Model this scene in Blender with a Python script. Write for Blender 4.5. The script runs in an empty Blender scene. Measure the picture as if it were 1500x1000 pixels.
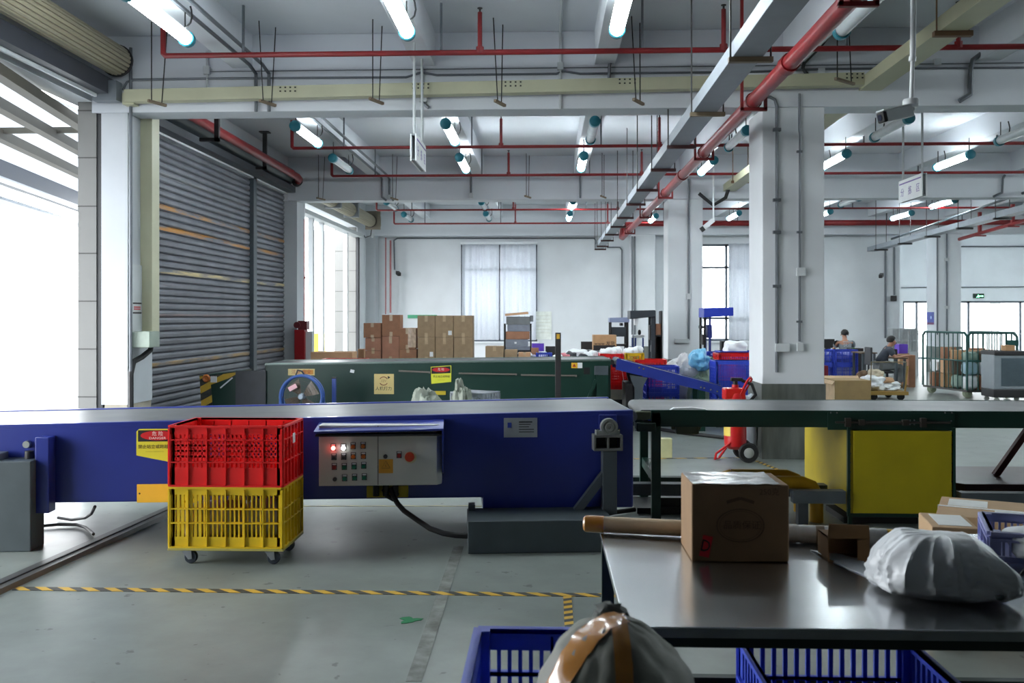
import bpy, bmesh, math, random
from mathutils import Vector as V, Matrix, noise as NZ
random.seed(7)
S = bpy.context.scene
COL = S.collection
F, H, TH = 1350.0, 1.7, math.atan(51 / 1350)
CT, ST = math.cos(TH), math.sin(TH)


def ray(px, py):
    cx = (px - 750) / F
    return V((cx * CT - ST, cx * ST + CT, (464 - py) / F))


def at(px, py, Y):
    d = ray(px, py)
    t = Y / d.y
    return V((d.x * t, Y, H + d.z * t))


def atz(px, py, Z):
    d = ray(px, py)
    t = (Z - H) / d.z
    return V((d.x * t, d.y * t, Z))


def X_(px, Y):
    return at(px, 464, Y).x


def Z_(py, Y, px=800):
    return at(px, py, Y).z


# ------------------------------------------------------------------ materials
def lin(c):
    return tuple(((x / 255) / 12.92 if x / 255 <= 0.04045 else ((x / 255 + 0.055) / 1.055) ** 2.4) for x in c) + (1,)


MATS = {}


def P(name, rgb, rough=0.5, metal=0.0, var=0.12, scale=6.0, bump=0.0, spec=0.5, coat=0.0, stretch=(1, 1, 1), trans=0.0, alpha=1.0):
    """procedural principled material: noise-varied colour and roughness"""
    if name in MATS:
        return MATS[name]
    m = bpy.data.materials.new(name)
    m.use_nodes = True
    nt = m.node_tree
    n, l = nt.nodes, nt.links
    b = n['Principled BSDF']
    tc = n.new('ShaderNodeTexCoord')
    mp = n.new('ShaderNodeMapping')
    mp.inputs['Scale'].default_value = stretch
    l.new(tc.outputs['Object'], mp.inputs['Vector'])
    nz = n.new('ShaderNodeTexNoise')
    nz.inputs['Scale'].default_value = scale
    nz.inputs['Detail'].default_value = 5
    l.new(mp.outputs[0], nz.inputs['Vector'])
    r = n.new('ShaderNodeValToRGB')
    c = lin(rgb)
    r.color_ramp.elements[0].position = 0.3
    r.color_ramp.elements[1].position = 0.7
    r.color_ramp.elements[0].color = tuple(x * (1 - var) for x in c[:3]) + (1,)
    r.color_ramp.elements[1].color = tuple(min(1, x * (1 + var)) for x in c[:3]) + (1,)
    l.new(nz.outputs['Fac'], r.inputs[0])
    l.new(r.outputs[0], b.inputs['Base Color'])
    mr = n.new('ShaderNodeMapRange')
    lo, hi = max(0.02, rough - 0.08), min(1, rough + 0.08)
    if lo < 0.28 < hi:
        lo, hi = (0.29, hi) if rough >= 0.28 else (lo, 0.265)
    mr.inputs['To Min'].default_value = lo
    mr.inputs['To Max'].default_value = hi
    l.new(nz.outputs['Fac'], mr.inputs['Value'])
    l.new(mr.outputs[0], b.inputs['Roughness'])
    b.inputs['Metallic'].default_value = metal
    b.inputs['Specular IOR Level'].default_value = spec
    b.inputs['Coat Weight'].default_value = coat
    b.inputs['Transmission Weight'].default_value = trans
    b.inputs['Alpha'].default_value = alpha
    if bump:
        bp = n.new('ShaderNodeBump')
        bp.inputs['Strength'].default_value = bump
        bp.inputs['Distance'].default_value = 0.02
        l.new(nz.outputs['Fac'], bp.inputs['Height'])
        l.new(bp.outputs[0], b.inputs['Normal'])
    MATS[name] = m
    return m


def EM(name, rgb, strength):
    if name in MATS:
        return MATS[name]
    m = bpy.data.materials.new(name)
    m.use_nodes = True
    b = m.node_tree.nodes['Principled BSDF']
    b.inputs['Base Color'].default_value = lin(rgb)
    b.inputs['Emission Color'].default_value = lin(rgb)
    b.inputs['Emission Strength'].default_value = strength
    MATS[name] = m
    return m


def nodes_of(m):
    return m.node_tree.nodes, m.node_tree.links, m.node_tree.nodes['Principled BSDF']


def math_node(n, l, op, a, b=None):
    q = n.new('ShaderNodeMath')
    q.operation = op
    for i, x in enumerate((a, b)):
        if x is None:
            continue
        if isinstance(x, (int, float)):
            q.inputs[i].default_value = x
        else:
            l.new(x, q.inputs[i])
    return q.outputs[0]


def mixc(n, l, fac, a, b):
    q = n.new('ShaderNodeMix')
    q.data_type = 'RGBA'
    if isinstance(fac, float):
        q.inputs[0].default_value = fac
    else:
        l.new(fac, q.inputs[0])
    for i, x in ((6, a), (7, b)):
        if isinstance(x, tuple):
            q.inputs[i].default_value = x
        else:
            l.new(x, q.inputs[i])
    return q.outputs[2]


def hazard(name, freq, axis='XY', k=1.0, ca=(222, 176, 40), cb=(34, 34, 36)):
    """diagonal yellow and black stripes in object space"""
    m = bpy.data.materials.new(name)
    m.use_nodes = True
    n, l, b = nodes_of(m)
    tc = n.new('ShaderNodeTexCoord')
    sp = n.new('ShaderNodeSeparateXYZ')
    l.new(tc.outputs['Object'], sp.inputs[0])
    u = math_node(n, l, 'ADD', sp.outputs[axis[0]], math_node(n, l, 'MULTIPLY', sp.outputs[axis[1]], k))
    fr = math_node(n, l, 'FRACT', math_node(n, l, 'MULTIPLY', u, freq))
    st = math_node(n, l, 'GREATER_THAN', fr, 0.5)
    nz = n.new('ShaderNodeTexNoise')
    nz.inputs['Scale'].default_value = 30
    l.new(tc.outputs['Object'], nz.inputs['Vector'])
    c = mixc(n, l, st, lin(ca), lin(cb))
    c2 = mixc(n, l, math_node(n, l, 'MULTIPLY', nz.outputs['Fac'], 0.35), c, lin((120, 120, 110)))
    l.new(c2, b.inputs['Base Color'])
    b.inputs['Roughness'].default_value = 0.5
    MATS[name] = m
    return m


# ------------------------------------------------------------------ mesh builder
WL = {}


class MB:
    def __init__(s):
        s.v, s.f, s.s = [], [], []

    def add(s, vs, fs, sm=False):
        o = len(s.v)
        s.v += [V(x) for x in vs]
        s.f += [tuple(i + o for i in f) for f in fs]
        s.s += [sm] * len(fs)
        return s

    def box(s, x0, x1, y0, y1, z0, z1):
        return s.add([(x0, y0, z0), (x1, y0, z0), (x1, y1, z0), (x0, y1, z0), (x0, y0, z1), (x1, y0, z1), (x1, y1, z1), (x0, y1, z1)],
                     [(0, 3, 2, 1), (4, 5, 6, 7), (0, 1, 5, 4), (1, 2, 6, 5), (2, 3, 7, 6), (3, 0, 4, 7)])

    def ob(s, c, sz, R=None):
        R = R or Matrix.Identity(3)
        c = V(c)
        a, b, d = sz[0] / 2, sz[1] / 2, sz[2] / 2
        vs = [c + R @ V(p) for p in [(-a, -b, -d), (a, -b, -d), (a, b, -d), (-a, b, -d), (-a, -b, d), (a, -b, d), (a, b, d), (-a, b, d)]]
        return s.add(vs, [(0, 3, 2, 1), (4, 5, 6, 7), (0, 1, 5, 4), (1, 2, 6, 5), (2, 3, 7, 6), (3, 0, 4, 7)])

    def bar(s, p, q, w, h=None, up=(0, 0, 1)):
        p, q = V(p), V(q)
        h = h or w
        d = (q - p)
        L = d.length
        d.normalize()
        u = V(up)
        if abs(d.dot(u)) > 0.98:
            u = V((0, 1, 0))
        a = d.cross(u).normalized()
        u = a.cross(d)
        R = Matrix((d, a, u)).transposed()
        return s.ob((p + q) / 2, (L, w, h), R)

    def tube(s, pts, r, n=8, cap=True, closed=False):
        pts = [V(p) for p in pts]
        k = len(pts)
        rr = r if isinstance(r, (list, tuple)) else [r] * k
        t0 = (pts[1] - pts[0]).normalized()
        u = t0.orthogonal().normalized()
        vs, prev = [], t0
        for i, p in enumerate(pts):
            if closed:
                t = (pts[(i + 1) % k] - pts[i - 1]).normalized()
            else:
                a = (pts[i] - pts[i - 1]).normalized() if i else None
                b = (pts[i + 1] - pts[i]).normalized() if i < k - 1 else None
                t = ((a or b) + (b or a))
                t = t.normalized() if t.length > 1e-6 else (a or b)
            q = prev.rotation_difference(t)
            u = (q @ u)
            u = (u - t * u.dot(t)).normalized()
            prev = t
            w = t.cross(u)
            for j in range(n):
                an = 2 * math.pi * j / n
                vs.append(p + (u * math.cos(an) + w * math.sin(an)) * rr[i])
        fs = []
        for i in range(k if closed else k - 1):
            i2 = (i + 1) % k
            for j in range(n):
                j2 = (j + 1) % n
                fs.append((i * n + j, i * n + j2, i2 * n + j2, i2 * n + j))
        s.add(vs, fs, True)
        if cap and not closed:
            o = len(s.v) - k * n
            s.f += [tuple(o + j for j in range(n))[::-1], tuple(o + (k - 1) * n + j for j in range(n))]
            s.s += [False, False]
        return s

    def cyl(s, p, q, r, n=12):
        return s.tube([p, q], r, n)

    def lathe(s, prof, c=(0, 0, 0), axis=(0, 0, 1), n=20):
        c, ax = V(c), V(axis).normalized()
        u = ax.orthogonal().normalized()
        w = ax.cross(u)
        vs = []
        for r, h in prof:
            for j in range(n):
                a = 2 * math.pi * j / n
                vs.append(c + ax * h + (u * math.cos(a) + w * math.sin(a)) * max(r, 1e-4))
        fs = []
        for i in range(len(prof) - 1):
            for j in range(n):
                j2 = (j + 1) % n
                fs.append((i * n + j, i * n + j2, (i + 1) * n + j2, (i + 1) * n + j))
        return s.add(vs, fs, True)

    def prism(s, poly, a, b, axis='y'):
        """polygon of 2-D points extruded along an axis (y: points are x,z; x: points are y,z; z: points are x,y)"""
        n = len(poly)
        f = {'y': lambda p, t: (p[0], t, p[1]), 'x': lambda p, t: (t, p[0], p[1]), 'z': lambda p, t: (p[0], p[1], t)}[axis]
        vs = [f(p, a) for p in poly] + [f(p, b) for p in poly]
        fs = [tuple(range(n)), tuple(range(2 * n - 1, n - 1, -1))]
        for i in range(n):
            j = (i + 1) % n
            fs.append((j, i, n + i, n + j))
        return s.add(vs, fs)

    def sph(s, c, r, nu=14, nv=9, fn=None):
        c = V(c)
        r = (r, r, r) if isinstance(r, (int, float)) else r
        vs, fs = [], []
        for i in range(nv + 1):
            t = math.pi * i / nv
            for j in range(nu):
                a = 2 * math.pi * j / nu
                d = V((math.sin(t) * math.cos(a), math.sin(t) * math.sin(a), math.cos(t)))
                k = fn(d) if fn else 1
                vs.append(c + V((d.x * r[0] * k, d.y * r[1] * k, d.z * r[2] * k)))
        for i in range(nv):
            for j in range(nu):
                j2 = (j + 1) % nu
                fs.append((i * nu + j, (i + 1) * nu + j, (i + 1) * nu + j2, i * nu + j2))
        return s.add(vs, fs, True)

    def build(s, name, mat, parent=None, bev=0.0, org=None, rec=True, sub=0):
        if parent is not None:
            o = WL[parent.name]
        elif org is not None:
            o = V(org)
        else:
            xs = [[p[i] for p in s.v] for i in range(3)]
            o = V(((min(xs[0]) + max(xs[0])) / 2, (min(xs[1]) + max(xs[1])) / 2, min(xs[2])))
        me = bpy.data.meshes.new(name)
        me.from_pydata([p - o for p in s.v], [], s.f)
        me.polygons.foreach_set('use_smooth', s.s)
        if rec:
            bm = bmesh.new()
            bm.from_mesh(me)
            bmesh.ops.remove_doubles(bm, verts=bm.verts, dist=1e-6) if any(s.s) else None
            bmesh.ops.recalc_face_normals(bm, faces=bm.faces)
            bm.to_mesh(me)
            bm.free()
        me.materials.append(mat)
        if any(s.s):
            me.set_sharp_from_angle(angle=math.radians(38))
        ob = bpy.data.objects.new(name, me)
        COL.objects.link(ob)
        if parent is not None:
            ob.parent = parent
        else:
            ob.location = o
        WL[ob.name] = o
        if bev:
            m = ob.modifiers.new('bevel', 'BEVEL')
            m.width = bev
            m.segments = 2
            m.limit_method = 'ANGLE'
            m.angle_limit = math.radians(50)
        if sub:
            m = ob.modifiers.new('sub', 'SUBSURF')
            m.levels = m.render_levels = sub
        return ob


def B(*a):
    return MB().box(*a)


def tag(o, label, cat, group=None, kind=None):
    o['label'] = label
    o['category'] = cat
    if group:
        o['group'] = group
    if kind:
        o['kind'] = kind
    return o


def T(name, label, cat, loc=(0, 0, 0), rz=0.0, group=None):
    """an Empty at the base of a thing; its parts are built afterwards in the same (unrotated) frame"""
    o = bpy.data.objects.new(name, None)
    o.empty_display_size = 0.2
    COL.objects.link(o)
    o.location = loc
    o.rotation_euler.z = rz
    WL[o.name] = V((0, 0, 0)) if rz else V(loc)
    return tag(o, label, cat, group)


def LT(name, label, cat, loc=(0, 0, 0), rz=0.0, group=None):
    """like T, but its parts are written in local coordinates"""
    o = T(name, label, cat, loc, rz, group)
    WL[o.name] = V((0, 0, 0))
    return o


def struct(o):
    o['kind'] = 'structure'
    return o


def dup(root, loc, rz=None, label=None, group=None):
    r = root.copy()
    COL.objects.link(r)
    r.location = loc
    if rz is not None:
        r.rotation_euler.z = rz
    if label:
        r['label'] = label
    if group:
        r['group'] = group
    WL[r.name] = WL[root.name]
    for ch in list(root.children):
        c = ch.copy()
        COL.objects.link(c)
        c.parent = r
        for g in list(ch.children):
            d = g.copy()
            COL.objects.link(d)
            d.parent = c
    return r


def text(parent, s, loc, size, mat, rot=(math.pi / 2, 0, 0), name='lettering', sx=1.0, ext=0.0004, align='CENTER'):
    """flat lettering; loc and rot in the parent's frame"""
    cu = bpy.data.curves.new('t', 'FONT')
    cu.body = s
    cu.size = size
    cu.align_x = align
    cu.align_y = 'CENTER'
    cu.extrude = ext
    cu.resolution_u = 2
    t = bpy.data.objects.new('t', cu)
    COL.objects.link(t)
    bpy.context.view_layer.update()
    dg = bpy.context.evaluated_depsgraph_get()
    me = bpy.data.meshes.new_from_object(t.evaluated_get(dg))
    bpy.data.objects.remove(t)
    bpy.data.curves.remove(cu)
    me.materials.clear()
    me.materials.append(mat)
    me.name = name
    ob = bpy.data.objects.new(name, me)
    COL.objects.link(ob)
    ob.parent = parent
    ob.location = V(loc) - WL[parent.name]
    ob.rotation_euler = rot
    ob.scale = (sx, 1, 1)
    WL[ob.name] = WL[parent.name]
    return ob


# ------------------------------------------------------------------ palette
WALL = P('white_wall_paint', (214, 217, 221), 0.75, var=0.05, scale=1.3)
CEIL = P('ceiling_paint', (208, 211, 217), 0.85, var=0.06, scale=0.8)
RED = P('red_pipe_paint', (122, 20, 24), 0.4, var=0.15, scale=4)
REDP = P('red_plastic', (232, 30, 30), 0.42, var=0.08, scale=5)
YELP = P('yellow_plastic', (230, 194, 28), 0.45, var=0.1, scale=5)
BLUP = P('blue_plastic', (60, 84, 206), 0.4, var=0.1, scale=5)
LAVP = P('lavender_plastic', (150, 155, 205), 0.4, var=0.06, scale=5)
BLUE = P('blue_enamel', (34, 48, 130), 0.32, var=0.1, scale=2.0, coat=0.2)
GREEN = P('dark_green_enamel', (16, 52, 43), 0.4, var=0.12, scale=2.5)
YEL = P('yellow_enamel', (190, 168, 34), 0.5, var=0.12, scale=3.5)
DGREY = P('dark_grey_steel', (74, 82, 88), 0.45, var=0.1, scale=4)
GREY = P('grey_steel', (128, 134, 140), 0.45, metal=0.2, var=0.1, scale=4)
LGREY = P('light_grey_paint', (190, 194, 196), 0.5, var=0.05, scale=4)
BLACK = P('black_rubber', (22, 22, 24), 0.55, var=0.2, scale=10)
BLKM = P('black_steel', (38, 36, 38), 0.5, var=0.2, scale=6)
BELT = P('belt_rubber', (86, 88, 90), 0.38, var=0.06, scale=3)
BEIGE = P('beige_trunking', (186, 184, 156), 0.5, var=0.06, scale=3)
TRAY = P('galvanised_tray', (146, 152, 160), 0.5, metal=0.3, var=0.08, scale=5)
STEEL = P('stainless_steel', (176, 180, 184), 0.26, metal=0.9, var=0.08, scale=3, stretch=(1, 8, 1))
CARD = P('cardboard', (176, 138, 100), 0.8, var=0.08, scale=9)
CARD2 = P('red_brown_cardboard', (156, 112, 86), 0.8, var=0.1, scale=9)
CARD3 = P('grey_brown_cardboard', (158, 134, 106), 0.8, var=0.1, scale=9)
TAPE = P('brown_parcel_tape', (190, 128, 52), 0.22, var=0.12, scale=14, coat=0.3)
CTAPE = P('clear_tape', (190, 166, 136), 0.25, var=0.08, scale=10)
WPL = P('white_plastic', (228, 231, 234), 0.4, var=0.04, scale=5)
BAGW = P('white_poly_bag', (230, 234, 238), 0.34, var=0.06, scale=4, bump=0.15)
SACK = P('grey_green_sack', (140, 146, 134), 0.7, var=0.18, scale=9, bump=0.3)
TEAL = P('teal_end_cap', (34, 118, 134), 0.45, var=0.08, scale=9)
TUBEOFF = P('unlit_lamp_cover', (196, 204, 208), 0.2, var=0.04, scale=9)
LAMP = EM('lit_lamp_cover', (240, 252, 255), 20.0)
GALV = P('conduit_grey', (104, 108, 114), 0.45, metal=0.4, var=0.08, scale=8)
PURP = P('purple_card', (96, 60, 180), 0.5, var=0.08, scale=6)
SKIN = P('skin', (176, 128, 104), 0.55, var=0.06, scale=20)
HAIR = P('black_hair', (20, 18, 18), 0.6, var=0.3, scale=40)
STICKY = P('sticker_yellow', (214, 216, 60), 0.4, var=0.04)
STICKR = P('sticker_red', (190, 30, 36), 0.4, var=0.04)
STICKC = P('sticker_cream', (214, 192, 128), 0.45, var=0.04)
INK = P('black_ink', (24, 24, 26), 0.5, var=0.05)
WINK = P('white_ink', (230, 230, 230), 0.5, var=0.03)
# ================================================================== camera, world
cam = bpy.data.cameras.new('camera')
cam.sensor_width = 36
cam.lens = 36 * F / 1500
cam.shift_y = -36 / 1500
cam.clip_end = 300
cam.dof.use_dof = True
cam.dof.focus_distance = 8.0
cam.dof.aperture_fstop = 5.0
co = bpy.data.objects.new('camera', cam)
COL.objects.link(co)
co.location = (0, 0, H)
co.rotation_euler = (math.pi / 2, 0, TH)
S.camera = co
S.view_settings.view_transform = 'Standard'
S.view_settings.look = 'None'
S.view_settings.gamma = 1
S.view_settings.use_curve_mapping = False
S.view_settings.exposure = 1.7
S.cycles.use_denoising = True
S.cycles.max_bounces = 8
S.cycles.diffuse_bounces = 5
S.cycles.sample_clamp_indirect = 6
S.cycles.caustics_reflective = False
S.cycles.caustics_refractive = False
w = bpy.data.worlds.new('overcast_sky')
S.world = w
w.use_nodes = True
bg = w.node_tree.nodes['Background']
bg.inputs[0].default_value = (0.94, 0.975, 1.0, 1)
bg.inputs[1].default_value = 4.5


def portal(name, loc, rot, sx, sy):
    L = bpy.data.lights.new(name, 'AREA')
    L.shape = 'RECTANGLE'
    L.size, L.size_y = sx, sy
    L.cycles.is_portal = True
    o = bpy.data.objects.new(name, L)
    COL.objects.link(o)
    o.location = loc
    o.rotation_euler = rot


portal('opening_portal', (-5.75, 7.4, 2.2), (0, -math.pi / 2, 0), 4.4, 7.2)
portal('far_opening_portal', (-5.75, 23.6, 2.2), (0, -math.pi / 2, 0), 4.4, 6.6)
portal('window_portal', (6.1, 29.2, 2.45), (-math.pi / 2, 0, 0), 2.7, 3.1)
portal('entrance_portal', (18, 37.3, 1.2), (-math.pi / 2, 0, 0), 8, 2.4)

# ================================================================== setting
# floor: painted concrete, greenish grey, glossy where it is clean
m = bpy.data.materials.new('painted_concrete_floor')
m.use_nodes = True
n, l, b = nodes_of(m)
tc = n.new('ShaderNodeTexCoord')


def noise_(scale, detail=5, rough=0.5, vec=None, dist=0.0):
    q = n.new('ShaderNodeTexNoise')
    q.inputs['Scale'].default_value = scale
    q.inputs['Detail'].default_value = detail
    q.inputs['Roughness'].default_value = rough
    q.inputs['Distortion'].default_value = dist
    l.new(vec or tc.outputs['Object'], q.inputs['Vector'])
    return q.outputs['Fac']


def ramp_(f, p0, p1, c0, c1):
    r = n.new('ShaderNodeValToRGB')
    r.color_ramp.elements[0].position = p0
    r.color_ramp.elements[1].position = p1
    r.color_ramp.elements[0].color = c0
    r.color_ramp.elements[1].color = c1
    l.new(f, r.inputs[0])
    return r.outputs[0]


BW = ((0, 0, 0, 1), (1, 1, 1, 1))
big = noise_(0.5, 4)
c = ramp_(big, 0.3, 0.7, lin((120, 128, 123)), lin((140, 148, 144)))
mid = ramp_(noise_(3.0, 6, 0.6), 0.35, 0.75, lin((110, 116, 110)), lin((146, 154, 148)))
c = mixc(n, l, 0.45, c, mid)
mp = n.new('ShaderNodeMapping')
mp.inputs['Scale'].default_value = (3, 14, 1)
mp.inputs['Rotation'].default_value = (0, 0, 0.3)
l.new(tc.outputs['Object'], mp.inputs['Vector'])
scr = ramp_(noise_(2.2, 3, 0.7, mp.outputs[0], 0.6), 0.70, 0.76, *BW)
c = mixc(n, l, math_node(n, l, 'MULTIPLY', scr, 0.45), c, lin((60, 64, 60)))
spk = ramp_(noise_(9, 3, 0.5), 0.69, 0.72, *BW)
c = mixc(n, l, math_node(n, l, 'MULTIPLY', spk, 0.6), c, lin((52, 54, 50)))
l.new(c, b.inputs['Base Color'])
mr = n.new('ShaderNodeMapRange')
mr.inputs['To Min'].default_value = 0.29
mr.inputs['To Max'].default_value = 0.44
l.new(big, mr.inputs['Value'])
l.new(mr.outputs[0], b.inputs['Roughness'])
FLOORM = m

struct(B(-5.9, 22, -14, 37.5, -0.2, 0).build('floor', FLOORM))
struct(B(-80, -5.9, -40, 37.5, -0.3, -0.02).build('ground_outside', P('outdoor_concrete', (118, 120, 120), 0.8, var=0.05, scale=0.4)))
struct(B(-80, 80, 37.5, 120, -0.3, -0.02).build('ground_behind', P('outdoor_concrete', (118, 120, 120))))
struct(B(-5.9, 22, -14, 37.6, 5.15, 5.35).build('ceiling', CEIL))
W = MB()
W.box(-5.9, -5.6, -14, 28.9, 4.35, 5.15)
W.box(-5.9, -5.6, -14, 3.8, 0, 4.35)
struct(W.build('wall_left', WALL))
W = MB()
yb, yc = 28.9, 29.15
for x0, x1, z0, z1 in ((-5.9, -2.7, 0, 5.15), (-2.7, -0.3, 0, 0.93), (-2.7, -0.3, 3.97, 5.15), (-0.3, 4.75, 0, 5.15), (4.75, 7.4, 0, 0.95), (4.75, 7.4, 3.97, 5.15), (7.4, 10.9, 0, 5.15)):
    W.box(x0, x1, yb, yc, z0, z1)
struct(W.build('wall_back', WALL))
struct(B(10.65, 10.9, 29.15, 37.2, 0, 5.15).build('wall_side', WALL))
W = MB()
W.box(10.65, 14.15, 37.2, 37.5, 0, 5.15)
W.box(14.15, 22, 37.2, 37.5, 2.33, 5.15)
struct(W.build('wall_far', WALL))
struct(B(22, 22.2, -14, 37.6, 0, 5.15).build('wall_right', WALL))
struct(B(-5.9, 22, -14.2, -14, 0, 5.15).build('wall_front', P('dim_wall_paint', (150, 152, 155), 0.8)))

BY = (11.14, 19.74, 28.34)
for Y in (2.54,) + BY:
    struct(B(-5.6, 22, Y, Y + 0.4, 4.21, 5.15).build('ceiling_beam', CEIL, bev=0.01))
for xc in (-3.72, -1.48, 0.70, 2.95, 5.25, 7.55, 9.85, 12.15, 14.45, 16.75, 19.05):
    struct(B(xc - 0.125, xc + 0.125, -13.9, 28.6, 4.74, 5.16).build('joist_beam', CEIL, bev=0.008))

# columns
GUARD = P('scuffed_column_guard', (112, 116, 112), 0.42, metal=0.35, var=0.28, scale=3, stretch=(3, 3, 0.6))
for x, y in ((2.58, 11.14), (2.58, 19.74), (2.58, 28.34), (11.78, 28.34)):
    c = struct(B(x, x + 0.735, y + 0.004, y + 0.735, 0, 4.208).build('column', WALL, bev=0.01))
    g = MB()
    g.box(x - 0.012, x + 0.747, y - 0.012, y + 0.747, 0, 0.9 if y < 12 else 0.8)
    g.build('guard', GUARD, c, bev=0.004)
# left wall pillars
PIL = P('pillar_paint', (186, 190, 195), 0.7, var=0.05, scale=2)
struct(B(-5.48, -5.15, 11.145, 11.85, 0.62, 4.208).build('pillar', PIL))
struct(B(-5.44, -5.16, 11.15, 11.84, 0, 0.62).build('pillar_plinth', P('stained_plinth', (176, 168, 152), 0.8, var=0.3, scale=2.2)))
struct(B(-5.76, -5.4, 19.745, 20.3, 0, 4.208).build('pillar', PIL))
struct(B(-5.86, -5.3, 28.345, 28.9, 0, 4.208).build('pillar', PIL))
struct(B(-5.9, -5.5, 11.5, 11.95, 0, 4.36).build('wall_pier', P('dark_jamb', (120, 124, 126), 0.6)))
struct(B(-5.9, -5.6, 19.76, 20.3, 0, 4.36).build('wall_pier', WALL))
struct(B(-5.9, -5.6, 27.1, 28.9, 0, 4.36).build('wall_pier', WALL))
# outside cladding with horizontal joints
CL = P('grey_cladding', (112, 112, 110), 0.55, var=0.05, scale=3)
JO = P('cladding_joint', (70, 70, 68), 0.7)
for x0, x1, y, tn in ((-5.78, -5.55, 11.16, (162, 231, 302, 371, 441, 511, 581)), (-6.28, -5.64, 27.05, (338, 369, 397, 427, 456, 486))):
    W = MB()
    W.box(x0, x1, y, y + 0.3, 0, 4.5)
    c = struct(W.build('cladding_wall', CL))
    j = MB()
    for py in tn:
        z = at(110, py, y).z
        j.box(x0 - 0.001, x1 + 0.001, y - 0.003, y + 0.302, z - 0.008, z + 0.008)
    j.build('joint', JO, c)
struct(B(-5.55, -5.48, 11.18, 11.5, 0, 4.4).build('shutter_guide', P('dark_guide_channel', (34, 36, 40), 0.5)))
struct(B(-5.62, -5.56, 27.0, 27.2, 0, 4.1).build('shutter_guide', P('dark_guide_channel', (34, 36, 40), 0.5)))

# ------------------------------------------------------------------ closed roller shutters (doors)
m = bpy.data.materials.new('grey_shutter_slats')
m.use_nodes = True
n, l, b = nodes_of(m)
tc = n.new('ShaderNodeTexCoord')
sp = n.new('ShaderNodeSeparateXYZ')
geo = n.new('ShaderNodeNewGeometry')
l.new(geo.outputs['Position'], sp.inputs[0])
c = ramp_(noise_(2.0, 5), 0.3, 0.7, lin((100, 102, 110)), lin((120, 122, 130)))
mp = n.new('ShaderNodeMapping')
mp.inputs['Scale'].default_value = (1, 0.9, 9)
l.new(geo.outputs['Position'], mp.inputs['Vector'])
wear = ramp_(noise_(1.3, 4, 0.6, mp.outputs[0]), 0.42, 0.6, *BW)
for z0, hw, col, k in ((3.33, 0.035, (168, 120, 60), 1.0), (3.02, 0.04, (176, 122, 54), 1.0), (3.80, 0.03, (150, 150, 150), 0.6), (2.38, 0.035, (196, 178, 130), 1.0), (1.72, 0.02, (150, 128, 128), 0.8), (1.0, 0.035, (172, 140, 92), 0.9)):
    d = math_node(n, l, 'ABSOLUTE', math_node(n, l, 'SUBTRACT', sp.outputs['Z'], z0))
    inb = math_node(n, l, 'LESS_THAN', d, hw)
    k_ = math_node(n, l, 'MULTIPLY', math_node(n, l, 'MULTIPLY', inb, wear), k)
    c = mixc(n, l, k_, c, lin(col))
l.new(c, b.inputs['Base Color'])
b.inputs['Roughness'].default_value = 0.42
b.inputs['Metallic'].default_value = 0.25
SHUT = m
for nm, y0, y1 in (('door_1', 11.95, 17.42), ('door_2', 17.62, 19.74)):
    d = MB()
    vs, fs = [], []
    z, k = 0.02, 0
    prof = []
    while z < 4.42:
        for dz, dx in ((0, 0.0), (0.02, 0.022), (0.06, 0.028), (0.085, 0.02), (0.098, 0.0)):
            prof.append((-5.70 + dx, z + dz))
        z += 0.105
    for x, z in prof:
        vs += [(x, y0, z), (x, y1, z)]
    for i in range(len(prof) - 1):
        fs.append((2 * i, 2 * i + 1, 2 * i + 3, 2 * i + 2))
    d.add(vs, fs)
    d.box(-5.74, -5.70, y0, y1, 0, 4.45)
    o = struct(d.build(nm, SHUT))
    B(-5.73, -5.64, y0, y1, 0, 0.07).build('bottom_rail', DGREY, o)
struct(B(-5.76, -5.6, 17.42, 17.62, 0, 4.5).build('shutter_mullion', DGREY))
struct(B(-5.72, -5.42, 11.9, 19.7, 4.38, 4.5).build('shutter_lintel', P('shutter_box_dark', (66, 70, 76), 0.5)))
t = T('shutter_roll', 'dark grey rolled shutter barrel above the closed grey shutters', 'shutter roll', (-5.42, 15.8, 4.6))
MB().cyl((-5.53, 12.0, 4.72), (-5.53, 19.6, 4.72), 0.17, 20).build('barrel', DGREY, t)

# ------------------------------------------------------------------ open roller shutters, coiled up
ROLL = P('beige_shutter_roll', (158, 150, 128), 0.45, metal=0.15, var=0.08, scale=3)
DKB = P('dark_roll_groove', (70, 66, 56), 0.6)


def coil(label, x, z, y0, y1, r):
    t = T('shutter_roll', label, 'shutter roll', (x, (y0 + y1) / 2, z - r))
    k = 22
    prof = []
    vs, fs = [], []
    for y in (y0, y1):
        for i in range(k):
            for da, dr in ((0, -0.012), (0.03, 0.008), (0.18, 0.012), (0.25, 0.004), (0.27, -0.012)):
                a = 2 * math.pi * i / k + da
                vs.append((x + math.cos(a) * (r + dr), y, z + math.sin(a) * (r + dr)))
    N = k * 5
    for i in range(N):
        fs.append((i, (i + 1) % N, N + (i + 1) % N, N + i))
    fs += [tuple(range(N)), tuple(range(2 * N - 1, N - 1, -1))]
    MB().add(vs, fs).build('slat_roll', ROLL, t)
    for y in (y0 - 0.02, y1 + 0.02):
        MB().lathe([(0, -0.015), (r * 1.15, -0.015), (r * 1.15, 0.015), (0, 0.015)], (x, y, z), (0, 1, 0), 24).build('end_plate', BLKM, t)
    return t


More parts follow.
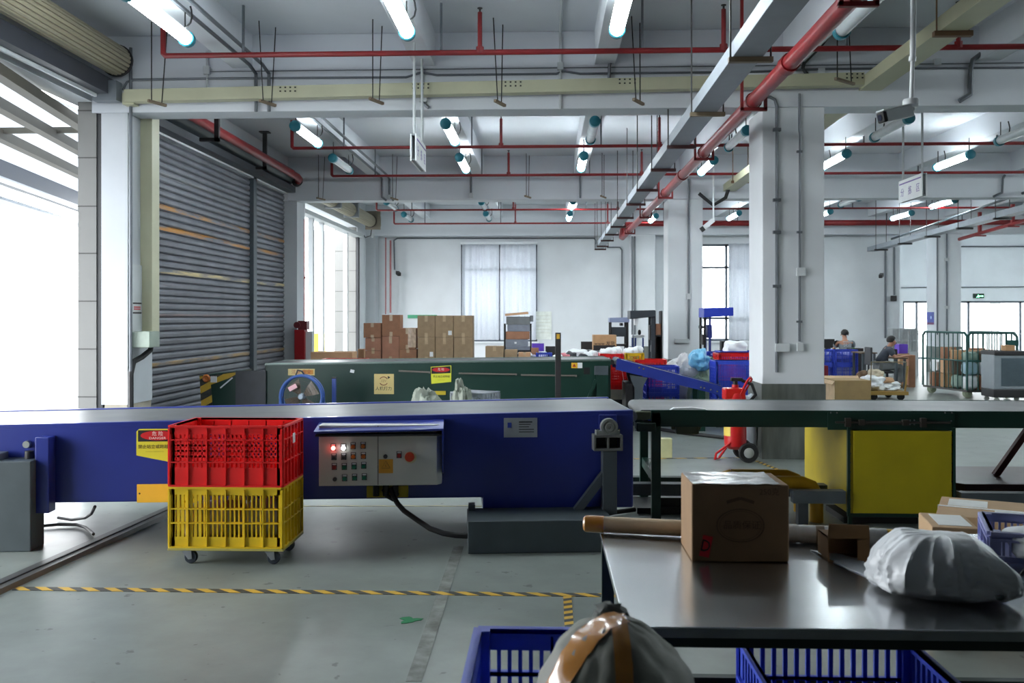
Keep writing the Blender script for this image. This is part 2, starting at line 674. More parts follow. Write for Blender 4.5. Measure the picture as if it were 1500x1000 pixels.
cl = coil('beige ribbed shutter roll above the near open doorway', -5.2, 4.80, 4.6, 10.95, 0.17)
B(-5.36, -5.02, 7.4, 7.5, 4.6, 5.12).build('hanger_plate', GREY, cl)
cf = coil('beige ribbed shutter roll above the far open doorway', -5.25, 4.55, 20.6, 27.2, 0.17)
for y in (22.3, 24.4):
    B(-5.42, -5.02, y, y + 0.12, 4.36, 5.12).build('hanger_plate', GREY, cf)
e = MB()
e.box(-5.4, -4.95, 27.25, 27.3, 4.3, 4.85)
e.box(-5.2, -4.98, 27.3, 27.55, 4.42, 4.72)
e.build('motor', P('roll_motor', (120, 112, 98), 0.5), cf)
struct(B(-5.45, -5.3, 3.1, 11.1, 4.40, 4.60).build('doorway_lintel', P('dark_lintel', (62, 64, 72), 0.45)))
struct(B(-5.5, -5.2, 10.95, 11.1, 4.32, 4.56).build('lintel_bracket', GREY))
struct(B(-5.47, -5.44, 3.1, 11.1, 4.36, 4.4).build('lintel_highlight', WPL))  # white strip drawn for the daylight highlight under the lintel edge
struct(B(-5.7, -5.45, 20.3, 27.2, 4.05, 4.15).build('far_doorway_lintel', LGREY))
# removable posts in the far doorway
for px, Y, c in ((458, 21.8, LGREY), (471, 22.8, LGREY), (503, 25.6, LGREY)):
    x = -5.62
    tag(B(x - 0.06, x + 0.06, Y - 0.06, Y + 0.06, 0, 4.06).build('doorway_post', c, bev=0.006),
        {458: 'nearest of three pale posts in the far open doorway', 471: 'middle of three pale posts in the far open doorway', 503: 'farthest of three pale posts, in front of tiled wall in the far doorway'}[px], 'post', 'removable doorway posts')
t = T('canopy_post', 'grey outdoor canopy post with yellow foot beyond the far doorway', 'post', (-6.9, 27.4, 0))
B(-7.02, -6.72, 27.4, 27.7, 0, 4.3).build('shaft', P('outdoor_grey_post', (150, 156, 166), 0.5), t)
B(-7.04, -6.70, 27.38, 27.72, 0, 1.2).build('foot_band', P('yellow_foot', (226, 200, 40), 0.5), t)

# ------------------------------------------------------------------ canopy outside the near doorway
CAN = T('truck_canopy', 'outdoor canopy of grey purlins and white translucent sheets beyond near doorway', 'canopy', (-7.8, 14, 4))
a = math.radians(-10.5)
dx, dy = math.sin(a), math.cos(a)
PUR = P('purlin_steel', (92, 88, 78), 0.6, var=0.12, scale=2)
for x, y, h in ((-6.1, 11.8, 0.12), (-7.0, 13.4, 0.13), (-8.2, 15.8, 0.14)):
    MB().bar((x - dx * 9, y - dy * 9, 4.22), (x + dx * 4, y + dy * 4, 4.22), 0.14, h).build('purlin', PUR, CAN)
MB().bar((-9.7 - dx * 9, 18.1 - dy * 9, 4.14), (-9.7 + dx * 5, 18.1 + dy * 5, 4.14), 0.12, 0.42).build('edge_beam', P('canopy_edge_beam', (66, 70, 80), 0.5), CAN)
MB().bar((-9.5 - dx * 9, 18.2 - dy * 9, 3.93), (-9.5 + dx * 5, 18.2 + dy * 5, 3.93), 0.2, 0.03).build('edge_trim', WPL, CAN)
MB().bar((-10.9 - dx * 9, 18.1 - dy * 9, 4.0), (-10.9 + dx * 5, 18.1 + dy * 5, 4.0), 0.5, 0.06).build('gutter', P('canopy_gutter', (170, 174, 180), 0.5), CAN)
sh = bpy.data.materials.new('translucent_roof_sheet')
sh.use_nodes = True
n, l, b = nodes_of(sh)
tl = n.new('ShaderNodeBsdfTranslucent')
tl.inputs[0].default_value = (0.42, 0.44, 0.46, 1)
mx = n.new('ShaderNodeMixShader')
mx.inputs[0].default_value = 0.8
b.inputs['Base Color'].default_value = (0.8, 0.82, 0.84, 1)
l.new(b.outputs[0], mx.inputs[1])
l.new(tl.outputs[0], mx.inputs[2])
l.new(mx.outputs[0], n['Material Output'].inputs['Surface'])
MB().prism([(-5.95, 2), (-5.95, 22), (-11.4, 22), (-9.2, 2)], 4.32, 4.34, 'z').build('roof_sheet', sh, CAN)
c = MB()
c.bar((-5.95, 4.5, 4.28), (-10.0, 4.5, 4.28), 0.06, 0.08)
c.bar((-5.95, 12.5, 4.28), (-10.5, 12.5, 4.28), 0.06, 0.08)
c.build('rafter', PUR, CAN)
p = MB()
for x, y in ((-9.55, 9.5),):
    p.box(x - 0.08, x + 0.08, y - 0.08, y + 0.08, 0, 4.0)
p.build('post', PUR, CAN)

# ------------------------------------------------------------------ windows, curtains, far glazing
GL = bpy.data.materials.new('window_glass')
GL.use_nodes = True
n, l, b = nodes_of(GL)
b.inputs['Base Color'].default_value = (0.8, 0.86, 0.88, 1)
b.inputs['Roughness'].default_value = 0.05
tr = n.new('ShaderNodeBsdfTransparent')
mx = n.new('ShaderNodeMixShader')
mx.inputs[0].default_value = 0.92
l.new(b.outputs[0], mx.inputs[1])
l.new(tr.outputs[0], mx.inputs[2])
l.new(mx.outputs[0], n['Material Output'].inputs['Surface'])
FRM = P('grey_window_frame', (92, 100, 110), 0.45)
CUR = bpy.data.materials.new('pale_curtain_cloth')
CUR.use_nodes = True
n, l, b = nodes_of(CUR)
tc = n.new('ShaderNodeTexCoord')
c = ramp_(noise_(30, 3), 0.3, 0.7, lin((222, 225, 231)), lin((232, 235, 239)))
l.new(c, b.inputs['Base Color'])
b.inputs['Roughness'].default_value = 0.85
tl = n.new('ShaderNodeBsdfTranslucent')
l.new(c, tl.inputs[0])
mx = n.new('ShaderNodeMixShader')
mx.inputs[0].default_value = 0.6
l.new(b.outputs[0], mx.inputs[1])
l.new(tl.outputs[0], mx.inputs[2])
l.new(mx.outputs[0], n['Material Output'].inputs['Surface'])


def frame(mb, x0, x1, z0, z1, y, w=0.06, d=0.08, mv=(), mh=()):
    mb.box(x0, x1, y, y + d, z0, z0 + w).box(x0, x1, y, y + d, z1 - w, z1).box(x0, x0 + w, y, y + d, z0, z1).box(x1 - w, x1, y, y + d, z0, z1)
    for v in mv:
        mb.box(v - w / 2, v + w / 2, y, y + d, z0, z1)
    for h in mh:
        mb.box(x0, x1, y, y + d, h - w / 2, h + w / 2)
    return mb


for i, (x0, x1, z0, z1, mv, mh) in enumerate(((-2.7, -0.3, 0.93, 3.97, (-1.5,), (3.2,)), (4.75, 7.4, 0.95, 3.97, (X_(1064, 28.98),), (Z_(392, 28.98), Z_(466, 28.98))))):
    o = struct(frame(MB(), x0, x1, z0, z1, 28.98, 0.07, 0.1, mv, mh).build('window_%d' % (i + 1), FRM))
    B(x0 + 0.03, x1 - 0.03, 29.02, 29.03, z0 + 0.03, z1 - 0.03).build('glass', GL, o)
    B(x0 - 0.05, x1 + 0.05, 28.82, 29.0, z0 - 0.05, z0 - 0.005).build('sill', WPL, o)


def curtain(label, x0, x1, z0, z1, y, grp=None):
    nx = int((x1 - x0) / 0.02)
    vs, fs = [], []
    for k, z in enumerate((z0, (z0 + z1) / 2, z1)):
        for i in range(nx + 1):
            x = x0 + (x1 - x0) * i / nx
            vs.append((x, y + 0.035 * math.sin(x * 34 + 0.8 * math.sin(x * 9 + k * 0.3)), z))
    for k in range(2):
        for i in range(nx):
            fs.append((k * (nx + 1) + i, k * (nx + 1) + i + 1, (k + 1) * (nx + 1) + i + 1, (k + 1) * (nx + 1) + i))
    mb = MB().add(vs, fs, True)
    o = mb.build('curtain', CUR)
    sm = o.modifiers.new('solid', 'SOLIDIFY')
    sm.thickness = 0.006
    return tag(o, label, 'curtain', grp)


curtain('left pale curtain of the pair hanging behind the carton stacks', X_(677, 28.8), X_(731, 28.8), 0.98, 3.97, 28.78, 'back window curtains')
curtain('right pale curtain of the pair, behind the stack of flat grey boxes', X_(733, 28.8), X_(785, 28.8), 0.98, 3.97, 28.78, 'back window curtains')
curtain('grey curtain on the tall window behind the blue gantry machine', X_(1067, 28.8), 7.5, 0.98, 3.97, 28.78)
tag(B(X_(675, 28.8), X_(787, 28.8), 28.72, 28.84, 3.98, 4.03).build('curtain_rail', WPL), 'white rail above the pair of pale curtains', 'curtain rail')

fx = [X_(p, 37.25) for p in (1318, 1343, 1419, 1495)]
o = struct(frame(MB(), 14.15, 21.9, 0.02, 2.33, 37.25, 0.08, 0.1, fx[1:]).build('window_3', FRM))
B(14.2, 21.85, 37.3, 37.31, 0.05, 2.3).build('glass', GL, o)
MB().box(14.2, 21.9, 37.2, 37.24, Z_(489, 37.2), Z_(488, 37.2)).box(X_(1450, 37.2), X_(1466, 37.2), 37.18, 37.23, 2.21, 2.27).build('push_bar', LGREY, o)
t = T('exit_sign', 'green lit running man exit sign above the glass doors', 'exit sign', (X_(1433, 37.1), 37.18, 2.48))
x0, x1, z0, z1 = X_(1426, 37.15), X_(1441, 37.15), Z_(437, 37.15), Z_(430.5, 37.15)
B(x0, x1, 37.12, 37.2, z0, z1).build('sign_case', P('exit_case', (8, 44, 30), 0.4), t)
g = MB()
xm, zm = (x0 + x1) / 2, (z0 + z1) / 2
g.bar((xm - 0.02, 37.115, zm - 0.01), (xm + 0.13, 37.115, zm - 0.01), 0.004, 0.03)
g.prism([(xm + 0.12, zm - 0.05), (xm + 0.18, zm - 0.01), (xm + 0.12, zm + 0.03)], 37.11, 37.118)
g.bar((xm - 0.02, 37.115, zm + 0.04), (xm - 0.05, 37.115, zm - 0.03), 0.004, 0.03)
g.bar((xm - 0.05, 37.115, zm - 0.03), (xm - 0.1, 37.115, zm - 0.06), 0.004, 0.02)
g.bar((xm - 0.04, 37.115, zm - 0.03), (xm + 0.01, 37.115, zm - 0.06), 0.004, 0.02)
g.build('running_arrow', EM('exit_glow', (120, 240, 170), 2.0), t)
tag(MB().box(X_(597, 28.85), X_(640, 28.85), 28.86, 28.9, Z_(466, 28.85), Z_(461, 28.85)).build('wall_sign', P('green_sign', (70, 160, 120), 0.5)), 'small green strip sign on the back wall above the cartons', 'sign')
t = T('notice_sheet', 'pale printed notice sheet on the back wall', 'notice', (X_(795, 28.88), 28.89, Z_(497, 28.88)))
B(X_(783, 28.88), X_(808, 28.88), 28.88, 28.895, Z_(497, 28.88), Z_(456, 28.88)).build('sheet', P('cream_paper', (222, 226, 220), 0.7), t)
g = MB()
for py in range(462, 490, 5):
    g.box(X_(785, 28.88), X_(806, 28.88), 28.876, 28.88, Z_(py + 0.5, 28.88), Z_(py, 28.88))
g.build('print_line', P('faint_print', (196, 196, 180), 0.7), t)
# ================================================================== ceiling services
# fluorescent batten lamps
lampm = None


def lamp(px, py, lit, label, grp, Z=4.45, L=1.45):
    p = atz(px, py, Z) if py is not None else V(px)
    name = 'tube_lamp'
    t = T(name, label, 'lamp', p, 0, grp)
    y0, y1 = p.y - L / 2, p.y + L / 2
    x, z = p.x, p.z
    MB().prism([(x - 0.05, z + 0.02), (x + 0.05, z + 0.02), (x + 0.04, z + 0.065), (x - 0.04, z + 0.065)], y0 + 0.05, y1 - 0.05).build('lamp_base', LGREY, t)
    vs = []
    for y in (y0 + 0.06, y1 - 0.06):
        for k in range(13):
            a = math.pi + math.pi * k / 12
            vs.append((x + 0.07 * math.cos(a), y, z + 0.02 + 0.078 * math.sin(a)))
    MB().add(vs, [(k, k + 1, 14 + k, 13 + k) for k in range(12)] + [(0, 13, 25, 12)] + [tuple(range(13)), tuple(range(25, 12, -1))], True).build('lit_cover' if lit else 'lamp_cover', LAMP if lit else TUBEOFF, t)
    for y, s in ((y0, 1), (y1, -1)):
        MB().lathe([(0, 0), (0.05, 0), (0.078, 0.02), (0.082, 0.09), (0.07, 0.1)], (x, y, z), (0, s, 0), 16).build('end_cap', TEAL, t)
    for y in (y0 + 0.1, y1 - 0.1):
        MB().tube([(x, y, z + 0.06), (x, y, 4.74 if z < 4.7 else 5.15)], 0.008, 6).build('hanging_wire', BLACK, t)
    if z > 4.7:
        return
    MB().tube([(x + 0.02, y1 - 0.2, z + 0.065), (x + 0.06, y1 - 0.2, z + 0.08), (x + 0.09, y1 - 0.19, z + 0.12), (x + 0.1, y1 - 0.18, z + 0.18), (x + 0.09, y1 - 0.17, z + 0.25), (x + 0.08, y1 - 0.17, 4.735)], 0.009, 6).build('lead_cable', BLACK, t)


for a in ((232, 25, 1, 'lit tube lamp near the beige shutter roll, above red pipe corner', 'lit'),
          (580, 14, 1, 'lit tube lamp above the near hanging sign', 'lit'),
          (912, 10, 1, 'lit tube lamp at the top left of the grey cable tray', 'lit'),
          (1268, 12, 0, 'unlit clear tube lamp beside the fat red pipe at picture top', 'unlit'),
          (450, 198, 1, 'lit tube lamp in the left row just behind the first beam', 'lit'),
          (500, 241, 0, 'unlit tube lamp in the left row before the second beam', 'unlit'),
          (660, 195, 1, 'lit tube lamp to the right of the near hanging sign', 'lit'),
          (678, 240, 1, 'lit tube lamp in the second row before the second beam', 'lit'),
          (868, 192, 0, 'unlit tube lamp in the third row just behind the first beam', 'unlit'),
          (853, 238, 1, 'lit tube lamp in the third row before the second beam', 'lit'),
          (1080, 204, 0, 'unlit tube lamp beside the fat red pipe, left of main column', 'unlit'),
          (1036, 244, 1, 'lit tube lamp under the fat red pipe, left of main column', 'lit'),
          (1305, 188, 0, 'unlit tube lamp behind the bullet camera', 'unlit'),
          (1222, 235, 1, 'lit tube lamp touching the right edge of main column in view', 'lit'),
          (1496, 194, 0, 'unlit tube lamp at the right edge of the picture', 'unlit'),
          (1396, 236, 1, 'large lit tube lamp to the right of the purple lettered sign', 'lit'),
          (573, 301, 0, 'unlit tube lamp in the left row just behind the second beam', 'unlit'),
          (597, 318, 0, 'unlit tube lamp farthest in the left row', 'unlit'),
          (708, 301, 0, 'unlit tube lamp in the second row just behind the second beam', 'unlit'),
          (714, 317, 0, 'unlit tube lamp farthest in the second row', 'unlit'),
          (838, 300, 1, 'lit tube lamp in the third row just behind the second beam', 'lit'),
          (834, 317, 1, 'lit tube lamp farthest in the third row', 'lit'),
          (957, 320, 1, 'lit tube lamp left of the middle column, by end of fat red pipe', 'lit'),
          (1075, 316, 1, 'lit tube lamp between middle column and main column', 'lit'),
          (1245, 295, 0, 'unlit tube lamp just right of main column, behind second beam', 'unlit'),
          (1205, 314, 1, 'lit tube lamp end peeking out right of main column', 'lit'),
          (1381, 298, 1, 'lit tube lamp right of the purple sign, behind the second beam', 'lit'),
          (1321, 316, 1, 'lit tube lamp below the purple sign, farthest on right', 'lit')):
    lamp(a[0], a[1], a[2], a[3], a[4] + ' tube lamps')
# the same rows run on unseen to the right, added to light that side
for x, ys in ((7.55, (8.9,)), (9.85, (8.9, 13.9)), (12.15, (8.9, 13.9, 17.2)), (14.45, (8.9, 13.9, 17.2, 22.8)), (16.75, (13.9, 17.2, 22.8, 26.2))):
    for y in ys:
        lamp((x, y, 4.45), None, 1, 'unseen lit tube lamp overhead right of the picture', 'lamps right of the picture')
for x in (12.15, 14.45, 16.75, 19.05):  # added lamps, hidden behind the beam, to brighten the far wall
    for y in (30.5, 33.5):
        lamp((x, y, 4.98), None, 1, 'added tube lamp hidden high behind the last beam', 'added lamps behind the last beam')


# red sprinkler and fire pipes
def redline(label, Y, Z, x0, x1, r, risers=(), lh=0.45, left=True, rh=0.42, kind='sprinkler pipe', dz=0.0):
    t = T('sprinkler_pipe', label, kind, ((x0 + x1) / 2, Y, Z - r))
    zz = lambda x: Z + dz * (x - x0)
    pts = [(x0, Y, zz(x0)), (x1, Y, zz(x1))]
    if left:
        pts = [(x0, Y, Z + lh), (x0, Y, Z + 0.03), (x0 + 0.03, Y, Z)] + pts[1:]
    MB().tube(pts, r, 10).build('pipe', RED, t)
    for px in risers:
        x = X_(px, Y)
        z = zz(x)
        q = MB().cyl((x, Y, z), (x, Y, z + rh), r * 0.8, 8).cyl((x, Y, z - 0.01), (x, Y, z + 0.06), r * 1.35, 8)
        q = q.build('riser', RED, t)
        MB().cyl((x, Y, z + rh), (x, Y, z + rh + 0.04), r * 0.35, 6).lathe([(0, 0), (r * 0.9, 0.0), (r * 0.9, 0.008), (0, 0.008)], (x, Y, z + rh + 0.04), (0, 0, 1), 10).build('sprinkler_head', BLKM, q)
    for x in [x0 + 0.9 + 2.2 * i for i in range(int((x1 - x0 - 0.9) / 2.2))]:
        B(x - 0.012, x + 0.012, Y - 0.012, Y + 0.012, zz(x), 5.15 if Z > 4.36 else 4.4).build('hanger_rod', GALV, t)
    return t


redline('red sprinkler pipe nearest the camera, across picture top', 10.09, 4.60, -4.26, 12, 0.032, (703, 1060, 1404), 0.3, rh=0.44)
redline('red main pipe just behind the first beam', 11.85, 4.335, -3.65, 14, 0.038, (), left=False)
redline('red sprinkler pipe crossing behind both hanging signs', 15.7, 4.60, -4.38, 14, 0.03, (734, 966), 0.48, rh=0.48)
redline('red sprinkler pipe just before the second beam', 18.85, 4.60, -4.43, 15, 0.03, (745, 940), 0.46, rh=0.46)
redline('red main pipe just behind the second beam', 20.5, 4.335, -5.3, 16, 0.05, (), left=False)
redline('red sprinkler pipe behind the second beam', 23.2, 4.40, -4.31, 17, 0.026, (752, 905), 0.4, rh=0.5)
redline('red sprinkler pipe farthest back on the left', 26.6, 4.40, -4.43, 3.0, 0.026, (755, 890), 0.5, rh=0.55)
redline('thick red main pipe across the back, right of middle column', 27.8, 4.50, 2.6, 20, 0.085, (), left=False)

t = T('fire_main', 'fat red fire main running away along the grey cable tray', 'pipe', (2.2, 16, 3.9))
MB().tube([(2.2, -3, 4.0), (2.2, 26.9, 4.0), (2.2, 27.3, 4.05), (2.25, 27.7, 4.3), (2.5, 27.8, 4.5)], 0.075, 14).build('pipe', P('fat_pipe_paint', (136, 26, 31), 0.35, var=0.12, scale=3), t)
for Y in (6.6, 9.9, 13.0, 17.2, 20.6, 24.5):
    x = 2.2
    MB().box(x - 0.14, x - 0.11, Y - 0.02, Y + 0.02, 3.9, 4.74).box(x - 0.14, x + 0.14, Y - 0.02, Y + 0.02, 3.89, 3.925).box(x + 0.11, x + 0.14, Y - 0.02, Y + 0.02, 3.9, 4.12).tube([(x + 0.085 * math.cos(k * 0.45), Y, 4.0 + 0.085 * math.sin(k * 0.45)) for k in range(14)], 0.008, 5, closed=True).build('pipe_bracket', P('bracket_red', (110, 22, 24), 0.5), t)
    MB().box(x - 0.14, x - 0.11, Y - 0.02, Y + 0.02, 4.7, 5.15).build('hanger_rod', RED, t)
MB().cyl((2.2, 8.4, 4.0), (2.2, 8.55, 4.0), 0.09, 14).cyl((2.2, 15.0, 4.0), (2.2, 15.15, 4.0), 0.09, 14).build('pipe_coupling', RED, t)
t = T('fire_main', 'red fire pipe running along above the closed shutters', 'pipe', (-5.2, 15.5, 4.5))
MB().tube([(-5.15, 12.0, 4.62), (-5.2, 19.0, 4.62), (-5.23, 19.3, 4.61), (-5.3, 19.45, 4.59)], 0.075, 12).build('pipe', RED, t)
MB().lathe([(0, 0), (0.1, 0), (0.1, 0.12), (0, 0.12)], (-5.29, 19.43, 4.59), (-0.5, 0.8, -0.1), 12).build('end_coupling', BLKM, t)
for px, y0, py0, py1, lb in ((318, 13.6, 150, 207, 'dark steel hanger with a foot, nearer one above the shutters'), (388, 17.0, 188, 248, 'dark steel hanger with top plate, farther one above the shutters')):
    x = X_(px, y0)
    z0 = at(px, py1, y0).z
    t = T('steel_hanger', lb, 'hanger', (x, y0, z0))
    MB().box(x - 0.035, x + 0.035, y0 - 0.03, y0 + 0.03, z0, 5.15).build('upright', BLKM, t)
    MB().box(x - 0.26, x + 0.035, y0 - 0.03, y0 + 0.03, z0, z0 + 0.05).build('foot', BLKM, t)
    MB().box(x - 0.09, x + 0.09, y0 - 0.08, y0 + 0.08, 5.13, 5.15).build('top_plate', BLKM, t)

t = T('fire_riser', 'thin red riser pipe by the far doorway pillar', 'pipe', (X_(445, 20.6), 20.6, 0))
x = X_(445, 20.6)
MB().tube([(x, 20.5, 4.3), (x, 20.5, 1.1)], 0.05, 10).build('pipe', RED, t)
MB().tube([(x, 20.5, 4.29), (x, 20.5, 3.9)], 0.055, 10).build('plaster_sleeve', WALL, t)
MB().lathe([(0, 0), (0.075, 0), (0.075, 0.06), (0, 0.06)], (x, 20.5, 2.55), (0, 0, 1), 10).build('clamp', RED, t)
Yh = 19.45
x0, x1 = X_(431, Yh), X_(446, Yh)
t = T('hydrant_cabinet', 'dark red hydrant cabinet with an alarm on top beside the far pillar', 'hydrant cabinet', ((x0 + x1) / 2, Yh, 0))
z = Z_(483, Yh)
B(x0, x1, Yh, Yh + 0.28, 0.5, z).build('cabinet_body', P('hydrant_red', (140, 18, 24), 0.4, var=0.1), t, bev=0.01)
MB().box(x0 + 0.08, x1 + 0.05, Yh, Yh + 0.2, z, z + 0.19).lathe([(0, 0), (0.07, 0), (0.07, 0.05), (0, 0.05)], (x0 + 0.07, Yh - 0.01, z + 0.1), (0, -1, 0), 12).build('alarm_box', P('alarm_maroon', (96, 30, 38), 0.4), t)
B(x1, x1 + 0.14, Yh + 0.1, Yh + 0.28, 0.5, Z_(486, Yh)).build('side_plate', LGREY, t)
B(x0 + 0.05, x1 - 0.05, Yh + 0.05, Yh + 0.25, 0.0, 0.5).build('stand', BLKM, t)

# grey cable tray along the room
t = T('cable_tray', 'long grey cable tray running away beside the fat red pipe', 'cable tray', (1.6, 15, 3.75))
MB().box(1.48, 1.72, -3, 28.2, 3.77, 3.9).build('tray_body', TRAY, t, bev=0.004)
for i, Y in enumerate((5.4, 7.42, 9.4, 11.2, 12.95, 15.0, 16.9, 19.2, 21.1, 23.1, 24.9, 26.9, 28.1)):
    MB().box(1.45, 1.80, Y - 0.025, Y + 0.025, 3.73, 3.77).build('tray_bracket', P('bracket_maroon', (70, 40, 40), 0.5) if i > 2 else P('bracket_rust', (120, 104, 84), 0.6), t)
    MB().cyl((1.465, Y, 3.73), (1.465, Y, 5.15), 0.008, 6).cyl((1.785, Y, 3.73), (1.785, Y, 5.15 if i % 2 else 4.3), 0.008, 6).build('hanger_rod', BLKM, t)

# second cable tray on the right, with its own rods
t = T('cable_tray', 'grey cable tray running to the back on the far right', 'cable tray', (9.7, 23, 3.8))
q = lambda y: 3.94 - (y - 18) * 0.02
MB().bar((9.79, 14, q(14)), (9.79, 28.2, q(28.2)), 0.26, 0.13).build('tray_body', TRAY, t)
for Y in (18.4, 20.2, 22.0, 23.8, 25.6, 27.4):
    MB().box(9.6, 9.98, Y - 0.03, Y + 0.03, q(Y) - 0.11, q(Y) - 0.065).build('tray_bracket', BLKM, t)
    MB().cyl((9.64, Y, q(Y) - 0.1), (9.64, Y, 5.15), 0.008, 6).cyl((9.94, Y, q(Y) - 0.1), (9.94, Y, 5.15), 0.008, 6).build('hanger_rod', BLKM, t)
MB().tube([(9.9, 17.4, 4.0), (9.95, 18.2, 4.22), (9.98, 19.6, 4.3), (9.98, 22, 4.2), (9.95, 27, 3.95)], 0.03, 8).build('cable', DGREY, t)
t = T('fire_main', 'red fire pipe sloping at the far right behind the cable tray', 'pipe', (12, 25, 3.9))
MB().tube([(12.0, 27.3, 3.96), (12.0, 23.2, 4.14), (12.0, 18, 4.37)], 0.05, 10).build('pipe', RED, t)
for Y in (26.0, 24.2):
    z = 3.96 + (27.3 - Y) * 0.044
    MB().box(11.95, 12.02, Y - 0.05, Y + 0.05, z, 4.6).box(11.85, 12.15, Y - 0.03, Y + 0.03, z - 0.09, z - 0.05).build('pipe_bracket', RED, t)

# beige trunking: across in front of the first beam, down the left pillar, and away on the right
t = T('beige_trunking', 'beige trunking crossing in front of the first beam', 'trunking', (0, 11, 4.3))
MB().bar((-5.1, 11.0, 4.37), (3.715, 11.0, 4.49), 0.14, 0.145).build('cross_run', BEIGE, t)
MB().box(-5.15, -5.01, 11.0, 11.62, 4.28, 4.42).box(-5.15, -5.0, 11.5, 11.72, 1.42, 4.42).build('drop_run', BEIGE, t)
mk = MB()
for x in (-3.2, -1.6, -0.5, 0.85, 3.5):
    for i in range(4):
        for j in range(2):
            mk.box(x + 0.06 * i, x + 0.06 * i + 0.02, 10.922, 10.931, 4.40 + x * 0.014 + j * 0.045 + 0.04, 4.415 + x * 0.014 + j * 0.045 + 0.04)
mk.build('knockout_hole', INK, t)
t = T('beige_trunking', 'beige trunking running away past the right side of main column', 'trunking', (3.85, 14, 4.4))
MB().bar((3.85, 5.0, 4.5), (3.85, 19.6, 4.42), 0.26, 0.14).build('long_run', BEIGE, t)
for Y in (8.9, 11.5, 15.5, 18.5):
    MB().box(3.67, 4.03, Y - 0.03, Y + 0.03, 4.36, 4.41).cyl((3.7, Y, 4.4), (3.7, Y, 5.15), 0.008, 6).cyl((4.0, Y, 4.4), (4.0, Y, 5.15), 0.008, 6).build('trunking_hanger', P('rusty_hanger', (110, 82, 58), 0.7), t)
MB().tube([(3.8, 19.4, 4.4), (3.75, 19.5, 4.2), (3.5, 19.55, 4.05), (3.2, 19.55, 4.3)], 0.04, 8).build('cable_loop', BLACK, t)

# pairs of thin hanger rods
for i, (px, Y, py0, py1, w, lb) in enumerate(((227, 10.62, 30, 148, 10, 'near the left pillar'), (390, 10.62, 26, 148, 9, 'above the closed shutters'), (550, 10.62, 22, 145, 8, 'left of the near hanging sign'),
                                              (732, 10.62, 20, 148, 6, 'right of the near hanging sign'), (936, 10.62, 16, 146, 9, 'left of the grey cable tray'), (1240, 10.62, 40, 116, 27, 'above the beige trunking junction'),
                                              (469, 19.45, 224, 290, 5, 'at the far shutter pillar, farther row'), (577, 19.45, 224, 290, 4, 'second in the farther row'), (773, 19.45, 221, 287, 4, 'third in the farther row'), (884, 19.45, 220, 287, 4, 'fourth in the farther row'))):
    a, b_ = at(px - w / 2, py1, Y), at(px + w / 2, py1, Y)
    t = T('hanger_rod_pair', 'pair of thin black hanger rods ' + lb, 'hanger rod', ((a.x + b_.x) / 2, Y, a.z), 0, 'thin ceiling hanger rods')
    sk = 0.05 if i in (1, 3, 4) else 0.0
    MB().tube([(a.x - sk, Y, 5.15), (a.x, Y, a.z)], 0.007, 6).build('rod', BLACK, t)
    MB().tube([(b_.x, Y + 0.25, 5.15), (b_.x - 0.01, Y + 0.12, a.z)], 0.007, 6).build('rod', BLACK, t)
    MB().bar((a.x - 0.03, Y - 0.03, a.z), (b_.x + 0.03, Y + 0.15, a.z - 0.02), 0.035, 0.03).build('channel', P('bracket_rust', (120, 104, 84), 0.6), t)


# conduits
def conduit(label, pts, r=0.014, mat=None, boxes=(), clips=()):
    t = T('conduit', label, 'conduit', pts[0])
    MB().tube(pts, r, 8).build('pipe', mat or GALV, t)
    for p, s in boxes:
        MB().ob(p, s).build('junction_box', LGREY, t, bev=0.004)
    if clips:
        k = MB()
        for p in clips:
            k.ob(p, (r * 4.5, r * 2.5, r * 1.8))
        k.build('clip', GALV, t)
    return t


def yz(px, py, Y):
    return at(px, py, Y)


f1 = 11.12
conduit('thin grey conduit along the first beam above beige trunking', [yz(180, 132, f1), yz(186, 120, f1), yz(196, 117, f1), yz(300, 115, f1), yz(595, 113, f1), yz(617, 106, f1), yz(640, 110, f1), yz(815, 108, f1), yz(825, 104, f1), yz(850, 108, f1), yz(1100, 105, f1), yz(1203, 101, f1), yz(1500, 99, f1)], 0.014,
        boxes=[(yz(303, 103, f1), (0.08, 0.05, 0.1)), (yz(821, 97, f1), (0.075, 0.05, 0.09)), (yz(1203, 105, f1), (0.08, 0.05, 0.1)), (yz(1373, 91, f1), (0.08, 0.05, 0.08))])
conduit('upper hairline conduit along the first beam', [yz(303, 105, f1), yz(1500, 92, f1)], 0.006)
conduit('pale conduit dropping past junction box on the first beam', [yz(303, 0, f1) if 0 else V((yz(303, 60, f1).x, f1, 4.95)), yz(304, 150, f1)], 0.014, LGREY)
conduit('pale conduit crossing the ceiling to the middle junction box', [V((yz(822, 0, 10).x, 7, 5.13)), V((yz(821, 40, f1).x, f1, 5.13)), yz(821, 160, f1)], 0.018, LGREY)
f2 = 11.12
for o in (0, 0.16):
    conduit(('left' if not o else 'right') + ' of two grey conduits under the left joist in front of first beam', [V((-3.56 + o, 4, 4.72)), V((-3.56 + o, 10.9, 4.72)), V((-3.54 + o, 11.1, 4.66)), V((-3.54 + o, 11.1, 4.2))], 0.022)
    conduit(('left' if not o else 'right') + ' of two grey conduits under the left joist down the second beam', [V((-3.56 + o, 11.6, 4.72)), V((-3.56 + o, 19.5, 4.72)), V((-3.54 + o, 19.7, 4.66)), V((-3.54 + o, 19.7, 4.28)), V((-3.45 + o, 19.72, 4.2))], 0.024,
            boxes=[(V((-3.54 + o, 19.68, 4.27)), (0.1, 0.06, 0.1))] if o else ())
conduit('grey conduit from the near lamp to the first beam by the tray', [yz(905, 50, 10.9), yz(897, 82, 11.05), yz(893, 95, 11.1), yz(892, 118, 11.1)], 0.02)
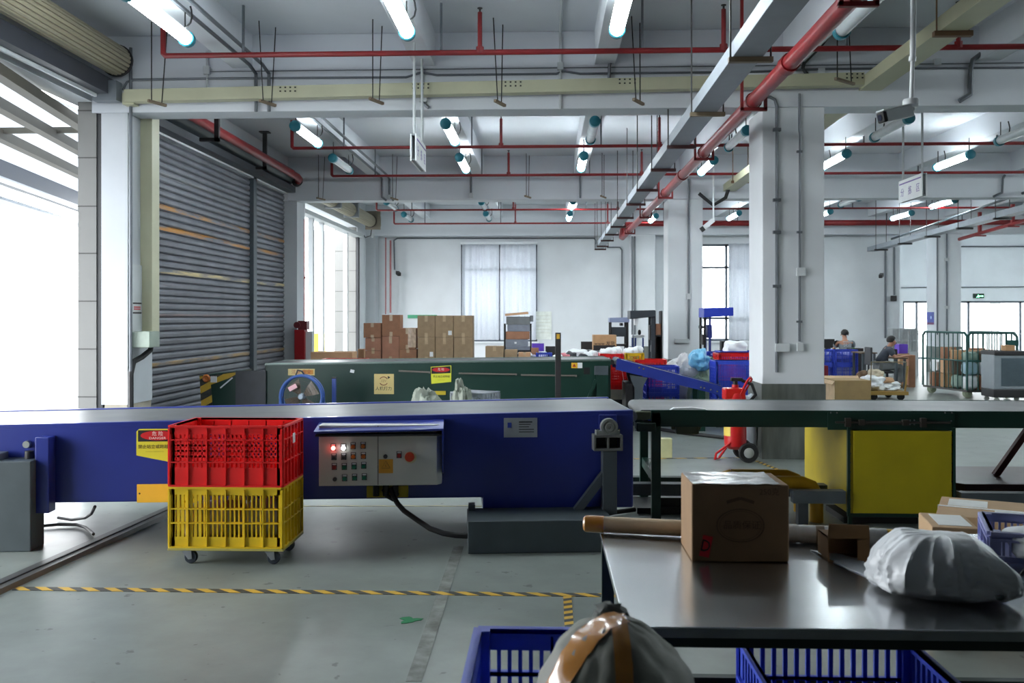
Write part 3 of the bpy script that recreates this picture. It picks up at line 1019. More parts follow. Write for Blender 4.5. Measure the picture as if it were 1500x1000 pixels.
conduit('grey conduit with a box on the first beam behind near sign', [yz(618, 100, f1), yz(619, 150, f1), yz(628, 158, f1)], 0.02, boxes=[(yz(620, 144, f1), (0.09, 0.06, 0.09))])
conduit('short grey conduit down the second beam in second row', [yz(690, 248, 19.7), yz(690, 288, 19.7)], 0.022, boxes=[(yz(690, 286, 19.7), (0.1, 0.06, 0.1))])
conduit('short grey conduit down the second beam in third row', [yz(850, 255, 19.7), yz(850, 290, 19.7)], 0.022)
conduit('bent grey conduit on the second beam at far right', [yz(1472, 256, 19.7), yz(1469, 262, 19.7), yz(1468, 282, 19.7), yz(1455, 288, 19.7)], 0.025)
conduit('bent thick grey conduit on the first beam at far right', [yz(1500, 40, f1), yz(1480, 55, f1), yz(1445, 73, f1), yz(1425, 88, f1), yz(1422, 100, f1), yz(1421, 138, f1), yz(1405, 148, f1)], 0.03)
conduit('dark bent cable on the first beam beside the fat red pipe', [yz(1225, 38, f1), yz(1200, 70, f1), yz(1178, 92, f1), yz(1176, 100, f1), yz(1186, 114, f1)], 0.022, BLACK)
conduit('long grey conduit across the back wall above the curtains', [yz(578, 395, 28.86), yz(577, 352, 28.86), yz(582, 349, 28.86), yz(870, 349, 28.86), yz(873, 352, 28.86), yz(873, 362, 28.86)], 0.022)
conduit('grey conduit elbow dropping down the back wall left of machines', [yz(889, 362, 28.86), yz(908, 362, 28.86), yz(911, 366, 28.86), yz(911, 465, 28.86)], 0.022)
conduit('left red-grey conduit in the back left corner', [yz(565, 348, 28.25), yz(565, 460, 28.25)], 0.02, P('dull_red_conduit', (150, 90, 92), 0.5))
conduit('right red-grey conduit in the back left corner', [yz(572, 352, 28.25), yz(572, 458, 28.25)], 0.03, P('dull_red_conduit', (150, 90, 92), 0.5))
conduit('thin black cable hanging at the far doorway jamb', [yz(546, 322, 27.6), yz(543, 345, 27.6), yz(535, 348, 27.9), yz(533, 344, 28.1), yz(532.5, 470, 28.1)], 0.014, BLACK, boxes=[(yz(546, 345, 27.6), (0.07, 0.06, 0.12))])
fc = 11.115
conduit('thick grey conduit down the main column front, left one', [yz(1105, 142, fc), yz(1128, 142, fc), yz(1135, 146, fc), yz(1138, 156, fc), yz(1138, 545, fc)], 0.02, boxes=[(yz(1146, 509, fc), (0.17, 0.04, 0.1))], clips=[yz(1138, y, fc) for y in (190, 293, 340, 419)])
conduit('thin grey conduit down the main column front, right one', [yz(1171, 137, fc), yz(1171, 190, fc), yz(1172, 198, fc), yz(1171, 500, fc)], 0.014, boxes=[(yz(1173, 398, fc), (0.1, 0.05, 0.1)), (yz(1172, 508, fc), (0.075, 0.04, 0.1))], clips=[yz(1171, y, fc) for y in (222, 340, 471)])
fd = 19.715
conduit('grey conduit with switch down the middle column', [yz(1009, 262, fd), yz(1009, 498, fd)], 0.022, boxes=[(yz(1009, 434, fd), (0.1, 0.05, 0.12)), (yz(999, 499, fd), (0.3, 0.05, 0.09))])
fe = 28.31
conduit('left conduit on the column behind the scanner machines', [yz(926, 346, fe), yz(926, 510, fe)], 0.025)
conduit('right conduit on the column behind the scanner machines', [yz(930, 346, fe), yz(930, 510, fe)], 0.025)
conduit('conduit on the far right column, left one', [yz(1373, 348, fe), yz(1373, 490, fe)], 0.025)
conduit('conduit with boxes on the far right column, right one', [yz(1387, 342, fe), yz(1387, 490, fe)], 0.025, boxes=[(yz(1387, 380, fe), (0.12, 0.05, 0.1)), (yz(1387, 450, fe), (0.12, 0.05, 0.09))])
fw = 28.86
conduit('conduit with a small camera on the wall beside the windows', [yz(1297, 362, fw), yz(1297, 495, fw)], 0.03, boxes=())
conduit('conduit to the black box at the corner of wall', [yz(1310, 362, fw), yz(1310, 432, fw)], 0.03, boxes=[])
tag(MB().ob(yz(1309, 437, 28.8), (0.16, 0.1, 0.17)).build('wall_speaker', BLKM, bev=0.01), 'small black box on the wall corner by the far windows', 'speaker')
conduit('grey conduit across the far wall above the glass doors', [yz(1400, 361, 37.15), yz(1500, 361, 37.15)], 0.03)
conduit('lower grey conduit across the far wall', [yz(1320, 421, 37.15), yz(1500, 420, 37.15)], 0.02)
conduit('dark conduit down the left pillar', [V((-5.1, 11.12, 5.0)), V((-5.1, 11.12, 0.9))], 0.02, boxes=[(yz(183, 362, 11.4), (0.14, 0.1, 0.13))])
conduit('pale conduit beside the dark one on the left pillar', [V((-5.125, 11.16, 4.2)), V((-5.125, 11.16, 0.2))], 0.012, LGREY)
conduit('black bent conduit below the green-grey box on the left pillar', [V((-5.0, 11.5, 1.42)), V((-5.0, 11.45, 1.28)), V((-5.06, 11.35, 1.2)), V((-5.1, 11.2, 1.15)), V((-5.1, 11.12, 1.0)), V((-5.1, 11.12, 0.1))], 0.035, BLACK)
tag(B(-5.14, -4.9, 11.2, 11.5, 1.32, 1.52).build('switch_box', P('grey_green_box', (150, 162, 150), 0.5), bev=0.01), 'grey-green isolator box at foot of beige drop trunking', 'switch box')
t = T('door_switch', 'white shutter switch panel with striped label on the left pillar', 'switch panel', (-5.1, 11.5, 1.6))
B(-5.15, -5.12, 11.2, 11.48, 1.4, 2.35).build('panel', LGREY, t)
MB().box(-5.121, -5.117, 11.22, 11.46, 1.74, 1.76).box(-5.121, -5.117, 11.22, 11.46, 1.86, 1.88).build('black_stripe', INK, t)
MB().box(-5.121, -5.117, 11.25, 11.43, 1.79, 1.805).box(-5.121, -5.117, 11.25, 11.43, 1.815, 1.83).build('red_stripe', STICKR, t)


# hanging signs: two plates on two rods
def hsign(label, x, y0, y1, z0, z1, rods, face, chars):
    t = T('hanging_sign', label, 'sign', (x, (y0 + y1) / 2, z0))
    B(x - 0.035, x - 0.02, y0, y1, z0, z1).build('plate', WPL, t)
    B(x + 0.02, x + 0.035, y0, y1, z0, z1).build('plate', WPL, t)
    MB().box(x - 0.02, x + 0.02, y0 + 0.01, y1 - 0.01, z0 + 0.005, z0 + 0.02).box(x - 0.02, x + 0.02, y0 + 0.01, y1 - 0.01, z1 - 0.02, z1).build('frame', GREY, t)
    for y in (y0 + 0.08, y1 - 0.08):
        MB().cyl((x, y, z1 - 0.02), (x, y, 4.75), 0.016, 8).build('rod', LGREY, t)
    xf = x + face * 0.0365
    pm = P('purple_print', (120, 100, 170), 0.5)
    mb = MB().box(min(xf, xf + face * 0.001), max(xf, xf + face * 0.001), y0 + 0.03, y1 - 0.03, z1 - 0.065, z1 - 0.045)
    mb.build('print_line', pm, t)
    for i, ch in enumerate(chars):
        y = y0 + (y1 - y0) * (i + 0.5) / len(chars) if face > 0 else y1 - (y1 - y0) * (i + 0.5) / len(chars)
        text(t, ch, (xf, y, (z0 + z1) / 2 - 0.03), 0.13, pm, (math.pi / 2, 0, math.pi / 2 * face))


hsign('white double hanging sign on two rods left of centre', -1.47, 10.1, 10.9, 3.42, 3.72, 1, 1, '分拣区')
hsign('white hanging sign with purple characters right of main column', 5.24, 13.0, 13.85, 3.38, 3.70, 1, -1, '分拣区')

# bullet cctv camera on a white ceiling pole
Yc = 7.0
p = at(1334, 150, Yc)
t = T('bullet_camera', 'white bullet security camera hanging on a long white pole', 'security camera', p)
MB().tube([at(1339, -60, Yc), at(1337, 85, Yc)], 0.021, 12).tube([at(1337, 83, Yc), at(1336, 90, Yc)], 0.026, 12).tube([at(1337, 85, Yc), at(1335, 146, Yc)], 0.016, 12).build('pole', WPL, t)
q = at(1334, 151, Yc)
MB().lathe([(0, 0.03), (0.05, 0.03), (0.057, 0.02), (0.057, -0.02), (0.045, -0.035), (0, -0.035)], q, (0, 0, 1), 20).build('mount_base', WPL, t)
c0, c1 = at(1333, 163, Yc), at(1292, 172, Yc - 0.07)
d = (c1 - c0).normalized()
MB().bar(q - V((0, 0, 0.02)), c0 - d * 0.01, 0.035, 0.05).build('mount_arm', WPL, t)
MB().bar(c0 - d * 0.0, c0 + d * 0.23, 0.085, 0.085).bar(c0 + V((0, 0, 0.05)), c0 + d * 0.27 + V((0, 0, 0.05)), 0.1, 0.012).build('camera_body', WPL, t, bev=0.012)
MB().bar(c0 + d * 0.23, c0 + d * 0.265, 0.08, 0.08).build('lens_hood', BLACK, t, bev=0.01)
MB().lathe([(0, 0), (0.02, 0), (0.024, 0.01), (0, 0.01)], c0 + d * 0.26, d, 14).build('lens', P('lens_glass', (40, 44, 60), 0.05, coat=0.5), t)
# smaller cameras far away
for px, py, Y, lb in ((1125, 330, 19.0, 'white camera on a thin pole between the columns'),):
    p = at(px, py, Y)
    t = T('bullet_camera', lb, 'security camera', p)
    k = at(1045, 322, Y)
    MB().tube([V((k.x, Y, 4.74)), k], 0.018, 8).build('pole', WPL, t)
    MB().bar(k, at(1028, 336, Y), 0.09, 0.09).build('camera_body', WPL, t)
    MB().bar(at(1031, 334, Y), at(1027, 337, Y), 0.1, 0.1).build('lens_hood', BLACK, t)
for px, py, lb in ((582, 399, 'small white camera on the back wall left of the curtains'), (1292, 402, 'small camera on the right part of back wall')):
    p = at(px, py, 28.6)
    t = T('bullet_camera', lb, 'security camera', p)
    MB().bar(V((p.x + (0.12 if px > 1000 else -0.1), 28.88, p.z + 0.06)), p, 0.05).build('arm', WPL, t)
    MB().bar(p, p + V((-0.12 if px > 1000 else 0.1, -0.2, -0.07)), 0.1).build('camera_body', BLKM, t)
# ================================================================== blue telescopic conveyor (near)
RZ = 0.098
CV = LT('telescopic_conveyor', 'long blue telescopic belt conveyor with a grey push-button control cabinet', 'conveyor', (0.67, 7.17, 0), RZ)
SL = 0.0169
TOP = 0.967
ztop = lambda x: TOP + SL * x
XL = -7.4
Wd = 1.2
BODYB = BLUE


def cw(px, py, off=0.0):
    """point of the conveyor's near face seen at a pixel, in the conveyor's own frame (off = distance in front of it)"""
    d = ray(px, py)
    c, s = math.cos(RZ), math.sin(RZ)
    # local y = -(X-0.67)*s + (Y-7.17)*c = -off
    k = (-d.x * s + d.y * c)
    t = (-off - (0.67 * s - 7.17 * c)) / k
    x, y, z = d.x * t - 0.67, d.y * t - 7.17, H + d.z * t
    return V((x * c + y * s, -off, z))


MB().prism([(0, 0.225), (0, TOP - 0.01), (XL, ztop(XL) - 0.01), (XL, 0.31), (-1.17, 0.315), (-1.17, 0.225)], 0, Wd).build('body', BODYB, CV, bev=0.012)
MB().prism([(-0.02, TOP - 0.02), (-0.02, TOP + 0.004), (XL, ztop(XL) + 0.004), (XL, ztop(XL) - 0.02)], 0.075, Wd - 0.075).build('belt', BELT, CV)
for y in (0.0, Wd - 0.06):
    MB().prism([(0.0, TOP - 0.025), (0.0, TOP + 0.012), (XL, ztop(XL) + 0.012), (XL, ztop(XL) - 0.025)], y, y + 0.06).build('side_rail', BODYB, CV, bev=0.008)
MB().cyl((0.0, 0.06, TOP - 0.045), (0.0, Wd - 0.06, TOP - 0.045), 0.045, 14).build('end_roller', GREY, CV)
# square lug with bearing, end block, post, brace and foot box at the right end
a, b_ = cw(877, 607), cw(903, 640)
MB().box(a.x, b_.x, -0.02, 0, b_.z, a.z).build('lug_plate', BODYB, CV, bev=0.004)
a, b_ = cw(871, 637, 0.13), cw(911, 660, 0.13)
k = MB()
k.box(a.x, b_.x, -0.14, -0.02, a.z - 0.02, a.z)
k.box(a.x, b_.x, -0.14, -0.02, b_.z, b_.z + 0.02)
for f in (0, 0.49, 0.98):
    x = a.x + (b_.x - a.x) * f
    k.box(x - 0.006, x + 0.01, -0.14, -0.02, b_.z, a.z)
k.build('hollow_block', P('block_grey', (112, 114, 112), 0.45, metal=0.3), CV, bev=0.003)
MB().box(a.x + 0.02, b_.x - 0.02, -0.05, -0.03, b_.z, a.z).build('block_back', BLACK, CV)
c = cw(892, 625, 0.1)
pb = MB().lathe([(0, -0.03), (0.066, -0.03), (0.066, 0.028), (0.05, 0.03), (0.046, 0.024), (0.034, 0.024), (0.03, 0.034), (0.012, 0.034), (0.01, 0.02), (0, 0.02)], c, (0, -1, 0), 20).box(a.x + 0.015, b_.x - 0.015, -0.12, -0.04, a.z, a.z + 0.03).build('bearing', P('bearing_grey', (140, 144, 140), 0.4, metal=0.3), CV)
k = MB()
for px in (876, 906):
    q = cw(px, 636, 0.1)
    k.lathe([(0.012, 0), (0.012, 0.03), (0, 0.03)], (q.x, -0.09, a.z + 0.01), (0, 0, 1), 6)
k.build('bolt', STEEL, pb)
p0, p1 = cw(882, 660, 0.1), cw(903, 770, 0.1)
MB().box(p0.x, p1.x, -0.13, -0.03, 0.2, b_.z).build('support_post', DGREY, CV, bev=0.006)
q0, q1 = cw(886, 695, 0.1), cw(845, 765, 0.1)
MB().bar((q0.x, -0.08, q0.z), (q1.x, -0.08, 0.22), 0.07, 0.06).build('brace', DGREY, CV)
f0, f1 = cw(685, 765, 0.42), cw(897, 765, 0.42)
MB().box(f0.x, f1.x, -0.46, -0.0, 0.0, 0.235).build('foot_box', P('foot_box_grey', (62, 72, 76), 0.5, var=0.1), CV, bev=0.008)
MB().box(f0.x + 0.01, f0.x + 0.06, -0.1, 0, 0.235, 0.28).build('foot_lug', DGREY, CV)
# left foot box, mast and pin
g0, g1 = cw(-70, 700, 0.18), cw(43, 805, 0.18)
MB().box(g0.x, g1.x + 0.02, -0.2, 0.02, 0.0, 0.655).build('foot_box', P('foot_box_grey', (62, 72, 76), 0.5, var=0.1), CV, bev=0.008)
MB().box(g0.x, g1.x - 0.22, -0.16, -0.02, 0.655, 0.705).build('foot_cap', DGREY, CV, bev=0.006)
m0, m1 = cw(53, 640, 0.1), cw(69, 760, 0.1)
MB().box(m0.x, m1.x + 0.02, -0.12, 0.0, 0.26, m0.z).build('mast', BODYB, CV, bev=0.006)
q = cw(38, 651, 0.03)
MB().lathe([(0, 0), (0.028, 0), (0.026, 0.03), (0, 0.03)], (q.x, 0, q.z), (0, -1, 0), 14).build('pin', P('bearing_grey', (140, 144, 140)), CV)
q = cw(43, 666, 0.05)
MB().lathe([(0, 0), (0.035, 0), (0.03, 0.06), (0, 0.06)], (q.x, -0.05, q.z - 0.03), (0, 0, 1), 12).build('rubber_stop', BLACK, CV)

# stickers and plates on the body
a, b_ = cw(200, 628), cw(262, 675)
st = MB().prism([(a.x + 0.02, a.z), (b_.x - 0.02, a.z), (b_.x, a.z - 0.02), (b_.x, b_.z - 0.02), (a.x, b_.z + 0.045), (a.x, a.z - 0.02)], -0.003, 0).build('danger_sticker', STICKY, CV)
MB().box(a.x + 0.012, b_.x - 0.012, -0.0045, -0.003, a.z - 0.095, a.z - 0.01).build('black_band', INK, st)
mx_, mz = (a.x + b_.x) / 2, a.z - 0.05
MB().add([(mx_ + 0.125 * math.cos(k * math.pi / 12), -0.0052, mz + 0.036 * math.sin(k * math.pi / 12)) for k in range(24)], [tuple(range(24))]).build('red_oval', STICKR, st)
text(st, '危 险', (mx_, -0.006, mz + 0.012), 0.036, WINK)
text(st, 'DANGER', (mx_, -0.006, mz - 0.02), 0.024, WINK, sx=1.3)
text(st, '禁止站立或跨越输送', (mx_, -0.0045, a.z - 0.135), 0.032, INK)
text(st, '............................', (mx_ - 0.02, -0.0045, a.z - 0.165), 0.022, INK)
a, b_ = cw(201, 709), cw(262, 735)
pl = MB().box(a.x, b_.x, -0.008, 0, b_.z, a.z).build('yellow_plate', P('yellow_plate', (236, 186, 50), 0.5, var=0.06), CV, bev=0.002)
MB().lathe([(0, 0), (0.007, 0), (0, 0.004)], (a.x + 0.02, -0.008, (a.z + b_.z) / 2), (0, -1, 0), 8).build('screw', INK, pl)
a, b_ = cw(738, 612), cw(787, 640)
pl = MB().box(a.x, b_.x, -0.005, 0, b_.z, a.z).build('rating_plate', P('rating_plate_grey', (150, 156, 160), 0.45, metal=0.2), CV)
k = MB()
for i, (u0, u1) in enumerate(((0.45, 0.85), (0.45, 0.8), (0.45, 0.75), (0.45, 0.9), (0.45, 0.9))):
    z = a.z - (a.z - b_.z) * (0.2 + 0.13 * i)
    k.box(a.x + (b_.x - a.x) * u0, a.x + (b_.x - a.x) * u1, -0.006, -0.005, z - (0.006 if i == 0 else 0.0025), z + 0.003)
k.build('print_line', INK, pl)
x = a.x + (b_.x - a.x) * 0.18
MB().box(x - 0.018, x + 0.012, -0.006, -0.005, a.z - 0.075, a.z - 0.035).build('blue_mark', P('blue_mark', (40, 60, 150), 0.5), pl)

# control cabinet with hood
off = 0.2
tl, br = cw(467, 623, off), cw(640, 710, off)
CBM = P('cabinet_paint', (208, 208, 202), 0.4, var=0.03, scale=3)
kx = br.x - tl.x
cab = MB().prism([(tl.x, -off), (br.x, -off), (br.x + 0.035, -off + 0.05), (br.x + 0.035, 0), (tl.x, 0)], br.z, tl.z - 0.0, 'z').build('control_cabinet', CBM, CV, bev=0.004)
xs = tl.x + kx * 0.5
MB().box(xs - 0.0025, xs + 0.0025, -off - 0.001, -off + 0.001, br.z + 0.005, tl.z - 0.005).build('door_seam', INK, cab)
ha, hb = cw(462, 617, off), cw(650, 612, off)
hd = MB().prism([(0.0, 0.0), (-0.02, -0.0), (-0.30, -0.035), (-0.30, -0.05), (0, -0.05)], ha.x, hb.x, 'x')
hd = [V((p.x, p.y, p.z + ztop(p.x) - 0.025)) for p in hd.v], hd.f
MB().add(*hd).build('hood', BODYB, CV, bev=0.003)
e = MB()
e.prism([(0, ztop(hb.x) - 0.06), (-0.30, ztop(hb.x) - 0.075), (-0.30, ztop(hb.x) - 0.13), (-0.24, br.z + 0.1), (0, br.z + 0.05)], hb.x - 0.012, hb.x, 'x')
e.build('hood_cheek', BODYB, CV)
MB().box(ha.x + 0.01, hb.x - 0.012, -0.28, 0, ztop(ha.x) - 0.1, ztop(ha.x) - 0.085).build('hood_lining', BLACK, CV)


def cpt(zx, zy):
    """pixel of the zoomed cabinet picture (460..660 x 610..740 at 7.5)"""
    return cw(460 + zx / 7.5, 610 + zy / 7.5, off)


BK = P('button_bezel', (60, 60, 62), 0.4)
cols = {'o': P('button_orange', (206, 106, 30), 0.4), 'g': P('button_green', (20, 118, 90), 0.4), 'r': P('button_red', (150, 34, 36), 0.4), 'k': P('button_grey', (70, 68, 72), 0.4),
        'R': EM('indicator_red', (255, 90, 80), 4.0), 'W': EM('indicator_white', (255, 255, 255), 3.0), 'E': P('emergency_red', (190, 56, 24), 0.4)}
for zx, zy, c, nm in ((213, 345, 'R', 'red_indicator'), (323, 345, 'W', 'white_indicator'), (430, 330, 'o', 'orange_button'), (540, 325, 'o', 'orange_button'),
                      (220, 450, 'k', 'grey_button'), (327, 447, 'k', 'grey_button'), (432, 440, 'o', 'orange_button'), (543, 437, 'o', 'orange_button'),
                      (223, 558, 'r', 'red_button'), (333, 558, 'g', 'green_button'), (440, 552, 'g', 'green_button'), (547, 545, 'g', 'green_button'),
                      (230, 686, 'k', 'key_lock'), (337, 682, 'g', 'green_button'), (446, 675, 'g', 'green_button'), (553, 670, 'g', 'green_button'),
                      (785, 437, 'k', 'key_lock'), (935, 428, 'r', 'red_button')):
    q = cpt(zx, zy)
    r = 0.016
    mb = MB()
    mb.lathe([(r, 0), (r, 0.014), (r * 0.8, 0.02), (0, 0.02)], (q.x, -off, q.z), (0, -1, 0), 14)
    mb.build(nm, cols[c], cab)
    if nm != 'key_lock':
        mb = MB().box(q.x - 0.019, q.x + 0.019, -off - 0.004, -off, q.z - 0.018, q.z + 0.032)
        mb.build('legend_plate', BK, cab)
        MB().box(q.x - 0.014, q.x + 0.014, -off - 0.005, -off - 0.004, q.z + 0.018, q.z + 0.029).build('legend_label', WPL, cab)
q = cpt(1052, 435)
MB().lathe([(0.026, 0), (0.026, 0.02), (0.036, 0.024), (0.034, 0.05), (0, 0.052)], (q.x, -off, q.z), (0, -1, 0), 20).build('emergency_stop', cols['E'], cab)
MB().lathe([(0, 0), (0.045, 0), (0.045, 0.002), (0, 0.002)], (q.x + 0.005, -off, q.z - 0.008), (0, -1, 0), 20).build('stop_ring_label', P('ring_label', (206, 200, 160), 0.5), cab)
a, b_ = cpt(712, 468), cpt(868, 620)
MB().box(a.x, b_.x, -off - 0.002, -off, b_.z, a.z).build('warning_sticker', P('orange_sticker', (222, 160, 52), 0.45, var=0.04), cab)
mx_, w_ = (a.x + b_.x) / 2, (b_.x - a.x)
zt, zb = a.z - 0.012, b_.z + 0.038
MB().bar((mx_, -off - 0.003, zt), (mx_ - w_ * 0.3, -off - 0.003, zb), 0.001, 0.007, (0, 1, 0)).bar((mx_, -off - 0.003, zt), (mx_ + w_ * 0.3, -off - 0.003, zb), 0.001, 0.007, (0, 1, 0)).bar((mx_ - w_ * 0.3, -off - 0.003, zb), (mx_ + w_ * 0.3, -off - 0.003, zb), 0.001, 0.007, (0, 1, 0)).bar((mx_ + 0.003, -off - 0.003, zt - 0.02), (mx_ - 0.005, -off - 0.003, zt - 0.037), 0.001, 0.005, (0, 1, 0)).bar((mx_ - 0.004, -off - 0.003, zt - 0.034), (mx_ + 0.003, -off - 0.003, zb + 0.008), 0.001, 0.005, (0, 1, 0)).build('bolt_triangle', P('warn_ink', (90, 40, 14), 0.5), cab)
a, b_ = cpt(92, 163), cpt(240, 215)
MB().box(a.x, b_.x, -off - 0.002, -off, b_.z, a.z).build('maker_label', WPL, cab)
MB().box(a.x, b_.x, -off - 0.003, -off - 0.002, a.z - 0.006, a.z).box(a.x + 0.024, a.x + 0.05, -off - 0.003, -off - 0.002, b_.z + 0.003, a.z - 0.012).build('label_print', INK, cab)
a, b_ = cw(537, 712, 0.02), cw(598, 728, 0.02)
pl = MB().box(a.x, b_.x, -0.02, 0, b_.z, a.z).build('cable_gland_plate', YEL, CV, bev=0.003)
gl = MB()
for f in (0.24, 0.47, 0.7):
    gl.cyl((a.x + (b_.x - a.x) * f, -0.06, a.z + 0.02), (a.x + (b_.x - a.x) * f, -0.06, b_.z + 0.02), 0.024, 12)
gl.build('cable_gland', BLACK, pl)
cg = lambda px, py, o: cw(px, py, o)
MB().tube([cg(572, 715, 0.06), cg(577, 728, 0.09), cg(583, 738, 0.12), cg(592, 748, 0.17), cg(612, 762, 0.25), cg(630, 774, 0.34), cg(650, 781, 0.4), cg(668, 784, 0.41), cg(690, 785, 0.41)], 0.02, 10).build('power_cable', BLACK, CV)
MB().tube([cg(562, 716, 0.05), cg(567, 726, 0.07), cg(575, 731, 0.07), cg(582, 722, 0.03)], 0.018, 8).build('power_cable', BLACK, CV)
cz = lambda px, py, z: (lambda d: (lambda t: (lambda x, y: V(((x - 0.67) * math.cos(RZ) + (y - 7.17) * math.sin(RZ), -(x - 0.67) * math.sin(RZ) + (y - 7.17) * math.cos(RZ), z)))(d.x * t, d.y * t))((z - H) / d.z))(ray(px, py))
MB().tube([V((-1.1, 0.3, 0.24)), cz(735, 752, 0.12), cz(760, 760, 0.05), cz(800, 762, 0.03), cz(835, 760, 0.03), cz(900, 750, 0.03), cz(930, 746, 0.03)], 0.02, 8).build('floor_cable', BLACK, CV)
MB().tube([V((-1.0, 0.4, 0.24)), cz(752, 752, 0.1), cz(775, 759, 0.04), cz(812, 764, 0.03), cz(840, 760, 0.03)], 0.02, 8).build('floor_cable', BLACK, CV)
MB().tube([cz(139, 742, 0.31), cz(134, 752, 0.16), cz(125, 758, 0.06), cz(105, 761, 0.02), cz(85, 758, 0.02)], 0.012, 8).build('floor_cable', BLACK, CV)
MB().tube([cz(62, 770, 0.02), cz(85, 768, 0.02), cz(112, 768, 0.02), cz(125, 772, 0.02), cz(137, 782, 0.02)], 0.012, 8).build('floor_cable', BLACK, CV)

# ================================================================== crates
def crate_mb(L, W, Hh, nx=24, ny=14, t=0.012, rim=0.055, bot=0.075, rows=5, zone=None, ribs=6, barw=0.23):
    """openwork plastic crate, centred on x,y, standing on z = 0"""
    mb = MB()
    a, b = L / 2, W / 2
    mb.box(-a + t, a - t, -b + t, b - t, 0.004, 0.012)
    for sx in (-1, 1):
        for sy in (-1, 1):
            mb.box(min(sx * a, sx * (a - 0.035)), max(sx * a, sx * (a - 0.035)), min(sy * b, sy * (b - 0.035)), max(sy * b, sy * (b - 0.035)), 0, Hh)
    def wall(n, length, put):
        put(-length / 2, length / 2, 0, bot, 0)
        put(-length / 2, length / 2, Hh - rim, Hh, 0)
        st = length / n
        for i in range(n + 1):
            c = -length / 2 + st * i
            fat = 0.4 if (zone and i < n * zone) else barw
            put(c - st * fat * 0.8, c + st * fat * 0.8, bot, Hh - rim, 0)
        hz = (Hh - rim - bot) / rows
        for k in range(1, rows):
            put(-length / 2, length / 2, bot + hz * k - 0.007, bot + hz * k + 0.007, 0)
        for k in range(ribs + 1):
            c = -length / 2 + length * k / ribs
            put(c - 0.004, c + 0.004, 0.01, Hh - 0.02, 1)
        put(-length / 2 - 0.0, length / 2 + 0.0, Hh - 0.014, Hh, 1)
        put(-length / 2, length / 2, 0.0, 0.012, 1)
        put(-length / 2, length / 2, bot + hz - 0.004, bot + hz + 0.004, 1)
        put(-length / 2, length / 2, Hh - rim - hz - 0.004, Hh - rim - hz + 0.004, 1)
    e = 0.012
    for s in (-1, 1):
        def px(u0, u1, z0, z1, o, s=s):
            y0, y1 = sorted((s * (b - t), s * (b + (e if o else 0))))
            mb.box(u0, u1, y0, y1, z0, z1)
        def py(u0, u1, z0, z1, o, s=s):
            x0, x1 = sorted((s * (a - t), s * (a + (e if o else 0))))
            mb.box(x0, x1, u0, u1, z0, z1)
        wall(nx, L, px)
        wall(ny, W, py)
    return mb


CRG = {}


def crate(label, x, y, z, L, W, Hh, mat, name='plastic_crate', cat='crate', rz=0.0, group=None, **k):
    key = (L, W, Hh, mat.name, tuple(sorted(k.items())))
    t = LT(name, label, cat, (x, y, z), rz, group)
    if key in CRG:
        o = bpy.data.objects.new('crate_shell', CRG[key])
        COL.objects.link(o)
        o.parent = t
        WL[o.name] = V((0, 0, 0))
    else:
        o = crate_mb(L, W, Hh, **k).build('crate_shell', mat, t, rec=False)
        CRG[key] = o.data
    return t


# stacked red and yellow crates on a caster dolly
cx0, cx1, cyf = X_(245, 6.2), X_(415, 6.2), 6.2
Lc, Wc, Hc = cx1 - cx0 - 0.024, 0.5, 0.418
cxm, cym = (cx0 + cx1) / 2, cyf + Wc / 2 + 0.012
dl = LT('crate_dolly', 'yellow crate dolly with four swivel casters on the floor', 'dolly', (cxm, cym, 0))
MB().box(-Lc / 2 - 0.012, Lc / 2 + 0.012, -Wc / 2 - 0.012, Wc / 2 + 0.012, 0.105, 0.122).build('deck', P('dolly_deck', (182, 172, 92), 0.5, var=0.08), dl, bev=0.004)
for sx in (-1, 1):
    for sy in (-1, 1):
        x, y = sx * (Lc / 2 - 0.1), sy * (Wc / 2 - 0.07)
        fk = MB().box(x - 0.04, x + 0.04, y - 0.035, y + 0.035, 0.098, 0.105)
        fk.lathe([(0.022, 0), (0.022, 0.02)], (x, y, 0.085), (0, 0, 1), 10)
        for s in (-1, 1):
            fk.prism([(x - 0.035, 0.09), (x + 0.03, 0.09), (x + 0.035, 0.035), (x + 0.01, 0.03)], y + s * 0.022 - 0.002, y + s * 0.022 + 0.002)
        c = fk.build('caster_fork', P('zinc', (186, 190, 196), 0.3, metal=0.8), dl)
        MB().lathe([(0, -0.017), (0.04, -0.017), (0.045, -0.01), (0.045, 0.01), (0.04, 0.017), (0, 0.017)], (x + 0.022, y, 0.045), (0, 1, 0), 18).build('wheel', P('caster_rubber', (44, 52, 62), 0.5), c)
YC = crate('yellow openwork plastic crate on the dolly, under the red one', cxm, cym, 0.122, Lc, Wc, Hc, YELP, nx=26, ny=16, rows=3, zone=0.3, barw=0.2)
RC = crate('red openwork plastic crate stacked on the yellow one by blue conveyor', cxm, cym, 0.122 + Hc, Lc, Wc, Hc, REDP, nx=26, ny=16, rows=6, zone=0.34, bot=0.13, rim=0.06, barw=0.27)
MB().box(Lc / 2 + 0.012, Lc / 2 + 0.0135, -0.03, 0.03, 0.27, 0.34).build('white_label', WPL, RC)
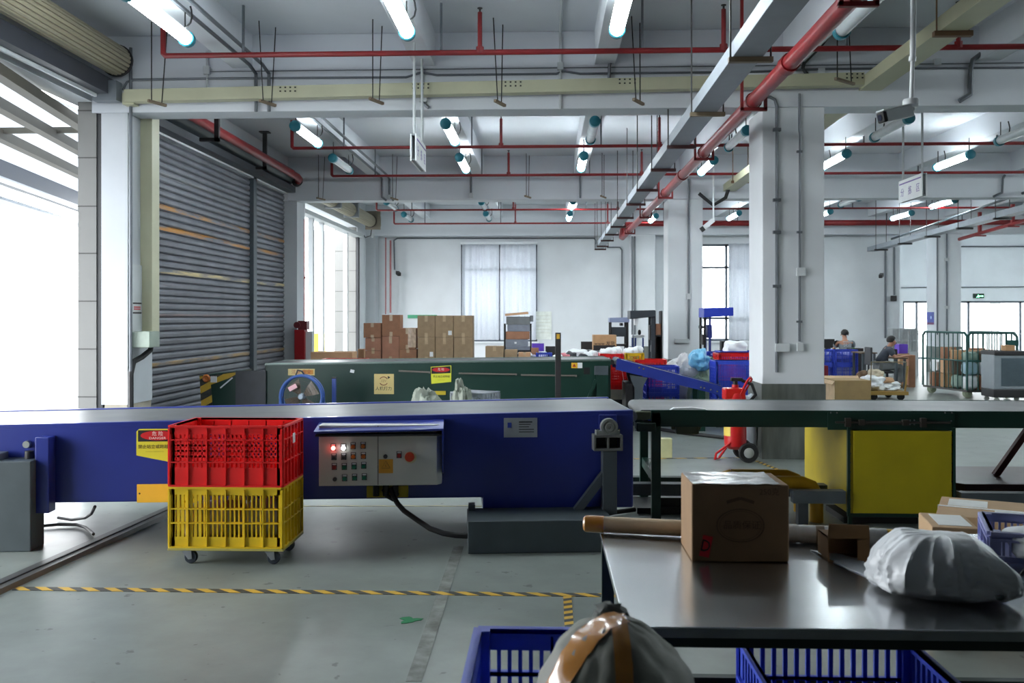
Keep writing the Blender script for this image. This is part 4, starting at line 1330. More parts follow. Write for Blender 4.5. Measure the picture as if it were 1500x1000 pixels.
# white parcels showing through the yellow crate
def lump(mb, c, r, seed, amp=0.25, fl=0.0, nu=24, nv=16, fr=1.6, fine=0.06, sq=4.0):
    def fn(d):
        q = d * fr + V((seed * 3.1, seed * 1.7, seed))
        k = 1 + amp * NZ.noise(q) + fine * (0.5 - abs(NZ.noise(q * 2.2))) * 1.5 + fine * 0.5 * NZ.noise(q * 5)
        return k * (abs(d.x) ** sq + abs(d.y) ** sq + abs(d.z) ** sq) ** (-1 / sq) * (0.92 if sq > 2.5 else 1)
    o = len(mb.v)
    mb.sph(c, r, nu, nv, fn)
    zb = V(c).z - (r[2] if not isinstance(r, (int, float)) else r) * (1 - fl)
    for i in range(o, len(mb.v)):
        if mb.v[i].z < zb:
            mb.v[i].z = zb
    return mb


for i, (dx_, dy_, rx) in enumerate(((-0.16, -0.02, 0.2), (0.18, 0.03, 0.17))):
    mb = lump(MB(), (cxm + dx_, cym + dy_, 0.142 + 0.13), (rx, 0.2, 0.13), 3 + i, 0.15, 0.0)
    tag(mb.build('poly_parcel', P('dull_white_poly', (196, 196, 192), 0.5, var=0.08, bump=0.2)), ('left' if i == 0 else 'right') + ' white poly parcel lying inside the yellow crate', 'parcel', 'parcels in the yellow crate')

# ================================================================== green belt conveyor on the right
t = T('belt_conveyor', 'green framed belt conveyor with yellow drive housing on the right', 'conveyor', (2.5, 8.1, 0))
GX0, GX1, GY0, GY1, GZ = 0.86, 6.5, 7.64, 8.66, 0.93
MB().box(0.80, GX1, GY0 + 0.03, GY1 - 0.03, GZ - 0.02, GZ).cyl((0.80, GY0 + 0.04, GZ - 0.045), (0.80, GY1 - 0.04, GZ - 0.045), 0.045, 16).build('belt', BELT, t)
for y0, y1 in ((GY0, GY0 + 0.03), (GY1 - 0.03, GY1)):
    MB().box(GX0, GX1, y0, y1, GZ - 0.135, GZ - 0.005).box(GX0, GX1, y0 - 0.006, y1, GZ - 0.012, GZ + 0.003).build('side_frame', GREEN, t, bev=0.003)
for y in (GY0 + 0.0, GY1 - 0.075):
    MB().box(0.865, 0.94, y, y + 0.075, 0.0, GZ - 0.02).box(0.8, 1.0, y - 0.02, y + 0.095, 0, 0.015).build('leg', GREEN, t, bev=0.003)
    MB().box(5.2, 5.275, y, y + 0.075, 0.0, GZ - 0.02).build('leg', GREEN, t, bev=0.003)
MB().box(0.88, 0.93, GY0 + 0.05, GY1 - 0.05, 0.32, 0.4).bar((0.9, GY0 + 0.04, GZ - 0.2), (0.9, GY0 + 0.3, GZ - 0.02), 0.03, 0.05).bar((0.9, GY0 + 0.04, 0.76), (0.72, GY0 + 0.04, 0.86), 0.04).build('cross_brace', GREEN, t)
mo = MB().box(0.735, 0.86, GY0 + 0.0, GY0 + 0.12, 0.85, 0.92).build('motor_bracket', P('olive_motor', (84, 90, 70), 0.5), t, bev=0.01)
MB().box(0.74, 0.9, GY0 - 0.02, GY0 + 0.14, 0.755, 0.83).build('gearbox', P('dark_green_gear', (24, 44, 36), 0.5), t, bev=0.01)
MB().box(1.08, 1.27, GY0 + 0.1, GY0 + 0.3, 0.72, 0.82).cyl((1.05, GY0 + 0.2, 0.78), (1.3, GY0 + 0.2, 0.78), 0.035, 10).build('drum_motor', P('olive_motor', (84, 90, 70), 0.5), t, bev=0.01)
# drive housing
hx0, hx1, hy0, hy1 = 2.46, 3.3, 7.6, 8.9
hz0, hz1 = Z_(749, 7.6), Z_(629, 7.6)
hs = MB().box(hx0 + 0.0, hx1, hy0 + 0.02, hy1, hz0, hz1).build('drive_housing', YEL, t, bev=0.004)
MB().box(hx0 + 0.035, hx1 - 0.02, hy0, hy0 + 0.022, hz0 + 0.006, hz1 + 0.002).build('front_panel', P('front_panel_yellow', (196, 178, 26), 0.5, var=0.1, scale=3), hs, bev=0.003)
for x in (hx0 + 0.016, hx1 - 0.01):
    for i in range(9):
        MB().lathe([(0.005, 0), (0.004, 0.003), (0, 0.003)], (x, hy0 + 0.02, hz0 + 0.04 + i * 0.075), (0, -1, 0), 8).build('rivet', DGREY, hs)
MB().box(hx0 - 0.012, hx0 + 0.01, hy0 - 0.0, hy0 + 0.03, hz0 - 0.02, hz1 + 0.03).box(hx1 - 0.008, hx1 + 0.012, hy0, hy0 + 0.03, 0, hz1 + 0.03).box(hx0, hx1, hy0 + 0.01, hy0 + 0.03, hz0 - 0.025, hz0 + 0.002).box(hx0, hx0 + 0.03, hy0 + 0.02, hy0 + 0.05, 0, hz0).build('housing_frame', GREEN, t)
# tensioner
fz = GZ - 0.1
a, b_ = at(1212, 602, GY0), at(1398, 630, GY0)
MB().box(a.x, b_.x, GY0 - 0.012, GY0, b_.z, a.z - 0.01).build('tensioner_plate', GREEN, t, bev=0.002)
tn = MB()
z = at(1300, 618, GY0).z
tn.cyl((X_(1222, GY0), GY0 - 0.03, z), (X_(1390, GY0), GY0 - 0.03, z), 0.009, 8)
for px, w_, h_ in ((1240, 0.045, 0.07), (1260, 0.045, 0.045), (1324, 0.05, 0.045), (1350, 0.045, 0.075)):
    x = X_(px, GY0)
    tn.box(x - w_ / 2, x + w_ / 2, GY0 - 0.05, GY0 - 0.01, z - h_ / 2, z + h_ / 2)
tn.box(X_(1264, GY0), X_(1320, GY0), GY0 - 0.016, GY0 - 0.011, z - 0.02, z + 0.012)
tn.build('tensioner_screw', P('oily_steel', (76, 70, 66), 0.4, metal=0.5), t)
k = MB()
for px, py in ((1216, 604), (1225, 604), (1383, 604), (1393, 604), (1332, 615), (1338, 615), (1332, 621), (1338, 621), (1392, 616)):
    q = at(px, py, GY0)
    k.lathe([(0.008, 0), (0.007, 0.006), (0, 0.006)], (q.x, GY0 - 0.012, q.z), (0, -1, 0), 8)
k.build('bolt', STEEL, t)
tag(MB().prism([(1.02, 0.93), (1.05, 0.948), (1.2, 0.952), (1.3, 0.94), (1.33, 0.932), (1.33, 0.93)], 7.66, 7.72).build('plastic_offcut', WPL), 'thin white plastic offcut lying on the green conveyor edge', 'plastic strip')

# grey channel, yellow hoops and maroon flatbed behind or beside the yellow housing
t = T('steel_channel', 'grey steel channel rail passing under the green conveyor', 'rail', (3, 7.95, 0.2))
MB().box(0.7, 2.4, 7.98, 8.1, 0.16, 0.26).build('rear_beam', DGREY, t)
MB().box(2.0, 2.42, 7.56, 7.66, Z_(733, 7.6), Z_(715, 7.6)).build('front_beam', P('channel_grey', (92, 100, 106), 0.5, var=0.1), t)
MB().box(3.36, 6.4, 7.6, 7.7, Z_(738, 7.65), Z_(716, 7.65)).build('front_beam', P('channel_grey', (92, 100, 106)), t)
for x in (2.05, 3.45, 5.6):
    MB().box(x, x + 0.08, 7.6, 7.68, 0, 0.2).build('foot', DGREY, t)
for i, (px, Yh) in enumerate(((1196, 7.75), (1172, 8.15))):
    xe = X_(px, Yh)
    z = Z_(704 if i == 0 else 694, Yh)
    tag(MB().tube([(1.62, Yh, z), (xe - 0.12, Yh, z), (xe - 0.04, Yh, z - 0.03), (xe, Yh, z - 0.1), (xe, Yh, 0)], 0.055, 12).tube([(1.62, Yh, z), (1.52, Yh, z - 0.03), (1.48, Yh, z - 0.1), (1.48, Yh, 0)], 0.055, 12).build('guard_hoop', P('hoop_yellow', (196, 150, 20), 0.45, var=0.1)),
        ('nearer' if i == 0 else 'farther') + ' yellow steel guard hoop beside the yellow drive housing', 'guard hoop', 'yellow guard hoops')
t = T('flatbed_trolley', 'maroon topped flatbed trolley under the right end of green conveyor', 'trolley', (4.8, 8.3, 0))
MB().prism([(3.42, 7.95), (3.5, 7.86), (6.3, 7.86), (6.3, 8.8), (3.42, 8.8)], 0.24, 0.3, 'z').build('deck', P('maroon_deck', (74, 50, 50), 0.3, var=0.2, scale=4), t, bev=0.006)
MB().bar((3.96, 8.3, 0.3), (4.32, 8.3, 0.82), 0.05).bar((4.32, 8.3, 0.3), (4.32, 8.3, 0.84), 0.04).build('handle_brace', P('maroon_paint', (96, 24, 24), 0.45), t)
for x in (3.7, 5.9):
    for y in (8.0, 8.65):
        MB().lathe([(0, -0.025), (0.1, -0.025), (0.11, 0), (0.1, 0.025), (0, 0.025)], (x, y, 0.11), (0, 1, 0), 16).box(x - 0.05, x + 0.05, y - 0.05, y + 0.05, 0.18, 0.24).build('caster', BLACK, t)

tag(MB().box(0.72, 1.5, 8.72, 8.82, Z_(713, 8.72), Z_(698, 8.72)).box(0.74, 0.8, 8.72, 8.82, 0, Z_(713, 8.72)).box(1.4, 1.46, 8.72, 8.82, 0, Z_(713, 8.72)).build('low_trestle', P('trestle_green', (36, 54, 50), 0.5)), 'low dark green trestle behind the legs of green conveyor', 'trestle')
tag(MB().box(0.78, 1.42, 8.0, 8.5, 0.0, 0.05).box(0.95, 1.3, 8.1, 8.4, 0.05, 0.12).build('black_mat', P('black_sheet', (24, 25, 27), 0.35, var=0.3)), 'black folded sheet on the floor behind the cardboard tube', 'sheet')
# black floor mat/drive base under the housing
tag(MB().prism([(2.45, 7.7), (3.05, 7.7), (2.75, 8.2), (2.45, 8.2)], 0.0, 0.05, 'z').build('drive_base_plate', BLKM), 'black base plate on the floor below the yellow housing', 'base plate')

# cream control box on the floor
tag(B(X_(967, 11.2), X_(984, 11.2), 11.15, 11.3, 0.0, Z_(641, 11.2)).build('metal_box', P('cream_box', (196, 196, 150), 0.5), bev=0.006), 'small cream metal box on the floor behind the green conveyor leg', 'box')

# ================================================================== floor marks
hz = hazard('hazard_tape', 9.0, 'XY', 1.0)
def strip(name, label, p, q, w, mat, cat, z=0.003):
    p, q = V(p), V(q)
    d = q - p
    L = d.length
    o = LT(name, label, cat, (p.x, p.y, 0), math.atan2(d.y, d.x))
    MB().box(0, L, -w / 2, w / 2, 0.0005, z).build('tape', mat, o)
    return o


a, b_ = atz(22, 862, 0), atz(905, 872, 0)
strip('floor_tape', 'black and yellow hazard tape running across the floor', a, b_, 0.07, hazard('hazard_across', 6.8, 'XY', 1.25), 'floor tape')
a, b_ = atz(831, 873, 0), atz(834, 922, 0)
b_ = a + (b_ - a) * 1.6
strip('floor_tape', 'short black and yellow hazard tape running towards the blue crate', a, b_, 0.05, hazard('hazard_along', 10.5, 'XY', 0.5), 'floor tape')
a, b_ = atz(600, 742, 0), atz(705, 741, 0)
strip('floor_tape', 'faded dashed hazard tape under the blue conveyor', atz(430, 741, 0), atz(715, 741, 0), 0.045, hazard('hazard_faded', 4.0, 'XY', 4.0, (176, 170, 120), (120, 122, 116)), 'floor tape')
strip('floor_tape', 'faded hazard tape on the floor beyond the green conveyor', atz(928, 672, 0), atz(1100, 670, 0), 0.045, hazard('hazard_faded', 4.0), 'floor tape')
strip('floor_tape', 'slanting black and yellow tape at foot of the main column', atz(1108, 675, 0), atz(1150, 692, 0), 0.05, hz, 'floor tape')
a, b_ = atz(672, 800, 0), atz(606, 998, 0)
m = bpy.data.materials.new('worn_tape_residue')
m.use_nodes = True
n, l, b = nodes_of(m)
tc = n.new('ShaderNodeTexCoord')
f = ramp_(noise_(6, 4, 0.6), 0.35, 0.65, *BW)
c = mixc(n, l, f, lin((88, 88, 84)), lin((140, 146, 140)))
l.new(c, b.inputs['Base Color'])
b.inputs['Roughness'].default_value = 0.6
strip('tape_residue', 'worn grey tape residue line on the bare floor', a, b_, 0.075, m, 'tape residue', 0.002)
p = atz(600, 908, 0)
pts = []
for i in range(18):
    an = 2 * math.pi * i / 18
    r = 1 + 0.35 * math.sin(an * 3 + 1) + 0.2 * math.sin(an * 5)
    pts.append((p.x + 0.052 * r * math.cos(an), p.y + 0.05 * r * math.sin(an)))
tag(MB().prism(pts, 0.0005, 0.003, 'z').build('paint_patch', P('green_floor_patch', (20, 120, 72), 0.5)), 'small green paint patch on the floor', 'paint patch')
# floor channel beside the left doorway
a, b_ = atz(-60, 889, 0), atz(246, 751, 0)
d = (b_ - a)
b_ = a + d * 1.5
o = LT('floor_channel', 'dark steel channel cover running along the floor towards left doorway', 'floor channel', (a.x, a.y, 0), math.atan2(d.y, d.x))
MB().prism([(-0.085, 0), (-0.07, 0.03), (0.07, 0.03), (0.085, 0)], 0, (b_ - a).length, 'x').build('cover', P('channel_steel', (84, 84, 84), 0.42, metal=0.4, var=0.2, scale=5), o)
MB().box(0, (b_ - a).length, -0.012, 0.0, 0.03, 0.036).build('ridge', BLKM, o)
# ================================================================== foreground packing table
TZ, TX0, TX1, TY0, TY1 = 0.80, 0.235, 2.45, 2.69, 3.89
t = LT('packing_table', 'steel topped packing table with dark green frame in the foreground', 'table', (0, 0, 0), 0.003)
TOPM = bpy.data.materials.new('scuffed_steel_top')
TOPM.use_nodes = True
n, l, b = nodes_of(TOPM)
tc = n.new('ShaderNodeTexCoord')
mp = n.new('ShaderNodeMapping')
mp.inputs['Scale'].default_value = (4, 1.5, 1)
l.new(tc.outputs['Object'], mp.inputs['Vector'])
l.new(ramp_(noise_(3, 5), 0.3, 0.7, lin((224, 228, 231)), lin((236, 239, 241))), b.inputs['Base Color'])
b.inputs['Metallic'].default_value = 1.0
mr = n.new('ShaderNodeMapRange')
mr.inputs['To Min'].default_value = 0.18
mr.inputs['To Max'].default_value = 0.268
l.new(noise_(2.0, 4, 0.5, mp.outputs[0]), mr.inputs['Value'])
l.new(mr.outputs[0], b.inputs['Roughness'])
top = MB().box(TX0, TX1, TY0, TY1, TZ - 0.024, TZ).build('table_top', TOPM, t, bev=0.003)
k = MB()
k.box(TX0, TX1, TY0 - 0.002, TY0 + 0.002, TZ - 0.03, TZ - 0.004)
k.build('front_lip', P('lip_steel', (150, 154, 156), 0.35, metal=0.8, var=0.15, scale=8), top)
DKG = P('table_frame_green', (14, 38, 32), 0.45, var=0.1)
MB().box(TX0 + 0.01, TX1, TY0 + 0.01, TY0 + 0.06, TZ - 0.062, TZ - 0.024).box(TX0 + 0.01, TX1, TY1 - 0.06, TY1 - 0.01, TZ - 0.062, TZ - 0.024).box(TX0 + 0.01, TX0 + 0.06, TY0 + 0.01, TY1 - 0.01, TZ - 0.062, TZ - 0.024).build('apron', DKG, t)
for x in (TX0 + 0.005, TX1 - 0.07):
    for y in (TY0 + 0.01, TY1 - 0.06):
        MB().box(x, x + 0.05, y, y + 0.05, 0, TZ - 0.03).build('leg', DKG, t)
MB().box(TX0 + 0.05, TX1, TY1 - 0.055, TY1 - 0.015, 0.16, 0.21).box(TX0 + 0.01, TX0 + 0.05, TY0 + 0.05, TY1 - 0.05, 0.16, 0.21).build('stretcher', DKG, t)


# carton helper in world coordinates
def carton(label, x0, x1, y0, y1, z0, z1, mat=None, grp=None, tape=True, label_=None, cat='box', rz=0.0, lid=None, name='cardboard_box', vt=True):
    mat = mat or CARD
    c = ((x0 + x1) / 2, (y0 + y1) / 2, z0)
    t = LT(name, label, cat, c, rz, grp)
    a, b, h = (x1 - x0) / 2, (y1 - y0) / 2, z1 - z0
    MB().box(-a, a, -b, b, 0.0005, h).build('carton_body', mat, t, bev=min(0.006, h * 0.05))
    if tape:
        w = min(0.03, a * 0.22)
        e = 0.0012
        k = MB().box(-w, w, -b - e, b + e, h - 0.0002, h + e)
        if vt:
            k.box(-w, w, -b - e, -b + e, h * 0.72, h + e)
            MB().box(-w, w, -b - e, -b + e, 0, h * 0.2).build('tape', CTAPE, t)
        k.build('tape', CTAPE, t)
    if label_:
        u0, u1, v0, v1 = label_
        MB().box(-a + 2 * a * u0, -a + 2 * a * u1, -b - 0.002, -b, h * v0, h * v1).build('shipping_label', WPL, t)
    return t


# main carton on the table
bx0, bx1, by0, by1, bz1 = 0.532, 0.887, 3.41, 3.68, 1.084
t = carton('large brown carton with red letter D sticker on the steel table', bx0, bx1, by0, by1, TZ, bz1, P('worn_carton', (150, 118, 84), 0.75, var=0.12, scale=7), tape=False)
a, b_, h = (bx1 - bx0) / 2, (by1 - by0) / 2, bz1 - TZ
vs, fs = [], []
nx, ny = 26, 14
for j in range(ny + 1):
    for i in range(nx + 1):
        x, y = -a * 0.98 + 1.8 * a * i / nx, -b_ * 0.98 + 1.94 * b_ * j / ny
        q = V((x * 9, y * 22 + x * 10, 1.3))
        vs.append((x, y, h + 0.0015 + 0.006 * abs(NZ.noise(q)) + 0.003 * NZ.noise(q * 2.7)))
for j in range(ny):
    for i in range(nx):
        fs.append((j * (nx + 1) + i, j * (nx + 1) + i + 1, (j + 1) * (nx + 1) + i + 1, (j + 1) * (nx + 1) + i))
MB().add(vs, fs, True).build('shiny_clear_tape', P('silvery_clear_tape', (206, 208, 206), 0.2, var=0.1, scale=30), t)
R = Matrix.Rotation(0.2, 3, 'Y')
s = MB().ob((-a + 0.052, -b_ - 0.0012, 0.058), (0.036, 0.0016, 0.078), R).build('red_sticker', P('red_sticker', (230, 44, 56), 0.5, var=0.08), t)
text(s, 'D', (-a + 0.05, -b_ - 0.0026, 0.058), 0.062, INK, (math.pi / 2, -0.0, 0), sx=0.8).rotation_euler = (math.pi / 2, 0.2, 0)
PR = P('faded_brown_print', (112, 84, 60), 0.75, var=0.08)
k = MB()
for rad, w_ in ((0.075, 0.004), (0.066, 0.002)):
    pts = [(0.0 + 1.15 * rad * math.cos(i * math.pi / 16), -b_ - 0.001, 0.135 + 0.8 * rad * math.sin(i * math.pi / 16)) for i in range(32)]
    k.tube(pts, w_ / 2, 4, closed=True)
k.bar((-0.05, -b_ - 0.0006, 0.22), (0.0, -b_ - 0.0006, 0.235), 0.001, 0.012).bar((0.0, -b_ - 0.0006, 0.235), (0.05, -b_ - 0.0006, 0.22), 0.001, 0.012)
k.build('faded_print', PR, t)
text(t, '品质保证', (0.005, -b_ - 0.001, 0.135), 0.034, PR)
text(t, '250克', (0.105, -b_ - 0.001, 0.258), 0.03, PR)

# cardboard tube lying behind the carton
A, Bv = V((0.154, 3.865, TZ + 0.036)), V((1.43, 3.64, TZ + 0.036))
d = (Bv - A)
u = d.normalized()
t = T('cardboard_tube', 'long cardboard tube with taped orange end lying behind the carton', 'tube', (0.8, 3.75, TZ))
MB().cyl(A + u * 0.02, A + d * 0.7, 0.033, 18).build('tube_shell', P('tube_card', (216, 194, 162), 0.6, var=0.06, scale=12), t)
MB().lathe([(0, 0), (0.026, 0.0), (0.034, 0.008), (0.0352, 0.02), (0.0352, 0.085), (0.033, 0.087)], A, u, 20).build('orange_tape_end', TAPE, t)
mb = MB()
k = 0
pts, rr = [], []
for i in range(26):
    f = 0.6 + 0.32 * i / 25
    pts.append(A + d * f)
    rr.append(0.0345 + 0.0022 * abs(math.sin(i * 1.9)))
mb.tube(pts, rr, 14).build('plastic_wrap', P('milky_wrap', (204, 206, 204), 0.25, var=0.1, scale=20), t)
MB().cyl(A + d * 0.715, A + d * 0.74, 0.0372, 16).build('tape_band', P('grey_tape_band', (120, 108, 90), 0.4), t)
MB().cyl(A + d * 0.92, Bv, 0.034, 18).build('yellow_end', P('yellow_tube_end', (214, 170, 40), 0.5), t)

# small open box with dark mouth
ox0, ox1, oy0, oz1 = X_(1213, 3.42), X_(1274, 3.42), 3.42, Z_(783, 3.42)
t = T('open_box', 'small open brown box lying on its side behind the white bag', 'box', ((ox0 + ox1) / 2, 3.5, TZ))
w_ = 0.005
MB().box(ox0, ox1, oy0 + 0.12, oy0 + 0.125, TZ, oz1).box(ox0, ox0 + w_, oy0, oy0 + 0.12, TZ, oz1).box(ox1 - w_, ox1, oy0, oy0 + 0.12, TZ, oz1).box(ox0, ox1, oy0, oy0 + 0.12, TZ + 0.0005, TZ + w_).box(ox0, ox1, oy0, oy0 + 0.12, oz1 - w_, oz1).build('box_body', P('brown_open_box', (140, 104, 66), 0.8, var=0.1), t)
MB().bar((ox0, oy0, oz1), (ox0, oy0 - 0.012, oz1 + 0.045), 0.003, 0.003).prism([(ox0, oz1 - 0.003), (ox1, oz1 - 0.003), (ox1 - 0.003, oz1 + 0.045), (ox0 + 0.003, oz1 + 0.05)], oy0 - 0.002, oy0 + 0.002).build('flap', P('brown_open_box', (140, 104, 66)), t)
MB().prism([(ox1 - 0.005, TZ + 0.005), (ox1 - 0.045, TZ + 0.01), (ox1 - 0.045, oz1 - 0.01), (ox1 - 0.005, oz1 - 0.004)], oy0 - 0.003, oy0).build('side_flap', P('brown_open_box', (140, 104, 66)), t)

# folded paper leaflets on the table
def sheet(mb, poly, n=10, lift=0.0, seed=0.0):
    """polygon quad (4 corners, x,y) as a slightly curled sheet"""
    vs, fs = [], []
    for j in range(n + 1):
        for i in range(n + 1):
            u_, v_ = i / n, j / n
            p = [poly[0][k] * (1 - u_) * (1 - v_) + poly[1][k] * u_ * (1 - v_) + poly[2][k] * u_ * v_ + poly[3][k] * (1 - u_) * v_ for k in range(2)]
            z = TZ + 0.002 + lift * (u_ * (1 - u_)) * 2 + 0.003 * abs(NZ.noise(V((p[0] * 14, p[1] * 14, seed))))
            vs.append((p[0], p[1], z))
    for j in range(n):
        for i in range(n):
            fs.append((j * (n + 1) + i, j * (n + 1) + i + 1, (j + 1) * (n + 1) + i + 1, (j + 1) * (n + 1) + i))
    return mb.add(vs, fs, True)


q = lambda px, py: tuple(atz(px, py, TZ))[:2]
o = sheet(MB(), [q(1187, 806), q(1212, 820), q(1275, 848), q(1262, 815)], 10, 0.01, 1.0).build('paper_leaflet', P('white_paper', (214, 218, 224), 0.5, var=0.03))
so = o.modifiers.new('s', 'SOLIDIFY')
so.thickness = 0.002
tag(o, 'white paper leaflet lying between the small open box and the white bag', 'paper')

# big white poly mailer bag
random.seed(23)
CRS = [(random.uniform(-math.pi, math.pi), random.uniform(0.03, 0.09), random.uniform(0.03, 0.075) * random.choice((1, 1, -0.8)), random.uniform(-0.5, 0.9), random.uniform(0.35, 1.0), random.uniform(-0.35, 0.35)) for _ in range(46)]


def bag_fn(d):
    a_ = math.atan2(d.y, d.x)
    q = d * 1.3
    k = 1 + 0.10 * NZ.noise(q + V((4.2, 1.1, 0))) + 0.04 * NZ.noise(q * 2.4)
    for ca, cw_, ch_, zc, zl, tw in CRS:
        da = (a_ - ca - tw * (d.z - zc) + math.pi) % (2 * math.pi) - math.pi
        u = abs(da) / cw_
        if u < 3:
            # a crease: sharp ridge on one side, soft fall on the other
            p = math.exp(-u * (2.2 if da > 0 else 0.9))
            k += ch_ * p * math.exp(-((d.z - zc) / zl) ** 2) * (1 - d.z ** 4)
    k += 0.012 * NZ.noise(q * 9)
    return k * 0.93 * (abs(d.x) ** 3.2 + abs(d.y) ** 3.2 + abs(d.z) ** 3.2) ** (-1 / 3.2)


mb = MB().sph((0, 0, 0.075), (0.225, 0.165, 0.128), 160, 90, bag_fn)
for v in mb.v:
    if v.z < 0.04:
        v.z = max(0.003, 0.04 + (v.z - 0.04) * 0.45) if v.z > -0.06 else 0.003
    if v.x > 0.08:
        v.z *= 1 - 0.4 * (v.x - 0.08) / 0.16
    if v.x < -0.12:
        v.z *= 1 - 0.25 * (-0.12 - v.x) / 0.1
    v.x += 0.03 * (v.z - 0.08)
    v.z = max(v.z, 0.003)
t = LT('poly_mailer_bag', 'big crumpled white poly mailer bag on the steel table', 'bag', (1.28, 3.05, TZ), -0.15)
mb.build('bag_body', BAGW, t)
p = V((0.13, -0.168, 0.045))
MB().sph(p, (0.016, 0.008, 0.008), 12, 8, lambda d: 1 + 0.4 * NZ.noise(d * 2)).build('dark_tear', P('dark_print_patch', (40, 56, 58), 0.5), t)
# lavender basket with papers
lb = crate('lavender plastic basket of white papers at the back of the table', 1.92, 3.5, TZ, 0.52, 0.36, 0.12, LAVP, name='plastic_basket', cat='basket', rz=-0.35, nx=24, ny=16, rows=1, ribs=3, bot=0.03, rim=0.03)
o = lump(MB(), (1.86, 3.45, TZ + 0.075), (0.17, 0.13, 0.05), 2.2, 0.3, 0.1).build('paper_bundle', P('white_paper', (214, 218, 224)))
tag(o, 'crumpled white papers lying in the lavender basket', 'paper')
p = atz(1500, 848, TZ)
tag(MB().tube([V((1.62, 3.22, TZ + 0.012)), V((1.68, 3.27, TZ + 0.05)), V((1.74, 3.2, TZ + 0.07)), V((1.82, 3.12, TZ + 0.012)), V((1.95, 3.1, TZ + 0.012))], 0.006, 6).build('thin_cable', BLACK), 'thin black cable curling in front of the lavender basket', 'cable')

# cartons on the floor beyond the table
def from_px(px0, px1, py0, py1, Y):
    a, b_ = at(px0, py1, Y), at(px1, py0, Y)
    return a.x, b_.x, a.z, b_.z


PC = P('pale_carton', (176, 146, 112), 0.8, var=0.08)
Yb1 = 4.8
t = carton('brown carton with white label on top beyond the lavender basket', X_(1378, Yb1), X_(1444, Yb1), Yb1, Yb1 + 0.36, 0, Z_(768, Yb1), PC, tape=False, rz=-0.2)
h = Z_(768, Yb1)
MB().box(-0.07, 0.09, -0.13, 0.14, h, h + 0.002).build('shipping_label', P('label_paper', (206, 208, 206), 0.45), t)
Yb2 = 5.4
a = X_(1415, Yb2)
t = carton('strapped carton with printed sides beyond the table, at right edge', a, a + 0.62, Yb2, Yb2 + 0.62, 0, Z_(757, Yb2), PC, tape=False, rz=-0.45)
h = Z_(757, Yb2)
MB().box(0.0, 0.28, -0.28, -0.02, h, h + 0.002).build('shipping_label', P('label_paper', (206, 208, 206)), t)
MB().box(-0.26, -0.04, 0.02, 0.24, h, h + 0.002).build('shipping_label', P('label_paper', (206, 208, 206)), t)
MB().box(-0.312, 0.312, -0.03, -0.012, h, h + 0.004).box(-0.314, -0.31, -0.03, -0.012, 0.1, h + 0.004).build('white_strap', WPL, t)
for i in range(6):
    MB().box(-0.28 + i * 0.1, -0.23 + i * 0.1, -0.3125, -0.31, h - 0.15, h - 0.06).build('print_mark', PR, t)

# blue crates in the foreground
crate('blue openwork crate under the steel table', 0.99, 2.98, 0.12, 0.60, 0.7, 0.43, BLUP, nx=15, ny=16, rows=3, ribs=1, bot=0.08, rim=0.03)
tag(B(0.4, 1.6, 2.74, 3.82, 0.06, 0.119).build('wooden_pallet', P('pallet_wood', (120, 96, 66), 0.8, var=0.15, stretch=(1, 8, 1))), 'low wooden board under the blue crate beneath the table', 'board')
bc = crate('blue crate at picture bottom holding the taped grey sack', 0.015, 2.27, 0.41, 0.42, 0.68, 0.41, BLUP, nx=14, ny=20, rows=4, ribs=2, bot=0.08, rim=0.06)
MB().box(0.03, 0.16, 0.336, 0.343, 0.355, 0.385).build('label_strip', P('faded_label', (120, 118, 150), 0.5), bc)
crate('blue crate under the one holding the taped sack', 0.015, 2.27, 0.0, 0.42, 0.68, 0.41, BLUP, nx=14, ny=20, rows=4, ribs=2, bot=0.08, rim=0.06)

# taped grey sack
SC, SR = V((0.155, 2.16, 0.76)), V((0.185, 0.24, 0.235))
def sack_fn(d):
    q = d * 1.5
    a_ = math.atan2(d.y, d.x)
    k = 1 + 0.06 * NZ.noise(q + V((1, 7, 3)))
    k += 0.05 * (1 - abs(NZ.noise(V((math.cos(a_) * 3, math.sin(a_) * 3, d.z)))) * 2) * (1 - d.z * d.z)
    k += 0.03 * NZ.noise(q * 4) + 0.03 * (0.4 - abs(NZ.noise(V((math.cos(a_) * 6, math.sin(a_) * 6, d.z * 2 + 4)))))
    return k


def spt(d, o=0.0):
    d = V(d).normalized()
    k = sack_fn(d)
    return SC + V((d.x * SR.x * k, d.y * SR.y * k, d.z * SR.z * k)) + d * o


t = T('taped_sack', 'grey sack bound with shiny brown tape, bulging out of blue crate', 'sack', (SC.x, SC.y, 0.55))
mb = MB().sph(SC, SR, 64, 40, sack_fn)
mb.v = [V((v.x, v.y, max(v.z, 0.53))) for v in mb.v]
mb.build('sack_body', P('grey_sack_cloth', (128, 130, 122), 0.6, var=0.14, scale=6, bump=0.4, spec=0.3), t)


def strap(dirs, w):
    vs, fs = [], []
    for i, (d0, side) in enumerate(dirs):
        for sgn in (-1, -0.33, 0.33, 1):
            vs.append(spt(V(d0).normalized() + V(side).normalized() * w * sgn, 0.0035 + 0.002 * NZ.noise(V((i * 0.9, sgn, 2)))))
    for i in range(len(dirs) - 1):
        for j in range(3):
            fs.append((i * 4 + j, i * 4 + j + 1, i * 4 + 5 + j, i * 4 + 4 + j))
    return MB().add(vs, fs, True)


